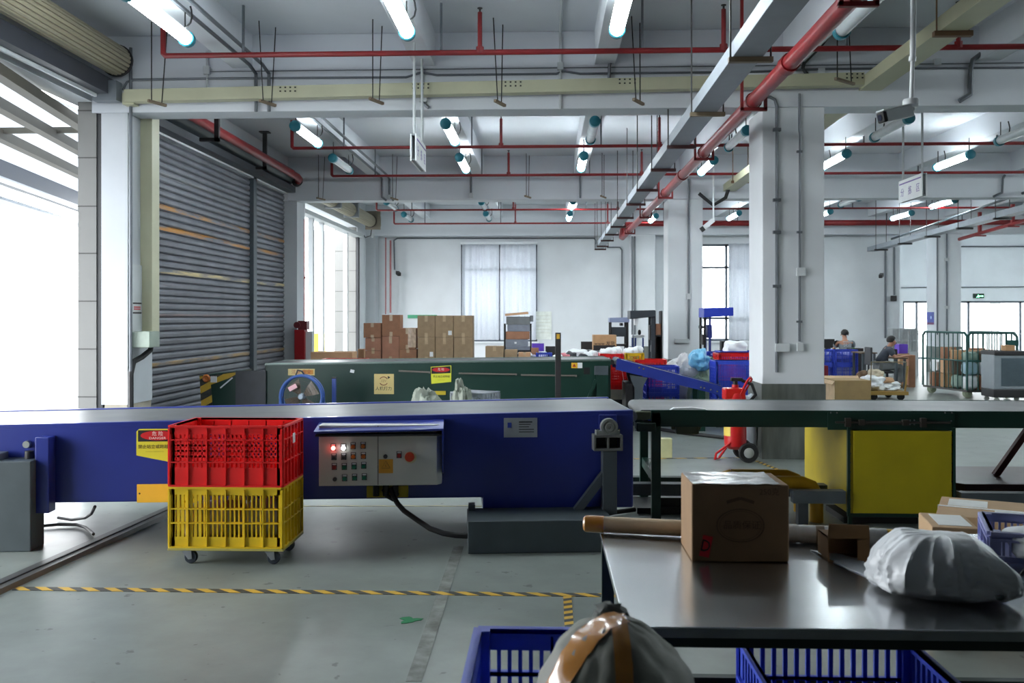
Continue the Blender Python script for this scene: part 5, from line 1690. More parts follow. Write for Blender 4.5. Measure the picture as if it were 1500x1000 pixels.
ds = [((0.06, -math.sin(x), math.cos(x)), (1, 0, 0)) for x in [0.1 * i - 0.2 for i in range(20)]]
strap(ds, 0.1).build('tape_strip', TAPE, t)
ds = [((-math.sin(x) * 0.85, -math.sin(x) * 0.6, math.cos(x)), (0.55, -0.8, 0)) for x in [0.1 * i - 0.1 for i in range(19)]]
strap(ds, 0.2).build('tape_strip', TAPE, t)
MB().sph(SC + V((0.0, 0.08, 0.222)), (0.04, 0.035, 0.022), 16, 10, lambda d: 1 + 0.5 * NZ.noise(d * 2.5)).build('dark_knot', P('dark_sack_knot', (70, 76, 72), 0.7), t)
o = lump(MB(), (-0.07, 2.07, 0.72), (0.07, 0.1, 0.06), 9, 0.3).build('poly_parcel', P('pale_blue_poly', (176, 190, 214), 0.35, bump=0.2))
tag(o, 'pale blue poly parcel wedged beside the taped sack in the blue crate', 'parcel')
# ================================================================== green telescopic conveyor further back
RZ2 = 0.035
t = LT('telescopic_conveyor', 'dark green telescopic belt conveyor behind the blue one', 'conveyor', (0.95, 13.75, 0), RZ2)
GC = t
def g2(px, py, off=0.0):
    d = ray(px, py)
    c, s = math.cos(RZ2), math.sin(RZ2)
    k = (-d.x * s + d.y * c)
    q = (-off - (0.95 * s - 13.75 * c)) / k
    x, y, z = d.x * q - 0.95, d.y * q - 13.75, H + d.z * q
    return V((x * c + y * s, -off, z))


zt = lambda x: 1.06 + 0.012 * x
GL0 = g2(388, 540).x
MB().prism([(0, 0.42), (0, zt(0)), (GL0, zt(GL0)), (GL0, 0.36), (-0.9, 0.36), (-0.9, 0.42)], 0, 1.1).build('body', GREEN, t, bev=0.01)
MB().prism([(0.02, zt(0) - 0.02), (0.02, zt(0) + 0.005), (GL0, zt(GL0) + 0.005), (GL0, zt(GL0) - 0.02)], 0.07, 1.03).cyl((0.02, 0.07, zt(0) - 0.04), (0.02, 1.03, zt(0) - 0.04), 0.04, 12).build('belt', BELT, t)
for y in (0, 1.05):
    MB().prism([(0, zt(0) - 0.02), (0, zt(0) + 0.014), (GL0, zt(GL0) + 0.014), (GL0, zt(GL0) - 0.02)], y, y + 0.05).build('side_rail', P('worn_rail', (120, 136, 130), 0.35, metal=0.4), t)
# extended nose with hazard bands
a, b_ = g2(345, 545, 0.05), g2(389, 640, 0.05)
MB().box(a.x, b_.x, -0.05, 0.0, 0.25, a.z + 0.02).build('end_cover', P('dark_end_cover', (62, 64, 70), 0.5, var=0.14), t)
a, b_ = g2(292, 548, 0.0), g2(346, 640, 0.0)
MB().prism([(a.x + 0.04, 0.3), (a.x, a.z - 0.02), (b_.x, a.z + 0.04), (b_.x, 0.3)], 0.0, 0.8).build('nose', GREEN, t)
hz2 = hazard('nose_hazard', 4.6, 'ZX', -0.55)
MB().prism([(a.x + 0.03, 0.36), (a.x + 0.005, a.z - 0.03), (a.x + 0.16, a.z - 0.02), (a.x + 0.2, 0.36)], -0.006, 0.0).prism([(a.x + 0.16, a.z - 0.16), (a.x + 0.16, a.z - 0.02), (b_.x, a.z + 0.03), (b_.x, a.z - 0.02)], -0.005, 0.0).build('hazard_band', hz2, t)
q = g2(302, 554, 0.03)
MB().lathe([(0.055, 0), (0.06, 0.03), (0.045, 0.05), (0.02, 0.03), (0, 0.03)], (q.x, -0.0, q.z), (0, -1, 0), 18).build('nose_lamp', P('amber_lamp', (196, 110, 50), 0.3), t)
q0, q1 = g2(308, 551, 0.03), g2(317, 560, 0.03)
MB().box(q0.x, q1.x, -0.02, 0, q1.z, q0.z).build('white_switch', WPL, t)
q0, q1 = g2(323, 568, 0.0), g2(341, 553, 0.0)
MB().bar((q0.x, -0.012, q0.z), (q1.x, -0.012, q1.z), 0.004, 0.02).build('white_strip', WPL, t)
# stickers
a, b_ = g2(422, 540), g2(461, 549.5)
s = MB().box(a.x, b_.x, -0.003, 0, b_.z, a.z).build('orange_label', STICKC, t)
a2, b2 = g2(443, 541.5), g2(459, 548)
MB().box(a2.x, b2.x, -0.0045, -0.003, b2.z, a2.z).build('orange_patch', P('label_orange', (206, 140, 50), 0.5), s)
text(s, '注意 安全', ((a.x + b_.x) / 2, -0.005, (a.z + b_.z) / 2), 0.07, P('label_ink_red', (170, 60, 30), 0.5))
a, b_ = g2(548, 547.5), g2(577, 577)
s = MB().box(a.x, b_.x, -0.003, 0, b_.z, a.z).build('cream_sticker', STICKC, t)
cx_, cz_ = (a.x + b_.x) / 2 - 0.005, a.z - 0.105
pts = [(cx_ + 0.062 * math.cos(i * math.pi / 12), -0.004, cz_ + 0.062 * math.sin(i * math.pi / 12)) for i in range(24)]
RB = P('ring_brown_red', (120, 44, 30), 0.5)
MB().tube(pts[2:11], 0.007, 4).tube(pts[14:23], 0.007, 4).build('logo_ring', RB, s)
text(s, '12V', (cx_, -0.0045, cz_), 0.05, P('logo_ink', (150, 110, 70), 0.5))
MB().prism([(cx_ + 0.065, cz_ + 0.03), (cx_ + 0.1, cz_ + 0.055), (cx_ + 0.06, cz_ + 0.075)], -0.0045, -0.0035).build('logo_tick', INK, s)
text(s, '人机打力', (cx_, -0.0045, cz_ - 0.115), 0.062, INK)
a, b_ = g2(631, 536), g2(661, 562)
s = MB().prism([(a.x, a.z - 0.01), (b_.x, a.z + 0.01), (b_.x, b_.z + 0.03), (a.x + 0.01, b_.z)], -0.003, 0).build('danger_sticker', STICKY, t)
MB().prism([(a.x + 0.01, a.z - 0.02), (b_.x - 0.01, a.z), (b_.x - 0.008, a.z - 0.105), (a.x + 0.012, a.z - 0.115)], -0.004, -0.003).build('black_band', INK, s)
cx_, cz_ = (a.x + b_.x) / 2, a.z - 0.055
MB().add([(cx_ + 0.13 * math.cos(k * math.pi / 10), -0.005, cz_ + 0.035 * math.sin(k * math.pi / 10)) for k in range(20)], [tuple(range(20))]).build('red_oval', STICKR, s)
text(s, '危 险', (cx_, -0.0055, cz_ + 0.004), 0.042, WINK)
text(s, '禁止站立或跨越', (cx_ + 0.005, -0.0045, a.z - 0.155), 0.036, INK)
text(s, '................', (cx_, -0.0045, a.z - 0.2), 0.03, INK)
a, b_ = g2(837, 531), g2(853, 539)
s = MB().box(a.x, b_.x, -0.003, 0, b_.z, a.z).build('warning_label', WPL, t)
MB().box(a.x, (a.x + b_.x) / 2 + 0.01, -0.004, -0.003, b_.z, a.z).build('yellow_half', P('warn_yellow', (226, 176, 40), 0.5), s)
MB().prism([(a.x + 0.015, b_.z + 0.02), (a.x + 0.07, b_.z + 0.02), (a.x + 0.042, a.z - 0.015)], -0.005, -0.004).build('triangle', P('label_ink_red', (170, 60, 30)), s)
a, b_ = g2(635, 572.5), g2(653, 578)
MB().box(a.x, b_.x, -0.02, 0, b_.z, a.z).build('yellow_stop', YEL, t)
RAIL = P('brown_guide_rail', (110, 104, 96), 0.45, var=0.15)
for p0, p1 in (((584, 543), (630, 545)), ((672, 546.5), (757, 548)), ((763, 549), (845, 550))):
    a, b_ = g2(*p0, 0.03), g2(*p1, 0.03)
    MB().bar((a.x, -0.03, a.z), (b_.x, -0.03, b_.z), 0.03, 0.022).box(b_.x - 0.02, b_.x, -0.03, 0, b_.z - 0.02, b_.z).build('guide_rail', RAIL, t)
q = g2(516, 543.5)
MB().ob((q.x, -0.003, q.z), (0.06, 0.004, 0.045), Matrix.Rotation(0.2, 3, 'Y')).build('paper_scrap', WPL, t)
a, b_ = g2(855, 538), g2(864, 548)
MB().box(a.x, b_.x, -0.004, 0, b_.z, a.z).build('dark_slot', INK, t)
# right support
a, b_ = g2(871, 536, 0.06), g2(891, 549, 0.06)
MB().box(a.x, b_.x, -0.07, 0, b_.z, a.z).build('support_block', DGREY, t, bev=0.004)
MB().box(a.x + 0.03, b_.x, -0.07, 0, 0.0, b_.z).build('support_leg', GREEN, t)
q0, q1 = g2(873, 556, 0.05), g2(855, 585, 0.05)
MB().bar((q0.x, -0.05, q0.z), (q1.x, -0.05, 0.3), 0.05).build('brace', GREEN, t)
MB().box(-4.6, -4.4, 0.2, 0.9, 0, 0.4).box(-2.2, -2.0, 0.2, 0.9, 0, 0.4).build('foot', GREEN, t)

# inclined blue conveyor joining its right end
Yi = 13.75
t = T('incline_conveyor', 'narrow blue conveyor sloping down to the right from the green one', 'conveyor', (1.8, 14.2, 0))
A, Bv = at(904, 533, Yi), at(1062, 574, Yi)
d = Bv - A
nrm = V((-d.z, 0, d.x)).normalized()
for y in (0, 0.75):
    MB().prism([((A).x, (A + nrm * 0.085).z), (Bv.x, (Bv + nrm * 0.075).z), (Bv.x + 0.02, (Bv - nrm * 0.07).z), (A.x - 0.02, (A - nrm * 0.085).z)], Yi + y, Yi + y + 0.03).build('side_panel', P('incline_blue', (34, 52, 140), 0.4, var=0.1), t)
MB().bar(A + nrm * 0.055 + V((0, 0.39, 0)), Bv + nrm * 0.05 + V((0, 0.39, 0)), 0.72, 0.03).build('belt', BELT, t)
MB().cyl(A + V((0.03, 0.03, 0.02)), A + V((0.03, 0.72, 0.02)), 0.06, 12).build('head_roller', DGREY, t)
k = MB()
for f in (0.2, 0.24, 0.78, 0.81, 0.87, 0.93):
    q = A + d * f + nrm * (0.03 if f < 0.5 else -0.02)
    k.lathe([(0.016, 0), (0.014, 0.01), (0, 0.01)], (q.x, Yi, q.z), (0, -1, 0), 8)
k.build('bolt', STEEL, t)
x = X_(936, Yi)
for y in (0.02, 0.7):
    MB().prism([(x - 0.13, Z_(549, Yi)), (x + 0.13, Z_(553, Yi)), (x + 0.08, Z_(562, Yi)), (x + 0.06, Z_(568, Yi)), (x + 0.06, 0.0), (x - 0.06, 0.0), (x - 0.06, Z_(568, Yi)), (x - 0.1, Z_(560, Yi))], Yi + y, Yi + y + 0.05).build('leg', DGREY, t)
x = X_(1029, Yi)
for y in (0.05, 0.6):
    MB().box(x - 0.05, x + 0.05, Yi + y, Yi + y + 0.1, 0, 0.62).build('leg', GREEN, t)
x = X_(910, Yi)
tag(B(X_(916, 14.0), X_(927, 14.0), 13.95, 14.6, 0, 0.7).build('motor_cabinet', BLKM, bev=0.01), 'narrow black cabinet between the two sloping conveyor legs', 'cabinet')
tag(MB().tube([at(975, 628, 13.0) * 0 + atz(968, 629, 0.02), atz(1000, 634, 0.02), atz(1060, 641, 0.02), atz(1100, 643, 0.02)], 0.03, 8).build('floor_cable', BLACK), 'black cable on the floor behind the green conveyor', 'cable')

# floor fan in front of the green conveyor
Yf = 12.6
c = at(441, 583, Yf)
c = V((c.x, Yf, Z_(581, Yf, 441)))
t = T('floor_fan', 'industrial floor fan with blue ring in front of the green conveyor', 'fan', (c.x, Yf, 0))
R0 = 0.29
MB().tube([(c.x + R0 * math.cos(i * math.pi / 20), Yf, c.z + R0 * math.sin(i * math.pi / 20)) for i in range(40)], 0.02, 8, closed=True).tube([(c.x + R0 * math.cos(i * math.pi / 20), Yf + 0.1, c.z + R0 * math.sin(i * math.pi / 20)) for i in range(40)], 0.02, 8, closed=True).build('ring', P('fan_blue', (52, 84, 150), 0.4, var=0.1), t)
bl = MB()
for k in range(4):
    a0 = k * math.pi / 2 + 0.6
    vs, fs = [], []
    for i in range(6):
        r = 0.05 + 0.2 * i / 5
        w_ = 0.55 if i < 4 else 0.5
        for s in (-1, 1):
            an = a0 + s * w_ * 0.9
            vs.append((c.x + r * math.cos(an), Yf + 0.05 + s * 0.02, c.z + r * math.sin(an)))
    for i in range(5):
        fs.append((2 * i, 2 * i + 1, 2 * i + 3, 2 * i + 2))
    bl.add(vs, fs)
o = bl.build('blade', P('fan_blade_brown', (84, 72, 60), 0.45), t)
o.modifiers.new('s', 'SOLIDIFY').thickness = 0.006
MB().lathe([(0, -0.03), (0.03, -0.03), (0.045, 0), (0.045, 0.1), (0, 0.1)], (c.x, Yf, c.z), (0, 1, 0), 16).build('hub', P('fan_hub', (150, 162, 176), 0.4), t)
gr = MB()
for r in (0.1, 0.16, 0.22):
    gr.tube([(c.x + r * math.cos(i * math.pi / 14), Yf - 0.025, c.z + r * math.sin(i * math.pi / 14)) for i in range(28)], 0.0025, 4, closed=True)
for k in range(12):
    an = k * math.pi / 6
    gr.cyl((c.x + 0.03 * math.cos(an), Yf - 0.027, c.z + 0.03 * math.sin(an)), (c.x + R0 * math.cos(an), Yf - 0.005, c.z + R0 * math.sin(an)), 0.0025, 4)
gr.build('wire_guard', BLKM, t)
MB().ob((c.x - 0.11, Yf - 0.03, c.z + 0.13), (0.12, 0.003, 0.06), Matrix.Rotation(-0.5, 3, 'Y')).build('pink_label', P('pink_label', (220, 170, 180), 0.5), t)
MB().bar((c.x - 0.3, Yf + 0.05, c.z), (c.x - 0.34, Yf + 0.05, 0.03), 0.03).bar((c.x + 0.3, Yf + 0.05, c.z), (c.x + 0.34, Yf + 0.05, 0.03), 0.03).box(c.x - 0.36, c.x - 0.31, Yf - 0.2, Yf + 0.3, 0, 0.03).box(c.x + 0.31, c.x + 0.36, Yf - 0.2, Yf + 0.3, 0, 0.03).build('stand', P('fan_blue', (52, 84, 150)), t)
MB().tube([(c.x - 0.09, Yf + 0.05, c.z + R0), (c.x - 0.06, Yf + 0.05, c.z + R0 + 0.075), (c.x + 0.0, Yf + 0.05, c.z + R0 + 0.06), (c.x + 0.04, Yf + 0.05, c.z + R0)], 0.012, 6).build('handle', BLKM, t)
x = X_(489.5, 12.9)
t = T('blue_post', 'short blue steel post right of the floor fan', 'post', (x, 12.9, 0))
MB().box(x - 0.025, x + 0.025, 12.87, 12.93, 0.03, Z_(555, 12.9)).build('shaft', P('post_blue', (48, 74, 150), 0.4), t)
MB().box(x - 0.03, x + 0.03, 12.86, 12.94, Z_(555, 12.9), Z_(553, 12.9)).build('cap', BLACK, t)
MB().box(x - 0.12, x + 0.12, 12.78, 13.02, 0, 0.03).build('foot', BLKM, t)
# black light curtain post
x = X_(817.5, 12.9)
t = T('sensor_post', 'black sensor post with yellow patch in front of the green conveyor', 'post', (x, 12.9, 0))
MB().box(x - 0.04, x + 0.04, 12.86, 12.94, 0.02, Z_(487, 12.9)).build('shaft', BLKM, t, bev=0.006)
MB().box(x - 0.022, x + 0.022, 12.855, 12.86, Z_(496, 12.9), Z_(489, 12.9)).build('yellow_patch', P('amber_patch', (206, 160, 50), 0.5), t)
MB().box(x - 0.12, x + 0.12, 12.78, 13.02, 0, 0.02).build('foot', BLKM, t)

# sacks heaped between the two telescopic conveyors
for px, py, Yk, rx, rz, sd, lb, mt in ((625, 600, 11.6, 0.2, 0.22, 1, 'crumpled grey-green sack left of the pale crate behind blue conveyor', SACK), (676, 592, 11.7, 0.13, 0.23, 2, 'crumpled grey-green sack rising beside the pale crate', SACK)):
    p = at(px, py, Yk)
    mb = MB()
    zt_ = p.z + rz
    lump(mb, (p.x, Yk, zt_ / 2), (rx, 0.22, zt_ / 2), sd, 0.3, 0.0, 48, 36, 1.8, 0.14, 2.4)
    tag(mb.build('woven_sack', mt), lb, 'sack')
p = at(700, 580, 11.9)
crate('pale crate of sacks behind the blue conveyor belt', p.x - 0.05, 12.1, 0.38, 0.5, 0.4, 0.34, P('pale_crate', (170, 176, 184), 0.5), rz=-0.5)
tag(B(p.x - 0.35, p.x + 0.25, 11.85, 12.35, 0, 0.375).build('plastic_stool', P('pale_crate', (170, 176, 184))), 'low pale platform under the crate of sacks', 'platform')

# ================================================================== cartons behind the green conveyor
def table(label, x0, x1, y0, y1, z, mat=None):
    t = T('steel_table', label, 'table', ((x0 + x1) / 2, (y0 + y1) / 2, 0))
    MB().box(x0, x1, y0, y1, z - 0.03, z).build('table_top', mat or GREY, t)
    for x in (x0 + 0.03, x1 - 0.08):
        for y in (y0 + 0.03, y1 - 0.08):
            MB().box(x, x + 0.05, y, y + 0.05, 0, z - 0.03).build('leg', DGREY, t)
    return t


Ys = 18.5
table('steel table hidden under the stacked brown cartons', X_(528, Ys), X_(700, Ys), Ys - 0.02, Ys + 0.5, 0.80)
G3 = 'brown cartons stacked behind the green conveyor'
def pxc(label, px0, px1, py0, py1, Y, dep, mat, z0=None, **k):
    x0, x1, za, zb = from_px(px0, px1, py0, py1, Y)
    return carton(label, x0, x1, Y, Y + dep, za if z0 is None else z0, zb, mat, **k)


zA = Z_(494, Ys)
for i, (p0, p1, nm) in enumerate(((611.5, 637, 'left'), (637.5, 664, 'middle'), (664.5, 692.5, 'right'))):
    pxc('brown carton on top of the %s column of three tall columns' % nm, p0, p1, 462, 493.7, Ys, 0.4, CARD3, zA + 0.001, grp=G3, label_=(0.72, 0.92, 0.1, 0.3) if i == 1 else None)
    pxc('brown carton under the top of the %s column of three tall columns' % nm, p0 + 0.5, p1, 494, 527, Ys, 0.4, CARD3, 0.801, grp=G3, label_=(0.7, 0.9, 0.2, 0.4) if i == 0 else None)
    dup_z = None
pxc('top carton of the short leftmost stack', 532.5, 558, 473, 494.5, Ys, 0.4, CARD2, Z_(494.8, Ys), grp=G3)
pxc('middle carton of the short leftmost stack', 535, 558, 495, 513, Ys, 0.4, P('pinkish_carton', (166, 118, 96), 0.8, var=0.1), Z_(513.3, Ys), grp=G3)
pxc('bottom carton of the short leftmost stack', 535, 558, 513.5, 529, Ys, 0.4, P('pinkish_carton', (166, 118, 96)), 0.801, grp=G3)
pxc('top carton of the second stack, tallest of the left group', 559.5, 586, 461, 492, Ys, 0.4, CARD2, Z_(492.3, Ys), grp=G3)
pxc('bottom carton of the second stack in the left group', 559.5, 584.5, 492.5, 529, Ys, 0.4, P('pinkish_carton', (166, 118, 96)), 0.801, grp=G3)
t = pxc('carton wrapped in shiny clear film between the two carton groups', 585, 608, 480.5, 511, Ys, 0.4, CARD2, Z_(511.3, Ys), grp=G3)
x0, x1, za, zb = from_px(585, 608, 480.5, 511, Ys)
w_ = (x1 - x0) / 2
vs, fs = [], []
nf = 14
for jj in range(nf + 1):
    for ii in range(nf + 1):
        u_, v_ = ii / nf, jj / nf
        q = V((u_ * 5, v_ * 5, 3.3))
        vs.append((w_ * (0.1 + 1.02 * u_), -0.203 - 0.03 * abs(NZ.noise(q)) * (0.3 + u_), (zb - za) * (0.08 + 0.94 * v_)))
for jj in range(nf):
    for ii in range(nf):
        fs.append((jj * (nf + 1) + ii, jj * (nf + 1) + ii + 1, (jj + 1) * (nf + 1) + ii + 1, (jj + 1) * (nf + 1) + ii))
MB().add(vs, fs, True).build('crumpled_film', P('shiny_film', (196, 172, 150), 0.2, var=0.16, scale=18), t)
pxc('carton under the film wrapped carton', 585, 610, 511.5, 529, Ys, 0.4, CARD2, 0.801, grp=G3)
table('steel table hidden under the flat carton by the far doorway', X_(448, 17), X_(525, 17), 16.95, 17.5, 0.84)
pxc('long low tan carton lying by the far doorway', 455, 516, 515.5, 529, 17.0, 0.45, P('tan_carton', (198, 158, 122), 0.8, var=0.07), 0.841, tape=False)
crate('red plastic crate showing its rim behind the green conveyor', X_(505, 15.9), 15.9, 0.5, 0.75, 0.55, Z_(527.2, 15.6) - 0.5, REDP, rz=0.04)
crate('red plastic crate partly hidden left of the carton stacks', X_(566, 15.9), 15.9, 0.5, 0.45, 0.55, Z_(527.6, 15.6) - 0.5, REDP)
table('low steel table carrying the red crates behind the green conveyor', X_(470, 15.9), X_(600, 15.9), 15.6, 16.2, 0.498)
pxc('small tan carton leaning by the far doorway jamb', 524, 533, 511, 529, 18.9, 0.2, P('tan_carton', (198, 158, 122)), 0.0, tape=False)

# stack of flat grey boxes on a black trolley
Yk = 18.0
t = T('frame_trolley', 'black frame trolley holding the stack of flat grey boxes', 'trolley', (X_(757, Yk), Yk, 0))
x0, x1 = X_(738.5, Yk), X_(777, Yk)
zq = Z_(513, Yk)
MB().box(x0, x1, Yk, Yk + 0.5, zq - 0.05, zq).build('shelf', BLKM, t)
for x in (x0 - 0.01, x1 - 0.01):
    MB().box(x, x + 0.025, Yk + 0.1, Yk + 0.14, 0.0, Z_(474, Yk)).box(x, x + 0.025, Yk + 0.4, Yk + 0.44, 0.0, Z_(474, Yk)).build('upright', BLACK, t)
GRB = P('grey_plastic_box', (124, 130, 142), 0.5, var=0.12, scale=12)
for px0, px1, py0, py1, mt, lb in ((741, 776, 507.5, 512.5, GRB, 'grey flat box at the bottom of the trolley stack'), (740.5, 773, 497, 507, GRB, 'grey flat box with white mark in the trolley stack'), (741, 775.5, 485.5, 496.5, CARD2, 'brown flat box in the trolley stack'),
                                   (743, 776, 475.5, 485, GRB, 'grey flat box second from top of the trolley stack'), (741.5, 776, 463.5, 475, P('grey_slatted_box', (112, 116, 118), 0.5, var=0.15), 'grey-green flat box near the top of the trolley stack')):
    x0, x1, za, zb = from_px(px0, px1, py0, py1, Yk)
    carton(lb, x0, x1, Yk + 0.02, Yk + 0.45, za - 0.005, zb, mt, grp='flat boxes on the trolley', tape=False, label_=(0.4, 0.5, 0.4, 0.65) if px0 == 740.5 else None)
o = LT('cardboard_sheet', 'tilted cardboard lid on top of the trolley stack', 'cardboard', (X_(757, Yk), Yk + 0.2, Z_(462.5, Yk)))
MB().bar((-0.23, 0, 0.02), (0.22, 0, 0.06), 0.42, 0.045).build('sheet', P('tan_carton', (198, 158, 122)), o)
tag(B(X_(776, Yk), X_(781, Yk), Yk + 0.1, Yk + 0.3, Z_(471, Yk), Z_(462, Yk)).build('slatted_basket', P('grey_slatted_box', (112, 116, 118))), 'small grey lattice piece sticking out of the trolley stack', 'basket')

# sorting bench with parcels
Yb = 17.2
bench = table('long sorting bench behind the green conveyor, covered in parcels', X_(700, Yb), X_(862, Yb), Yb - 0.05, Yb + 0.9, 0.84)
zb_ = 0.841
pxc('brown carton left of the trolley stack, on the sorting bench', 711, 737.5, 507, 530, Yb, 0.35, CARD3, zb_)
pxc('brown carton with printed foot below the grey flat boxes', 739.5, 757.5, 512, 530, Yb, 0.25, CARD3, zb_, tape=False)
pxc('light tan carton with white top on the sorting bench', 759.5, 777, 516, 530, Yb, 0.25, P('tan_carton', (198, 158, 122)), zb_)
pxc('small brown carton tilted on the sorting bench', 778, 789, 509.5, 519, Yb + 0.3, 0.2, CARD2, zb_, tape=False)
pxc('purple carton on the sorting bench', 779, 797, 503, 513, Yb + 0.6, 0.2, PURP, zb_, tape=False)
tag(B(X_(799, Yb), X_(815, Yb), Yb + 0.7, Yb + 0.74, zb_, Z_(507, Yb + 0.7)).build('monitor', BLKM), 'black monitor left of the black sensor post', 'monitor')
crate('small blue crate at the right end of sorting bench', X_(797, Yb), Yb + 0.2, zb_, 0.28, 0.3, Z_(517, Yb) - zb_, BLUP, nx=8, ny=8, rows=2, bot=0.02, rim=0.03, ribs=2)
for i, (px, py, dy, rx, rz, mt, lb) in enumerate(((768, 513, 0.35, 0.16, 0.09, BAGW, 'white poly parcel behind the tan carton on the bench'), (789, 513, 0.45, 0.16, 0.1, P('pale_violet_poly', (200, 204, 226), 0.4), 'pale violet poly parcel beside the small blue crate'),
                                                 (828, 522, 0.3, 0.18, 0.09, BAGW, 'white poly parcel right of the black sensor post'), (845, 520, 0.5, 0.22, 0.12, BAGW, 'white poly parcel in the row behind the green conveyor end'))):
    p = at(px, py, Yb + dy)
    tag(lump(MB(), (p.x, Yb + dy, zb_ + rz), (rx, 0.16, rz), 10 + i, 0.3).build('poly_parcel', mt), lb, 'parcel')
# red crates with parcels in front of the machines
Yr = 16.3
for i, (p0, p1, lb, mt) in enumerate(((808, 846, 'first red crate of parcels right of black sensor post', REDP), (847, 876, 'second red crate of parcels right of black sensor post', REDP), (877, 912, 'red crate of white parcels before the grey scanner frame', REDP), (913, 942, 'yellow crate of parcels before the dark scanner gantry', YELP))):
    x0, x1 = X_(p0, Yr), X_(p1, Yr)
    yy = Yr + (0.0 if i > 1 else 0.0)
    ht = Z_((525, 524, 517, 516)[i], Yr)
    crate(lb, (x0 + x1) / 2, yy, 0.5, x1 - x0 - 0.03, 0.5, ht - 0.5, mt, group='crates of parcels behind the green conveyor', nx=12, ny=12, rows=3, ribs=3)
    for j in range(3):
        x = x0 + (x1 - x0) * (0.25 + 0.25 * j)
        m_ = [BAGW, BAGW, P('dark_poly', (50, 54, 62), 0.4), P('pink_poly', (206, 120, 130), 0.4)][(i * 2 + j * 3) % 4] if i < 2 else BAGW
        tag(lump(MB(), (x, yy + 0.06 * (j - 1), ht - 0.02 + 0.02 * j), (0.1, 0.12, 0.1), i * 5 + j, 0.3, 0, 14, 10).build('poly_parcel', m_),
            ['left', 'middle', 'right'][j] + ' parcel heaped in the ' + ['first red crate', 'second red crate', 'third red crate', 'yellow crate'][i] + ' behind the green conveyor', 'parcel', 'parcels heaped in crates')
table('low steel bench carrying the red and yellow parcel crates', X_(806, Yr), X_(944, Yr), Yr - 0.27, Yr + 0.27, 0.498)
t = pxc('open brown carton with dark print beside the grey scanner frame', 869, 903, 490.5, 507, 17.9, 0.45, CARD, Z_(513, 17.9), tape=False)
x0, x1, za, zb = from_px(869, 903, 490.5, 507, 17.9)
text(t, 'www 发货', (0, -0.2265, (zb - za) * 0.6), 0.09, INK)
MB().box(-0.22, 0.2, -0.228, -0.225, 0.0, 0.1).build('dark_base', BLKM, t)
table('steel table behind the crates under the printed carton', X_(866, 17.9), X_(890, 17.9), 17.85, 18.4, Z_(513, 17.9) - 0.001)
tag(B(X_(851, 18.4), X_(869, 18.4), 18.38, 18.42, Z_(513, 17.9), Z_(500, 18.4)).build('monitor', BLKM), 'black monitor left of the printed brown carton', 'monitor')
table('steel desk under the black monitor by the printed carton', X_(846, 18.4), X_(863, 18.4), 18.2, 18.7, Z_(513, 17.9) - 0.001)

# scanner gantries
def gantry(label, px0, px1, py0, py1, Y, mat, posts, extra, dep=0.6, slope=0.06):
    x0, x1, za, zb = from_px(px0, px1, py0, py1, Y)
    t = T('scanner_gantry', label, 'scanning machine', ((x0 + x1) / 2, Y, 0))
    MB().prism([(x0, za - slope), (x1, za), (x1, zb), (x0, zb - 0.01)], Y, Y + dep).build('head_box', mat, t, bev=0.01)
    for px, pm, w_ in posts:
        x = X_(px, Y)
        for y in (Y + 0.03, Y + dep - 0.08):
            MB().box(x - w_ / 2, x + w_ / 2, y, y + 0.05, 0, za).build('post', pm, t)
    for nm, q0, q1, r0, r1, pm in extra:
        a, b_, c_, d_ = from_px(q0, q1, r0, r1, Y)
        MB().box(a, b_, Y + 0.05, Y + 0.3, c_, d_).build(nm, pm, t, bev=0.005)
    MB().box(x0, x1, Y + 0.02, Y + dep, 0.8, 0.84).build('weighing_deck', GREY, t)
    return t


GB = P('gantry_blue_grey', (130, 140, 170), 0.45, var=0.08)
gantry('pale blue-grey scanner frame, leftmost of three scanner gantries', 893, 922, 464.5, 472, 18.6, GB, ((895, BLACK, 0.03), (919, BLACK, 0.05)), (('scanner_box', 896, 918, 479, 493, P('dark_box', (48, 56, 62), 0.5)), ('camera', 909, 913, 473, 477, BLACK), ('control_shelf', 895, 920, 504, 507, BLKM)), 0.5, 0.0)
gantry('dark grey scanner gantry left of the middle column', 923, 960, 454, 463.5, 17.8, P('gantry_dark', (48, 54, 60), 0.45, var=0.1), ((957, P('gantry_dark', (48, 54, 60)), 0.07),), (('camera', 930, 935, 466, 476, WPL), ('side_screen', 952, 955, 476, 498, BLKM), ('control_box', 955, 960, 506, 516, BLKM)), 0.6, 0.05)
gantry('bright blue scanner gantry between middle and main column', 1031, 1074.5, 450, 462.5, 17.6, P('gantry_blue', (40, 60, 170), 0.4, var=0.08), ((1033, BLACK, 0.035), (1040.5, P('gantry_blue_dark', (40, 52, 120), 0.4), 0.04)), (('side_screen', 1037, 1044, 475.5, 495, P('gantry_blue_dark', (40, 52, 120))), ('control_box', 1027, 1032, 477, 481, BLKM), ('cable_box', 1030, 1035, 490, 505, BLKM)), 0.6, 0.03)
t = T('shelf_rack', 'dark rack with a carton on top beside the middle column', 'rack', (X_(965, 19.0), 19.0, 0))
x0, x1 = X_(958, 18.9), X_(970, 18.9)
for z in (0.3, 0.8, 1.3):
    MB().box(x0, x1, 18.85, 19.3, z, z + 0.03).build('shelf', BLKM, t)
MB().box(x0, x0 + 0.03, 18.85, 19.3, 0, Z_(455, 18.9)).box(x1 - 0.02, x1, 18.85, 19.3, 0, Z_(455, 18.9)).build('upright', BLKM, t)
MB().box(x0 + 0.03, x1 - 0.02, 19.25, 19.29, 0.0, Z_(479, 18.9)).build('back_panel', P('brown_panel', (74, 66, 56), 0.6), t)
carton('brown carton on the top shelf of the dark rack', x0 + 0.035, x1 - 0.025, 18.9, 19.2, 1.331, 1.56, CARD2, tape=False)
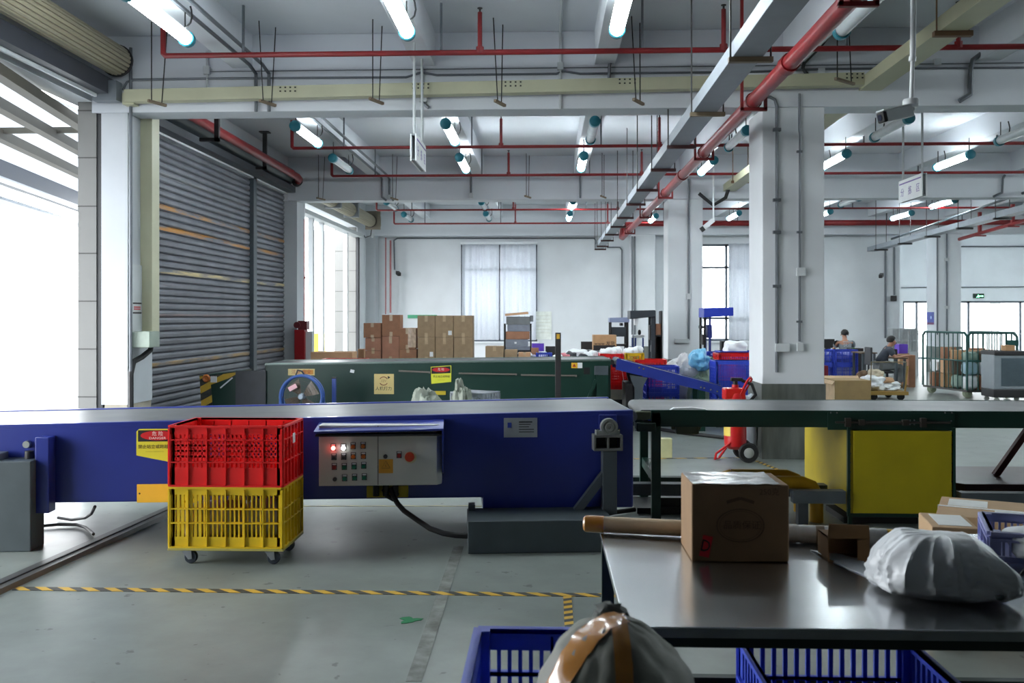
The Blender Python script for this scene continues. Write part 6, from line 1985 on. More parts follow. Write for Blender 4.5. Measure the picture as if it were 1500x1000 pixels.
t = T('small_stand', 'white stand with a black scanner between the two scanner gantries', 'stand', (X_(935, 19.2), 19.2, 0))
x0, x1, za, zb = from_px(926, 944, 490.5, 494.5, 19.2)
MB().box(x0, x1, 19.2, 19.5, za, zb).build('shelf', WPL, t)
for px in (927, 931, 942):
    x = X_(px, 19.2)
    MB().box(x - 0.015, x + 0.015, 19.2, 19.24, 0, za).build('leg', P('post_blue', (48, 74, 150)), t)
q = at(937, 489, 19.2)
MB().sph((q.x, 19.25, q.z + 0.03), (0.035, 0.035, 0.06), 10, 8).build('scanner', BLACK, t)

# crates and sacks beside the sloping conveyor
B2 = 'blue crates beside the sloping conveyor'
Yc_ = 14.75
x0, x1 = X_(946, Yc_), X_(995.5, Yc_)
hh = (Z_(536, Yc_) - 0.05) / 2
tag(B(x0, x1, Yc_ - 0.02, Yc_ + 0.5, 0.0, 0.048).build('crate_dolly', BLKM), 'black low dolly under the blue crates by sloping conveyor', 'dolly')
for i in range(2):
    crate(('lower' if i == 0 else 'upper') + ' blue crate of the pair behind the sloping conveyor', (x0 + x1) / 2, Yc_ + 0.25, 0.05 + i * hh, x1 - x0 - 0.024, 0.46, hh, BLUP, group=B2, nx=18, ny=12, rows=6, ribs=4)
x0, x1 = X_(930, 16.0), X_(977, 16.0)
for i in range(2):
    crate(('lower' if i == 0 else 'upper') + ' red crate of the pair behind the blue pair by sloping conveyor', (x0 + x1) / 2, 16.25, 0.02 + i * 0.47, x1 - x0 - 0.024, 0.46, 0.47, REDP, nx=18, ny=12, rows=5, ribs=4)
x0, x1 = X_(889, 15.0), X_(921, 15.0)
t = T('white_bin', 'cream plastic board under the red crate by the green conveyor end', 'board', ((x0 + x1) / 2, 15.2, 0))
MB().box(x0, x1, 15.0, 15.5, 0.36, Z_(570, 15.0)).build('board', P('cream_board', (206, 196, 172), 0.6), t)
MB().box(x0, x1, 15.0, 15.5, 0.0, 0.36).build('base', BLKM, t)
rc = crate('red crate seen under the head of the sloping blue conveyor', (x0 + x1) / 2, 15.25, Z_(570, 15.0), x1 - x0 - 0.024, 0.46, 0.42, REDP, nx=16, ny=12, rows=7, ribs=3)
MB().bar((0.05, -0.245, 0.4), (0.12, -0.245, 0.02), 0.004, 0.03).build('white_strip', WPL, rc)
pl = 'blue crate stack beside main column'
for i, (zz, h_, Yq, mt, lb) in enumerate(((0.05, 0.485, 14.3, BLUP, 'lower blue crate stacked left of the main column'), (0.535, 0.485, 14.3, BLUP, 'upper blue crate stacked left of the main column'))):
    x0, x1 = X_(1048.5, Yq), X_(1105, Yq)
    crate(lb, (x0 + x1) / 2, Yq + 0.25, zz, x1 - x0, 0.46, h_, mt, nx=20, ny=12, rows=7, ribs=4)
tag(B(X_(1049, 14.3), X_(1104, 14.3), 14.3, 14.8, 0, 0.048).build('crate_dolly', BLKM), 'black low dolly under the blue crates left of main column', 'dolly')
x0, x1 = X_(1054, 15.2), X_(1110, 15.2)
for zz, h_, lb, mt in ((0.0, 0.66, 'blue crate under the red crate behind main column', BLUP), (0.66, 0.44, 'red crate behind the blue stack left of main column', REDP)):
    crate(lb, (x0 + x1) / 2, 15.5, zz, x1 - x0, 0.5, h_, mt, nx=18, ny=12, rows=5, ribs=3)
x0, x1 = X_(1056, 16.2), X_(1112, 16.2)
crate('blue crate with pale rim holding a white bag behind the red crate', (x0 + x1) / 2, 16.5, 0.6, x1 - x0, 0.5, Z_(514, 16.2) - 0.6, BLUP, nx=16, ny=12, rows=4, ribs=3)
tag(B(x0, x1, 16.25, 16.75, 0, 0.598).build('low_cabinet', GREY), 'grey low cabinet under the blue crate with the white bag', 'cabinet')
p = at(1078, 510, 16.5)
tag(lump(MB(), (p.x, 16.5, p.z), (0.2, 0.18, 0.13), 21, 0.3).build('poly_parcel', BAGW), 'white bag heaped in the blue crate left of main column', 'bag')
crate('blue-violet crate at the foot of the bright blue gantry', X_(1043, 17.0), 17.0, Z_(527, 17), 0.22, 0.3, 0.16, BLUP, nx=8, ny=8, rows=2, ribs=2, bot=0.03, rim=0.03)
crate('red crate under the blue-violet crate by the bright blue gantry', X_(1043, 17.0), 17.0, 0.42, 0.22, 0.3, Z_(527, 17) - 0.42, REDP, nx=8, ny=8, rows=3, ribs=2, bot=0.03, rim=0.03)
tag(B(X_(1034, 17.0), X_(1052, 17.0), 16.85, 17.15, 0, 0.418).build('low_cabinet', GREY), 'grey low cabinet under the small crates by the bright blue gantry', 'cabinet')
tb = table('white desk by the tall window behind main column', X_(1058, 18.3), X_(1120, 18.3), 18.3, 18.9, 0.9)
tag(B(X_(1072, 18.5), X_(1087, 18.5), 18.5, 18.54, 0.901, Z_(500.5, 18.5)).build('monitor', BLKM), 'black monitor on the white desk by the tall window', 'monitor')
tag(B(X_(1057, 18.5), X_(1062.5, 18.5), 18.5, 18.7, 0.901, Z_(499, 18.5)).build('computer_case', BLKM), 'narrow black computer case beside the tall window', 'computer')
pxc('white box right of the monitor by main column', 1088, 1100, 499, 514, 18.5, 0.3, WPL, 0.901, tape=False)

# sack heap
WS = P('white_woven_sack', (196, 194, 196), 0.6, var=0.15, scale=9, bump=0.4)
for i, (px, Y, zt_, rx, ry, mt, lb) in enumerate(((1005, 15.4, 1.06, 0.36, 0.3, WS, 'big white woven sack heaped behind the sloping conveyor'), (1030, 15.2, 0.82, 0.27, 0.3, P('green_grey_sack', (132, 150, 128), 0.6, var=0.25, scale=8, bump=0.4), 'green-grey woven sack right of the white one'))):
    p = at(px, 540, Y)
    tag(lump(MB(), (p.x, Y, zt_ / 2), (rx, ry, zt_ / 2), 31 + i, 0.2, 0, 44, 32, 1.7, 0.13, 2.6).build('woven_sack', mt), lb, 'sack')
p = at(1024, 527, 15.1)
tag(lump(MB(), (p.x, 15.1, 0.99), (0.14, 0.2, 0.17), 41, 0.45, 0, 36, 24, 1.9, 0.1, 2.2).build('plastic_bag', P('light_blue_bag', (120, 190, 226), 0.35, var=0.12, bump=0.3)), 'light blue plastic bag on top of the sack heap', 'bag')
p = at(1035, 525, 15.35)
tag(lump(MB(), (p.x, 15.35, 0.88), (0.13, 0.16, 0.16), 43, 0.35, 0, 30, 20, 2.4, 0.14).build('woven_sack', SACK), 'crumpled dark green sack at the back of the heap', 'sack')

# fire extinguisher trolley
Ye = 11.0
t = T('wheeled_extinguisher', 'red wheeled fire extinguisher parked against the main column', 'fire extinguisher', (X_(1078, Ye), Ye, 0))
ER = P('extinguisher_red', (190, 20, 24), 0.3, var=0.06, coat=0.3)
cx_ = X_(1077, Ye)
MB().lathe([(0, 0.13), (0.08, 0.14), (0.125, 0.18), (0.13, 0.25), (0.13, 0.72), (0.115, 0.80), (0.07, 0.855), (0.04, 0.87), (0.04, 0.9), (0, 0.9)], (cx_, Ye, 0), (0, 0, 1), 28).build('tank', ER, t)
MB().cyl((cx_, Ye, 0.9), (cx_, Ye, 0.96), 0.03, 10).box(cx_ - 0.05, cx_ + 0.08, Ye - 0.03, Ye + 0.03, 0.94, 0.98).build('valve', BLACK, t)
MB().box(cx_ - 0.14, cx_ + 0.1, Ye - 0.11, Ye + 0.1, 0.72, 0.86).build('hose_box', ER, t, bev=0.015)
for s in (-0.17, 0.17):
    x = X_(1092, Ye)
    w_ = MB().lathe([(0.06, -0.025), (0.105, -0.03), (0.118, 0), (0.105, 0.03), (0.06, 0.025)], (x, Ye + s, 0.118), (0, 1, 0), 24).build('tyre', BLACK, t)
    MB().lathe([(0, -0.034), (0.03, -0.034), (0.065, -0.02), (0.068, 0), (0.065, 0.02), (0, 0.03)], (x, Ye + s, 0.118), (0, 1, 0), 20).build('wheel_hub', P('hub_grey', (170, 172, 170), 0.4, metal=0.3), w_)
MB().cyl((X_(1092, Ye), Ye - 0.17, 0.118), (X_(1092, Ye), Ye + 0.17, 0.118), 0.015, 8).build('axle', ER, t)
for s in (-0.1, 0.1):
    pass
q = lambda px, py: V((X_(px, Ye), 0, Z_(py, Ye)))
hd = []
a, b_, c_ = q(1082, 575), q(1092, 556), q(1104, 553)
MB().tube([V((a.x, Ye - 0.1, a.z)), V((b_.x, Ye - 0.1, b_.z)), V((b_.x + 0.03, Ye - 0.1, c_.z + 0.01)), V((c_.x - 0.02, Ye + 0.1, c_.z + 0.01)), V((c_.x, Ye + 0.1, c_.z - 0.02)), V((q(1092, 577).x, Ye + 0.1, q(1092, 577).z))], 0.014, 8).build('handle', ER, t)
a, b_ = q(1068, 645), q(1047, 662)
MB().tube([V((a.x, Ye - 0.1, a.z)), V((b_.x, Ye - 0.1, b_.z + 0.01)), V((b_.x - 0.01, Ye - 0.08, 0.03)), V((b_.x + 0.06, Ye + 0.08, 0.015)), V((q(1060, 650).x + 0.05, Ye + 0.1, 0.14))], 0.014, 8).build('foot_bar', ER, t)
MB().prism([(cx_ + 0.133 * math.cos(a_), Ye + 0.133 * math.sin(a_)) for a_ in [math.pi * (0.98 + 0.04 * i) for i in range(9)]] + [(cx_ + 0.128 * math.cos(a_), Ye + 0.128 * math.sin(a_)) for a_ in [math.pi * (0.98 + 0.04 * i) for i in range(8, -1, -1)]], 0.3, 0.62, 'z').build('yellow_label', P('ext_label', (220, 190, 80), 0.5), t)
MB().tube([V((cx_ + 0.08, Ye, 0.95)), V((cx_ + 0.2, Ye + 0.02, 0.9)), V((cx_ + 0.24, Ye, 0.78)), V((cx_ + 0.17, Ye, 0.7))], 0.02, 8).build('hose', BLACK, t)
tag(lump(MB(), (2.475, 11.4, 0.38), (0.085, 0.1, 0.38), 50, 0.15).build('plastic_bag', P('clear_grey_bag', (168, 180, 190), 0.3, bump=0.3)), 'greyish plastic bag standing between extinguisher and main column', 'bag')
# ================================================================== right background
BR = 'blue crates of parcels by the seated worker'
Yq = 24.2
hh = 0.40
for i, (p0, p1) in enumerate(((1203, 1222), (1222.5, 1257))):
    x0, x1 = X_(p0, Yq), X_(p1, Yq)
    for j in range(2):
        crate('%s blue crate in the %s of the two crate stacks before the seated worker' % (('lower', 'upper')[j], ('narrow left', 'wide right')[i]), (x0 + x1) / 2, Yq + 0.22, 0.05 + j * hh, x1 - x0 - 0.024, 0.44, hh, BLUP, group=BR, nx=10 if i == 0 else 14, ny=10, rows=3, ribs=3)
        o = lump(MB(), ((x0 + x1) / 2, Yq + 0.22, 0.05 + j * hh + 0.2), ((x1 - x0) * 0.4, 0.17, 0.14), 60 + i * 2 + j, 0.3, 0, 20, 14, 2, 0.15).build('poly_parcel', BAGW if (i + j) % 2 else P('violet_poly', (150, 156, 210), 0.4))
        tag(o, 'parcel inside the %s blue crate of the %s stack by the worker' % (('lower', 'upper')[j], ('narrow left', 'wide right')[i]), 'parcel', 'parcels in the blue crates')
    tag(B(x0, x1, Yq, Yq + 0.44, 0, 0.048).build('crate_dolly', BLKM), 'black dolly under the %s blue crate stack' % ('narrow left', 'wide right')[i], 'dolly')
tag(B(X_(1201, 23.8), X_(1210, 23.8), 23.6, 24.0, 0.02, Z_(534, 23.8)).build('cylinder_bin', P('maroon_bin', (120, 22, 40), 0.45), bev=0.02), 'maroon bin half hidden behind main column', 'bin')
Yd = 26.6
d1 = table('dark desk in front of the worker seen from behind', X_(1206, Yd), X_(1262, Yd), Yd, Yd + 0.7, 0.74, BLKM)
tag(B(X_(1213, Yd), X_(1229, Yd), Yd + 0.4, Yd + 0.44, 0.8, Z_(496, Yd + 0.4)).build('monitor', BLKM), 'black monitor on the desk left of the worker seen from behind', 'monitor')
tag(B(X_(1216, Yd), X_(1223, Yd), Yd + 0.38, Yd + 0.5, 0.741, 0.80).build('monitor_stand', BLKM), 'black monitor stand on the worker desk', 'stand')
tag(B(X_(1206, Yd), X_(1211, Yd), Yd + 0.35, Yd + 0.5, 0.741, Z_(496, Yd)).build('file_box', P('teal_file', (110, 140, 150), 0.5)), 'grey-teal file box beside the monitor on the desk', 'file box')
tag(B(X_(1247, 25.2), X_(1252.5, 25.2), 25.1, 25.3, 0.86, Z_(509, 25.2)).build('green_bin', P('bright_green', (80, 190, 60), 0.5)), 'bright green box by the elbow of the worker seen from behind', 'box')
tag(B(X_(1244, 25.2), X_(1262, 25.2), 25.05, 25.4, 0, 0.858).build('side_cabinet', BLKM), 'dark side cabinet right of the blue crates', 'cabinet')
d2 = table('brown sorting desk with clutter left of the seated worker', X_(1258, 23.6), X_(1281, 23.6), 23.4, 24.2, Z_(515, 23.6), P('brown_desk', (96, 78, 60), 0.6))
for i, (px, py, r, mt, lb) in enumerate(((1265, 545, 0.18, P('brown_clutter', (104, 80, 58), 0.7), 'brown bundle on the floor under the brown desk'), (1272, 552, 0.14, P('maroon_clutter', (110, 40, 50), 0.6), 'maroon bundle on the floor under the brown desk'))):
    p = at(px, py, 23.3)
    tag(lump(MB(), (p.x, 23.3, r), (r * 0.9, r, r), 70 + i, 0.3).build('cloth_bundle', mt), lb, 'bundle')
d3 = table('desk of the seated worker by the tan carton', X_(1306, 22.2), X_(1325, 22.2), 22.0, 22.7, 0.74, P('brown_desk', (96, 78, 60)))
tag(B(X_(1311, 22.4), X_(1318, 22.4), 22.55, 22.6, 0.741, Z_(511, 22.4)).build('monitor', BLKM), 'black monitor on the desk of the seated worker', 'monitor')
pxc('purple box above the tan cartons by the seated worker', 1317, 1330, 504, 516.5, 23.4, 0.3, PURP, Z_(517, 23.4), tape=False)
pxc('tan carton under the purple box', 1318, 1332, 517.2, 542, 23.4, 0.35, CARD, 0.0, tape=False)
pxc('tall tan carton standing left of the green roll cage', 1331, 1341, 520, 560, 22.6, 0.4, CARD2, 0.0, tape=False)
pxc('tan carton lying on the desk edge by the seated worker', 1313, 1324, 523, 529, 22.05, 0.3, CARD, 0.7405, tape=False)
for i in range(3):
    p0 = 1307 + i * 13
    x0, x1 = X_(p0, 27.0), X_(p0 + 12.5, 27.0)
    for j in range(2):
        crate('%s grey lattice crate, %s of three grey stacks behind the tan cartons' % (('lower', 'upper')[j], ('left', 'middle', 'right')[i]), (x0 + x1) / 2, 27.2, 0.68 + j * 0.345, x1 - x0 - 0.026, 0.36, 0.34, P('grey_lattice', (176, 180, 182), 0.5), group='grey lattice crates by the far windows', nx=6, ny=8, rows=2, ribs=2, bot=0.03, rim=0.03)
tag(B(X_(1307, 27), X_(1346, 27), 27.02, 27.4, 0, 0.678).build('storage_cabinet', LGREY), 'pale cabinet under the grey lattice crates', 'cabinet')
# poster on the far right column
t = T('wall_poster', 'blue-violet poster on the far right column', 'poster', (11.76, 28.75, 1.45))
B(11.762, 11.768, 28.5, 29.02, Z_(475, 28.75), Z_(457, 28.75)).build('poster_sheet', P('poster_blue', (70, 80, 170), 0.4, var=0.35, scale=2.5), t)
MB().box(11.760, 11.762, 28.5, 29.02, Z_(475, 28.75), Z_(472, 28.75)).build('poster_band', P('poster_red', (110, 40, 90), 0.4), t)
MB().sph((11.762, 28.7, 1.68), (0.003, 0.05, 0.05), 12, 8).build('poster_glow', P('poster_pale', (190, 210, 250), 0.4), t)

# big open carton and platform cart
t = pxc('open topped brown carton on the floor in front of the blue crates', 1223, 1276, 557, 591, 18.5, 0.7, P('olive_carton', (150, 124, 84), 0.8, var=0.08), 0.0, tape=False)
x0, x1, za, zb = from_px(1223, 1276, 557, 591, 18.5)
a = (x1 - x0) / 2
zc = Z_(557, 18.5)
FL = P('pale_flap_lit_side', (206, 178, 144), 0.8)
MB().bar((-a - 0.05, 0, zc - 0.07), (-a, 0, zc), 0.68, 0.008).bar((0, 0.35, zc), (0, 0.42, zc + 0.06), 2 * a, 0.008).build('flap', FL, t)
MB().box(-a - 0.002, -a, -0.34, 0.34, 0.01, zc - 0.01).build('lit_side', FL, t)  # left side coloured paler for the light falling on it
Yk = 18.95
t = T('platform_cart', 'yellow-brown platform cart with wire handle carrying white bags', 'cart', (X_(1303, Yk), Yk, 0))
x0, x1 = X_(1275, Yk), X_(1331, Yk)
WD = P('cart_deck', (150, 118, 56), 0.6, var=0.12)
MB().box(x0, x1, Yk, Yk + 0.9, Z_(577, Yk), Z_(572, Yk)).build('deck', WD, t)
zt_ = Z_(529, Yk + 0.1)
MB().tube([(x0 + 0.02, Yk + 0.06, Z_(573, Yk)), (x0 + 0.04, Yk + 0.06, zt_), (x1 - 0.02, Yk + 0.06, zt_), (x1 - 0.05, Yk + 0.06, Z_(573, Yk))], 0.014, 8).build('handle', P('cart_frame', (110, 98, 66), 0.45), t)
MB().tube([(x1 - 0.05, Yk + 0.06, Z_(573, Yk)), (x1 + 0.0, Yk + 0.06, zt_ - 0.08)], 0.02, 6).build('handle_brace', WD, t)
for x in (x0 + 0.1, x1 - 0.12):
    for y in (Yk + 0.1, Yk + 0.78):
        MB().lathe([(0, -0.03), (0.07, -0.03), (0.08, 0), (0.07, 0.03), (0, 0.03)], (x, y, 0.08), (0, 1, 0), 14).box(x - 0.05, x + 0.05, y - 0.05, y + 0.05, 0.14, Z_(577, Yk)).build('caster', BLACK, t)
zd = Z_(572, Yk) + 0.001
tag(lump(MB(), (X_(1290, Yk), Yk + 0.4, zd + 0.15), (0.2, 0.25, 0.15), 81, 0.35, 0, 30, 20, 2, 0.15).build('poly_bag', BAGW), 'left white bag on the platform cart', 'bag')
tag(lump(MB(), (X_(1313, Yk), Yk + 0.45, zd + 0.09), (0.2, 0.28, 0.09), 83, 0.35, 0, 30, 20, 2, 0.15).build('poly_bag', BAGW), 'right flat white bag on the platform cart', 'bag')
tag(lump(MB(), (X_(1297, Yk), Yk + 0.55, zd + 0.32), (0.14, 0.16, 0.1), 85, 0.35, 0, 24, 16, 2, 0.15).build('poly_bag', P('beige_bag', (196, 184, 160), 0.5)), 'small beige bag heaped on the white bags of platform cart', 'bag')
tag(lump(MB(), (X_(1308, Yk), Yk + 0.3, zd + 0.21), (0.12, 0.12, 0.06), 87, 0.3).build('paper_bundle', P('tan_carton', (198, 158, 122))), 'tan paper bundle on the flat white bag of the cart', 'paper')

# roll cage
CG = P('cage_green', (24, 74, 70), 0.4, var=0.1)
t = T('roll_cage', 'dark green roll cage full of parcels by the far column', 'roll cage', (9.1, 20.3, 0))
A, Bc, C_ = V((8.47, 21.1, 0)), V((8.75, 19.55, 0)), V((9.72, 19.45, 0))
D_ = A + (C_ - Bc)
zb0, ztp = 0.17, 1.37
MB().prism([(p.x, p.y) for p in (A, Bc, C_, D_)], 0.13, 0.17, 'z').build('base', P('cage_base', (60, 58, 56), 0.5), t)
def panel(p, q, n, nm):
    up = V((0, 0, 1))
    r = 0.025
    d_ = (q - p).normalized() * 0.08
    mb = MB().tube([p + up * zb0, p + up * (ztp - 0.08), p + d_ + up * ztp, q - d_ + up * ztp, q + up * (ztp - 0.08), q + up * zb0], r, 8)
    mb.tube([p + up * 0.78, q + up * 0.78], 0.016, 6)
    fr = mb.build(nm, CG, t)
    b2 = MB()
    for i in range(1, n):
        s = p + (q - p) * (i / n)
        b2.cyl(s + up * zb0, s + up * ztp, 0.012, 6)
    b2.build('bars', CG, fr)


panel(A, Bc, 10, 'side_panel')
panel(Bc, C_, 9, 'front_panel')
panel(D_, C_, 10, 'side_panel')
MB().box(C_.x - 0.2, C_.x + 0.02, C_.y - 0.03, C_.y, 1.1, 1.22).build('latch_plate', CG, t)
for p in (A, Bc, C_, D_):
    c = (A + C_) / 2
    q = p + (c - p) * 0.2
    w_ = MB().lathe([(0, -0.03), (0.05, -0.03), (0.06, -0.02), (0.095, -0.02), (0.1, 0), (0.095, 0.02), (0.05, 0.03), (0, 0.03)], (q.x, q.y, 0.1), (0.3, 1, 0), 16).box(q.x - 0.015, q.x + 0.015, q.y - 0.04, q.y + 0.04, 0.08, 0.135)
    w_.build('caster', P('pale_green_wheel', (176, 186, 160), 0.5), t)
u_, v_ = (C_ - Bc), (A - Bc)
def incage(fu, fv, z):
    p = Bc + u_ * fu + v_ * fv
    return V((p.x, p.y, z))
PKG = 'parcels in the green roll cage'
mats = [BAGW, CARD, P('pale_blue_parcel', (170, 200, 214), 0.45), P('tan_carton', (198, 158, 122)), P('pale_green_parcel', (150, 172, 160), 0.5), CARD2, P('dark_brown_parcel', (84, 70, 56), 0.6)]
nms = ['white', 'brown', 'pale blue', 'tan', 'pale green', 'red-brown', 'dark brown']
random.seed(11)
lv = (0.171, 0.171 + 0.31, 0.171 + 0.60)
k = 0
for li, z in enumerate(lv):
    for iu in range(3):
        for iv in range(4):
            if li == 2 and iv == 3 and iu == 0:
                continue
            m_ = (k * 3 + li + iv) % 7
            p = incage(0.19 + iu * 0.31, 0.14 + iv * 0.24, z)
            h_ = 0.30 if li == 0 else (0.285 if li == 1 else random.uniform(0.14, 0.28))
            lb = '%s parcel, %s layer, column %s row %s of the roll cage load' % (nms[m_], ('bottom', 'middle', 'top')[li], ('left', 'centre', 'right')[iu], ('front', 'second', 'third', 'back')[iv])
            if m_ in (0, 2, 4):
                tag(lump(MB(), (p.x, p.y, z + h_ / 2), (0.135, 0.165, h_ / 2), k, 0.14, 0, 18, 12, 2, 0.08).build('poly_parcel', mats[m_]), lb, 'parcel', PKG)
            else:
                carton(lb, p.x - 0.125, p.x + 0.125, p.y - 0.15, p.y + 0.15, z, z + h_, mats[m_], grp=PKG, tape=(k % 2 == 0), rz=-0.12, name='cardboard_parcel', cat='parcel')
            k += 1
# grey air cooler
Ya = 18.6
x0, x1, za, zb = from_px(1456, 1513, 514, 570, Ya)
t = T('air_cooler', 'grey mobile evaporative air cooler with grille at the right edge', 'air cooler', ((x0 + x1) / 2, Ya + 0.25, 0))
MB().box(x0, x1, Ya, Ya + 0.55, 0.26, zb - 0.07).build('housing', P('cooler_grey', (134, 142, 148), 0.45, var=0.06), t, bev=0.02)
MB().box(x0 + 0.0, x1, Ya - 0.02, Ya + 0.57, zb - 0.09, zb).build('top_cap', BLKM, t, bev=0.02)
MB().box(x0 + 0.0, x1, Ya - 0.01, Ya + 0.56, 0.1, 0.27).build('water_tank', BLKM, t, bev=0.02)
g = MB().box(x0 + 0.14, x1 - 0.12, Ya - 0.004, Ya + 0.002, 0.33, zb - 0.14).build('grille', P('cooler_grille', (86, 100, 108), 0.5), t)
k = MB()
for i in range(22):
    z = 0.35 + i * (zb - 0.5) / 22
    k.box(x0 + 0.15, x1 - 0.13, Ya - 0.012, Ya - 0.004, z, z + 0.012)
k.build('slats', P('cooler_grille', (86, 100, 108)), g)
for x in (x0 + 0.08, x1 - 0.08):
    for y in (Ya + 0.06, Ya + 0.48):
        MB().lathe([(0, -0.02), (0.05, -0.02), (0.05, 0.02), (0, 0.02)], (x, y, 0.05), (0, 1, 0), 14).build('caster', P('pale_caster', (190, 192, 186), 0.5), t)
carton('small tan box on top of the air cooler', X_(1477, Ya), X_(1491, Ya), Ya + 0.1, Ya + 0.3, zb + 0.0005, Z_(505, Ya), CARD, tape=False)
t = T('lamp_stand', 'pair of thin rods standing before the glass doors', 'rod stand', (X_(1458, 30), 30, 0))
for px in (1452.5, 1462):
    MB().cyl((X_(px, 30), 30, 0.02), (X_(px, 30), 30, Z_(471, 30)), 0.012, 6).build('rod', GREY, t)
MB().box(X_(1451, 30), X_(1463.5, 30), 29.9, 30.1, 0, 0.02).build('base', GREY, t)


# ================================================================== people
def skin(name, mat, parent, pts, edges, rads, root=0, sub=2):
    me = bpy.data.meshes.new(name)
    me.from_pydata([V(p) for p in pts], edges, [])
    ob = bpy.data.objects.new(name, me)
    COL.objects.link(ob)
    ob.parent = parent
    WL[ob.name] = V((0, 0, 0))
    sm = ob.modifiers.new('skin', 'SKIN')
    sm.use_smooth_shade = True
    sm.branch_smoothing = 0.6
    sd = me.skin_vertices[0].data
    for i, r in enumerate(rads):
        sd[i].radius = (r, r) if not isinstance(r, tuple) else r
        sd[i].use_root = i == root
    ss = ob.modifiers.new('sub', 'SUBSURF')
    ss.levels = ss.render_levels = sub
    me.materials.append(mat)
    return ob


def worker(label, loc, rz, J, shirt, trousers):
    """seated figure facing local +x; J holds joints"""
    t = LT('person', label, 'person', loc, rz)
    pts, ed, rd = [], [], []

    def add(p, r, prev=None):
        pts.append(p)
        rd.append(r)
        if prev is not None:
            ed.append((prev, len(pts) - 1))
        return len(pts) - 1
    pel = add(J['pelvis'], 0.09)
    wa = add(J['waist'], 0.08, pel)
    ch = add(J['chest'], 0.085, wa)
    nb = add(J['neck'], 0.058, ch)
    ja = add(J['jaw'], 0.075, nb)
    hd_ = add(J['head'], 0.098, ja)
    cr = add(J['crown'], 0.07, hd_)
    fc = V(J['face'])
    add(fc, 0.03, hd_)
    for s in (-1, 1):
        m = lambda k: (J[k][0], s * J[k][1], J[k][2])
        sh_ = add(m('shoulder'), 0.042, ch)
        el = add(m('elbow'), 0.044, sh_)
        wr = add(m('wrist'), 0.03, el)
        pa = add(m('palm'), 0.034, wr)
        p = V(m('palm'))
        fw = (p - V(m('wrist'))).normalized()
        sd_ = V((0, s, 0))
        for i in range(4):
            b0 = p + fw * 0.035 + sd_ * (0.024 - 0.016 * i)
            f1 = add(tuple(b0 + fw * 0.03), 0.009, pa)
            add(tuple(b0 + fw * (0.05 + 0.008 * (i in (1, 2))) - V((0, 0, 0.018))), 0.008, f1)
        th = add(tuple(p - sd_ * 0.035 + fw * 0.015), 0.01, pa)
        add(tuple(p - sd_ * 0.045 + fw * 0.045), 0.009, th)
        hp = add(m('hip'), 0.075, pel)
        kn = add(m('knee'), 0.062, hp)
        ca = add(m('calf'), 0.056, kn)
        an = add(m('ankle'), 0.036, ca)
        add(m('toe'), 0.034, an)
    skin('body', SKIN, t, pts, ed, rd)
    # face features and hair
    H_ = V(J['head'])
    f = (fc - H_).normalized()
    sdv = V((0, 1, 0))
    fa = MB()
    for s in (-1, 1):
        fa.sph(H_ + f * 0.088 + sdv * s * 0.034 + V((0, 0, 0.0)), 0.012, 8, 6)
    fa.build('eyes', INK, t)
    er = MB()
    for s in (-1, 1):
        er.sph(H_ + sdv * s * 0.098 - V((0, 0, 0.01)), (0.018, 0.01, 0.03), 10, 8)
    er.build('ears', SKIN, t)
    MB().box(fc.x - 0.02, fc.x + 0.028, -0.02, 0.02, H_.z - 0.075, H_.z - 0.067).build('mouth', P('lips', (140, 84, 76), 0.5), t)
    C0 = V(J['head']) * 0.55 + V(J['crown']) * 0.45
    hr = MB().sph(C0 - f * 0.022, (0.112, 0.106, 0.112), 20, 14, lambda d: 1 + 0.05 * NZ.noise(d * 5) - (0.35 if (d.dot(f) > 0.35 and d.z < 0.35) or d.z < -0.55 else 0))
    hr.build('hair', HAIR, t)
    # t-shirt
    pts2, ed2, rd2 = [], [], []

    def add2(p, r, prev=None):
        pts2.append(p)
        rd2.append(r)
        if prev is not None:
            ed2.append((prev, len(pts2) - 1))
        return len(pts2) - 1
    a0 = add2(tuple(V(J['pelvis']) + V((0, 0, 0.03))), (0.165, 0.15))
    a1 = add2(J['waist'], (0.165, 0.145), a0)
    a2 = add2(tuple(V(J['chest']) + V((-0.01, 0, 0.02))), (0.21, 0.175), a1)
    add2(tuple(V(J['neck']) * 0.75 + V(J['chest']) * 0.25), 0.085, a2)
    for s in (-1, 1):
        S0, E0 = V((J['shoulder'][0], s * J['shoulder'][1], J['shoulder'][2])), V((J['elbow'][0], s * J['elbow'][1], J['elbow'][2]))
        q = add2(tuple(S0), 0.1, a2)
        add2(tuple(S0 + (E0 - S0) * 0.75), 0.08, q)
    skin('t_shirt', shirt, t, pts2, ed2, rd2)
    # trousers
    pts3, ed3, rd3 = [], [], []

    def add3(p, r, prev=None):
        pts3.append(p)
        rd3.append(r)
        if prev is not None:
            ed3.append((prev, len(pts3) - 1))
        return len(pts3) - 1
    b0 = add3(J['pelvis'], 0.15)
    for s in (-1, 1):
        m = lambda k: (J[k][0], s * J[k][1], J[k][2])
        h0 = add3(m('hip'), 0.115, b0)
        k0 = add3(m('knee'), 0.085, h0)
        c0 = add3(m('calf'), 0.075, k0)
        add3(tuple(V(m('ankle')) + V((0, 0, 0.04))), 0.062, c0)
    skin('trousers', trousers, t, pts3, ed3, rd3)
    sm_ = MB()
    for s in (-1, 1):
        a_, b__ = V((J['ankle'][0], s * J['ankle'][1], J['ankle'][2])), V((J['toe'][0], s * J['toe'][1], J['toe'][2]))
        sm_.sph((a_ + b__) / 2 + V((0, 0, -0.005)), (0.13, 0.05, 0.05), 14, 10)
    sm_.build('shoes', P('tan_shoe', (150, 120, 84), 0.6), t)
    return t


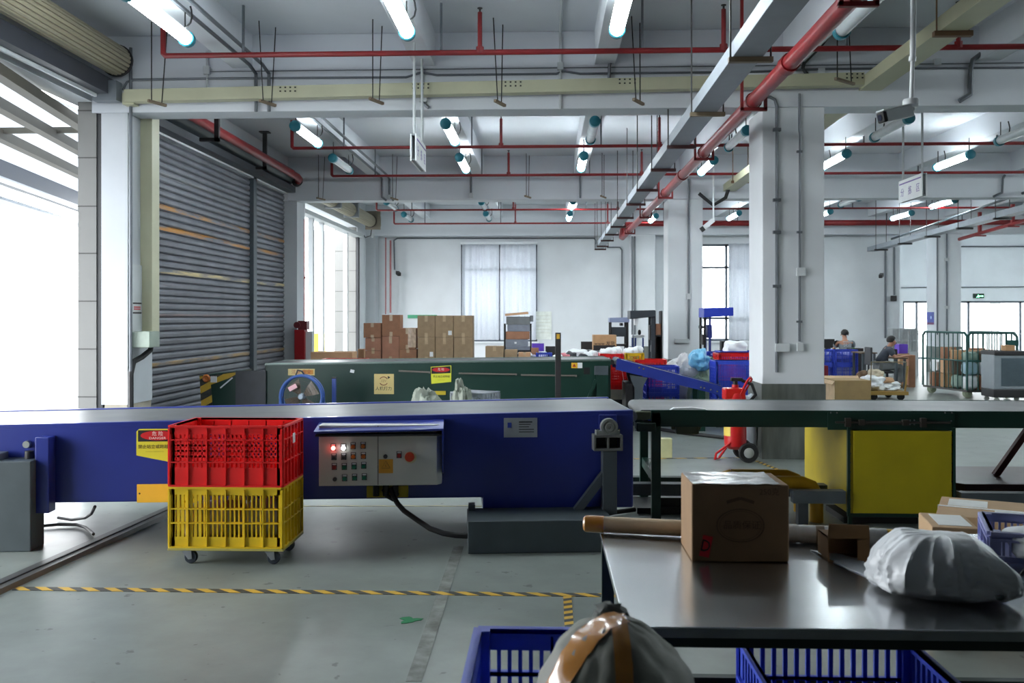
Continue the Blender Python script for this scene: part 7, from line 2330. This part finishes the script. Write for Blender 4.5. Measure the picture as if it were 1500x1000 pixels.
def office_chair(label, loc, rz, back=True):
    t = LT('office_chair', label, 'chair', loc, rz)
    MB().box(-0.24, 0.24, -0.24, 0.24, 0.36, 0.42).build('seat', P('black_chair', (30, 32, 38), 0.6), t, bev=0.02)
    if back:
        MB().box(-0.3, -0.25, -0.22, 0.22, 0.55, 0.98).build('backrest', P('black_chair', (30, 32, 38)), t, bev=0.02)
        MB().box(-0.29, -0.26, -0.03, 0.03, 0.38, 0.6).build('back_support', BLKM, t)
    MB().cyl((0, 0, 0.08), (0, 0, 0.36), 0.03, 10).build('gas_post', BLKM, t)
    b5 = MB()
    for i in range(5):
        a_ = i * 2 * math.pi / 5
        b5.bar((0, 0, 0.09), (0.28 * math.cos(a_), 0.28 * math.sin(a_), 0.07), 0.04, 0.03)
        b5.sph((0.27 * math.cos(a_), 0.27 * math.sin(a_), 0.03), 0.03, 8, 6)
    b5.build('star_base', BLKM, t)
    return t


J2 = dict(pelvis=(0, 0, 0.55), waist=(0.05, 0, 0.70), chest=(0.15, 0, 0.88), neck=(0.25, 0, 1.01), jaw=(0.30, 0, 1.05), head=(0.31, 0, 1.11), crown=(0.30, 0, 1.17), face=(0.395, 0, 1.075),
          shoulder=(0.19, 0.19, 0.92), elbow=(0.30, 0.23, 0.72), wrist=(0.53, 0.16, 0.77), palm=(0.60, 0.14, 0.775),
          hip=(0.05, 0.1, 0.52), knee=(0.46, 0.14, 0.52), calf=(0.47, 0.14, 0.34), ankle=(0.44, 0.14, 0.09), toe=(0.58, 0.15, 0.05))
px_ = X_(1288, 22.35)
p2 = worker('person in a dark tee and grey trousers sitting sideways, typing at a desk', (px_, 22.35, 0), 0.0, J2, P('dark_grey_tee', (64, 70, 82), 0.8, var=0.12), P('grey_trousers', (116, 120, 122), 0.8, var=0.1))
office_chair('black office chair under the person sitting sideways', (px_ + 0.02, 22.35, 0), 0.0)
J1 = dict(pelvis=(0, 0, 0.56), waist=(0.03, 0, 0.74), chest=(0.06, 0, 0.95), neck=(0.08, 0, 1.09), jaw=(0.11, 0, 1.14), head=(0.11, 0, 1.21), crown=(0.10, 0, 1.275), face=(0.195, 0, 1.17),
          shoulder=(0.07, 0.2, 1.0), elbow=(0.2, 0.27, 0.80), wrist=(0.42, 0.2, 0.78), palm=(0.49, 0.18, 0.785),
          hip=(0.05, 0.1, 0.52), knee=(0.46, 0.14, 0.52), calf=(0.47, 0.14, 0.34), ankle=(0.46, 0.14, 0.09), toe=(0.6, 0.15, 0.05))
px_ = X_(1239, 25.9)
p1 = worker('person in a grey printed tee seen from behind, sitting at a desk', (px_, 25.9, 0), math.pi / 2, J1, P('grey_tee', (110, 116, 122), 0.8, var=0.1), P('dark_trousers', (50, 54, 60), 0.8))
MB().box(-0.155, -0.13, -0.11, 0.11, 1.0, 1.02).build('shirt_print', P('shirt_print', (176, 182, 188), 0.7), p1)
text(p1, '快递', (-0.156, 0, 0.92), 0.12, P('shirt_print', (176, 182, 188)), (math.pi / 2, 0, -math.pi / 2), 'shirt_lettering')
office_chair('black swivel stool under the person seen from behind', (px_, 25.9 + 0.02, 0), math.pi / 2, False)
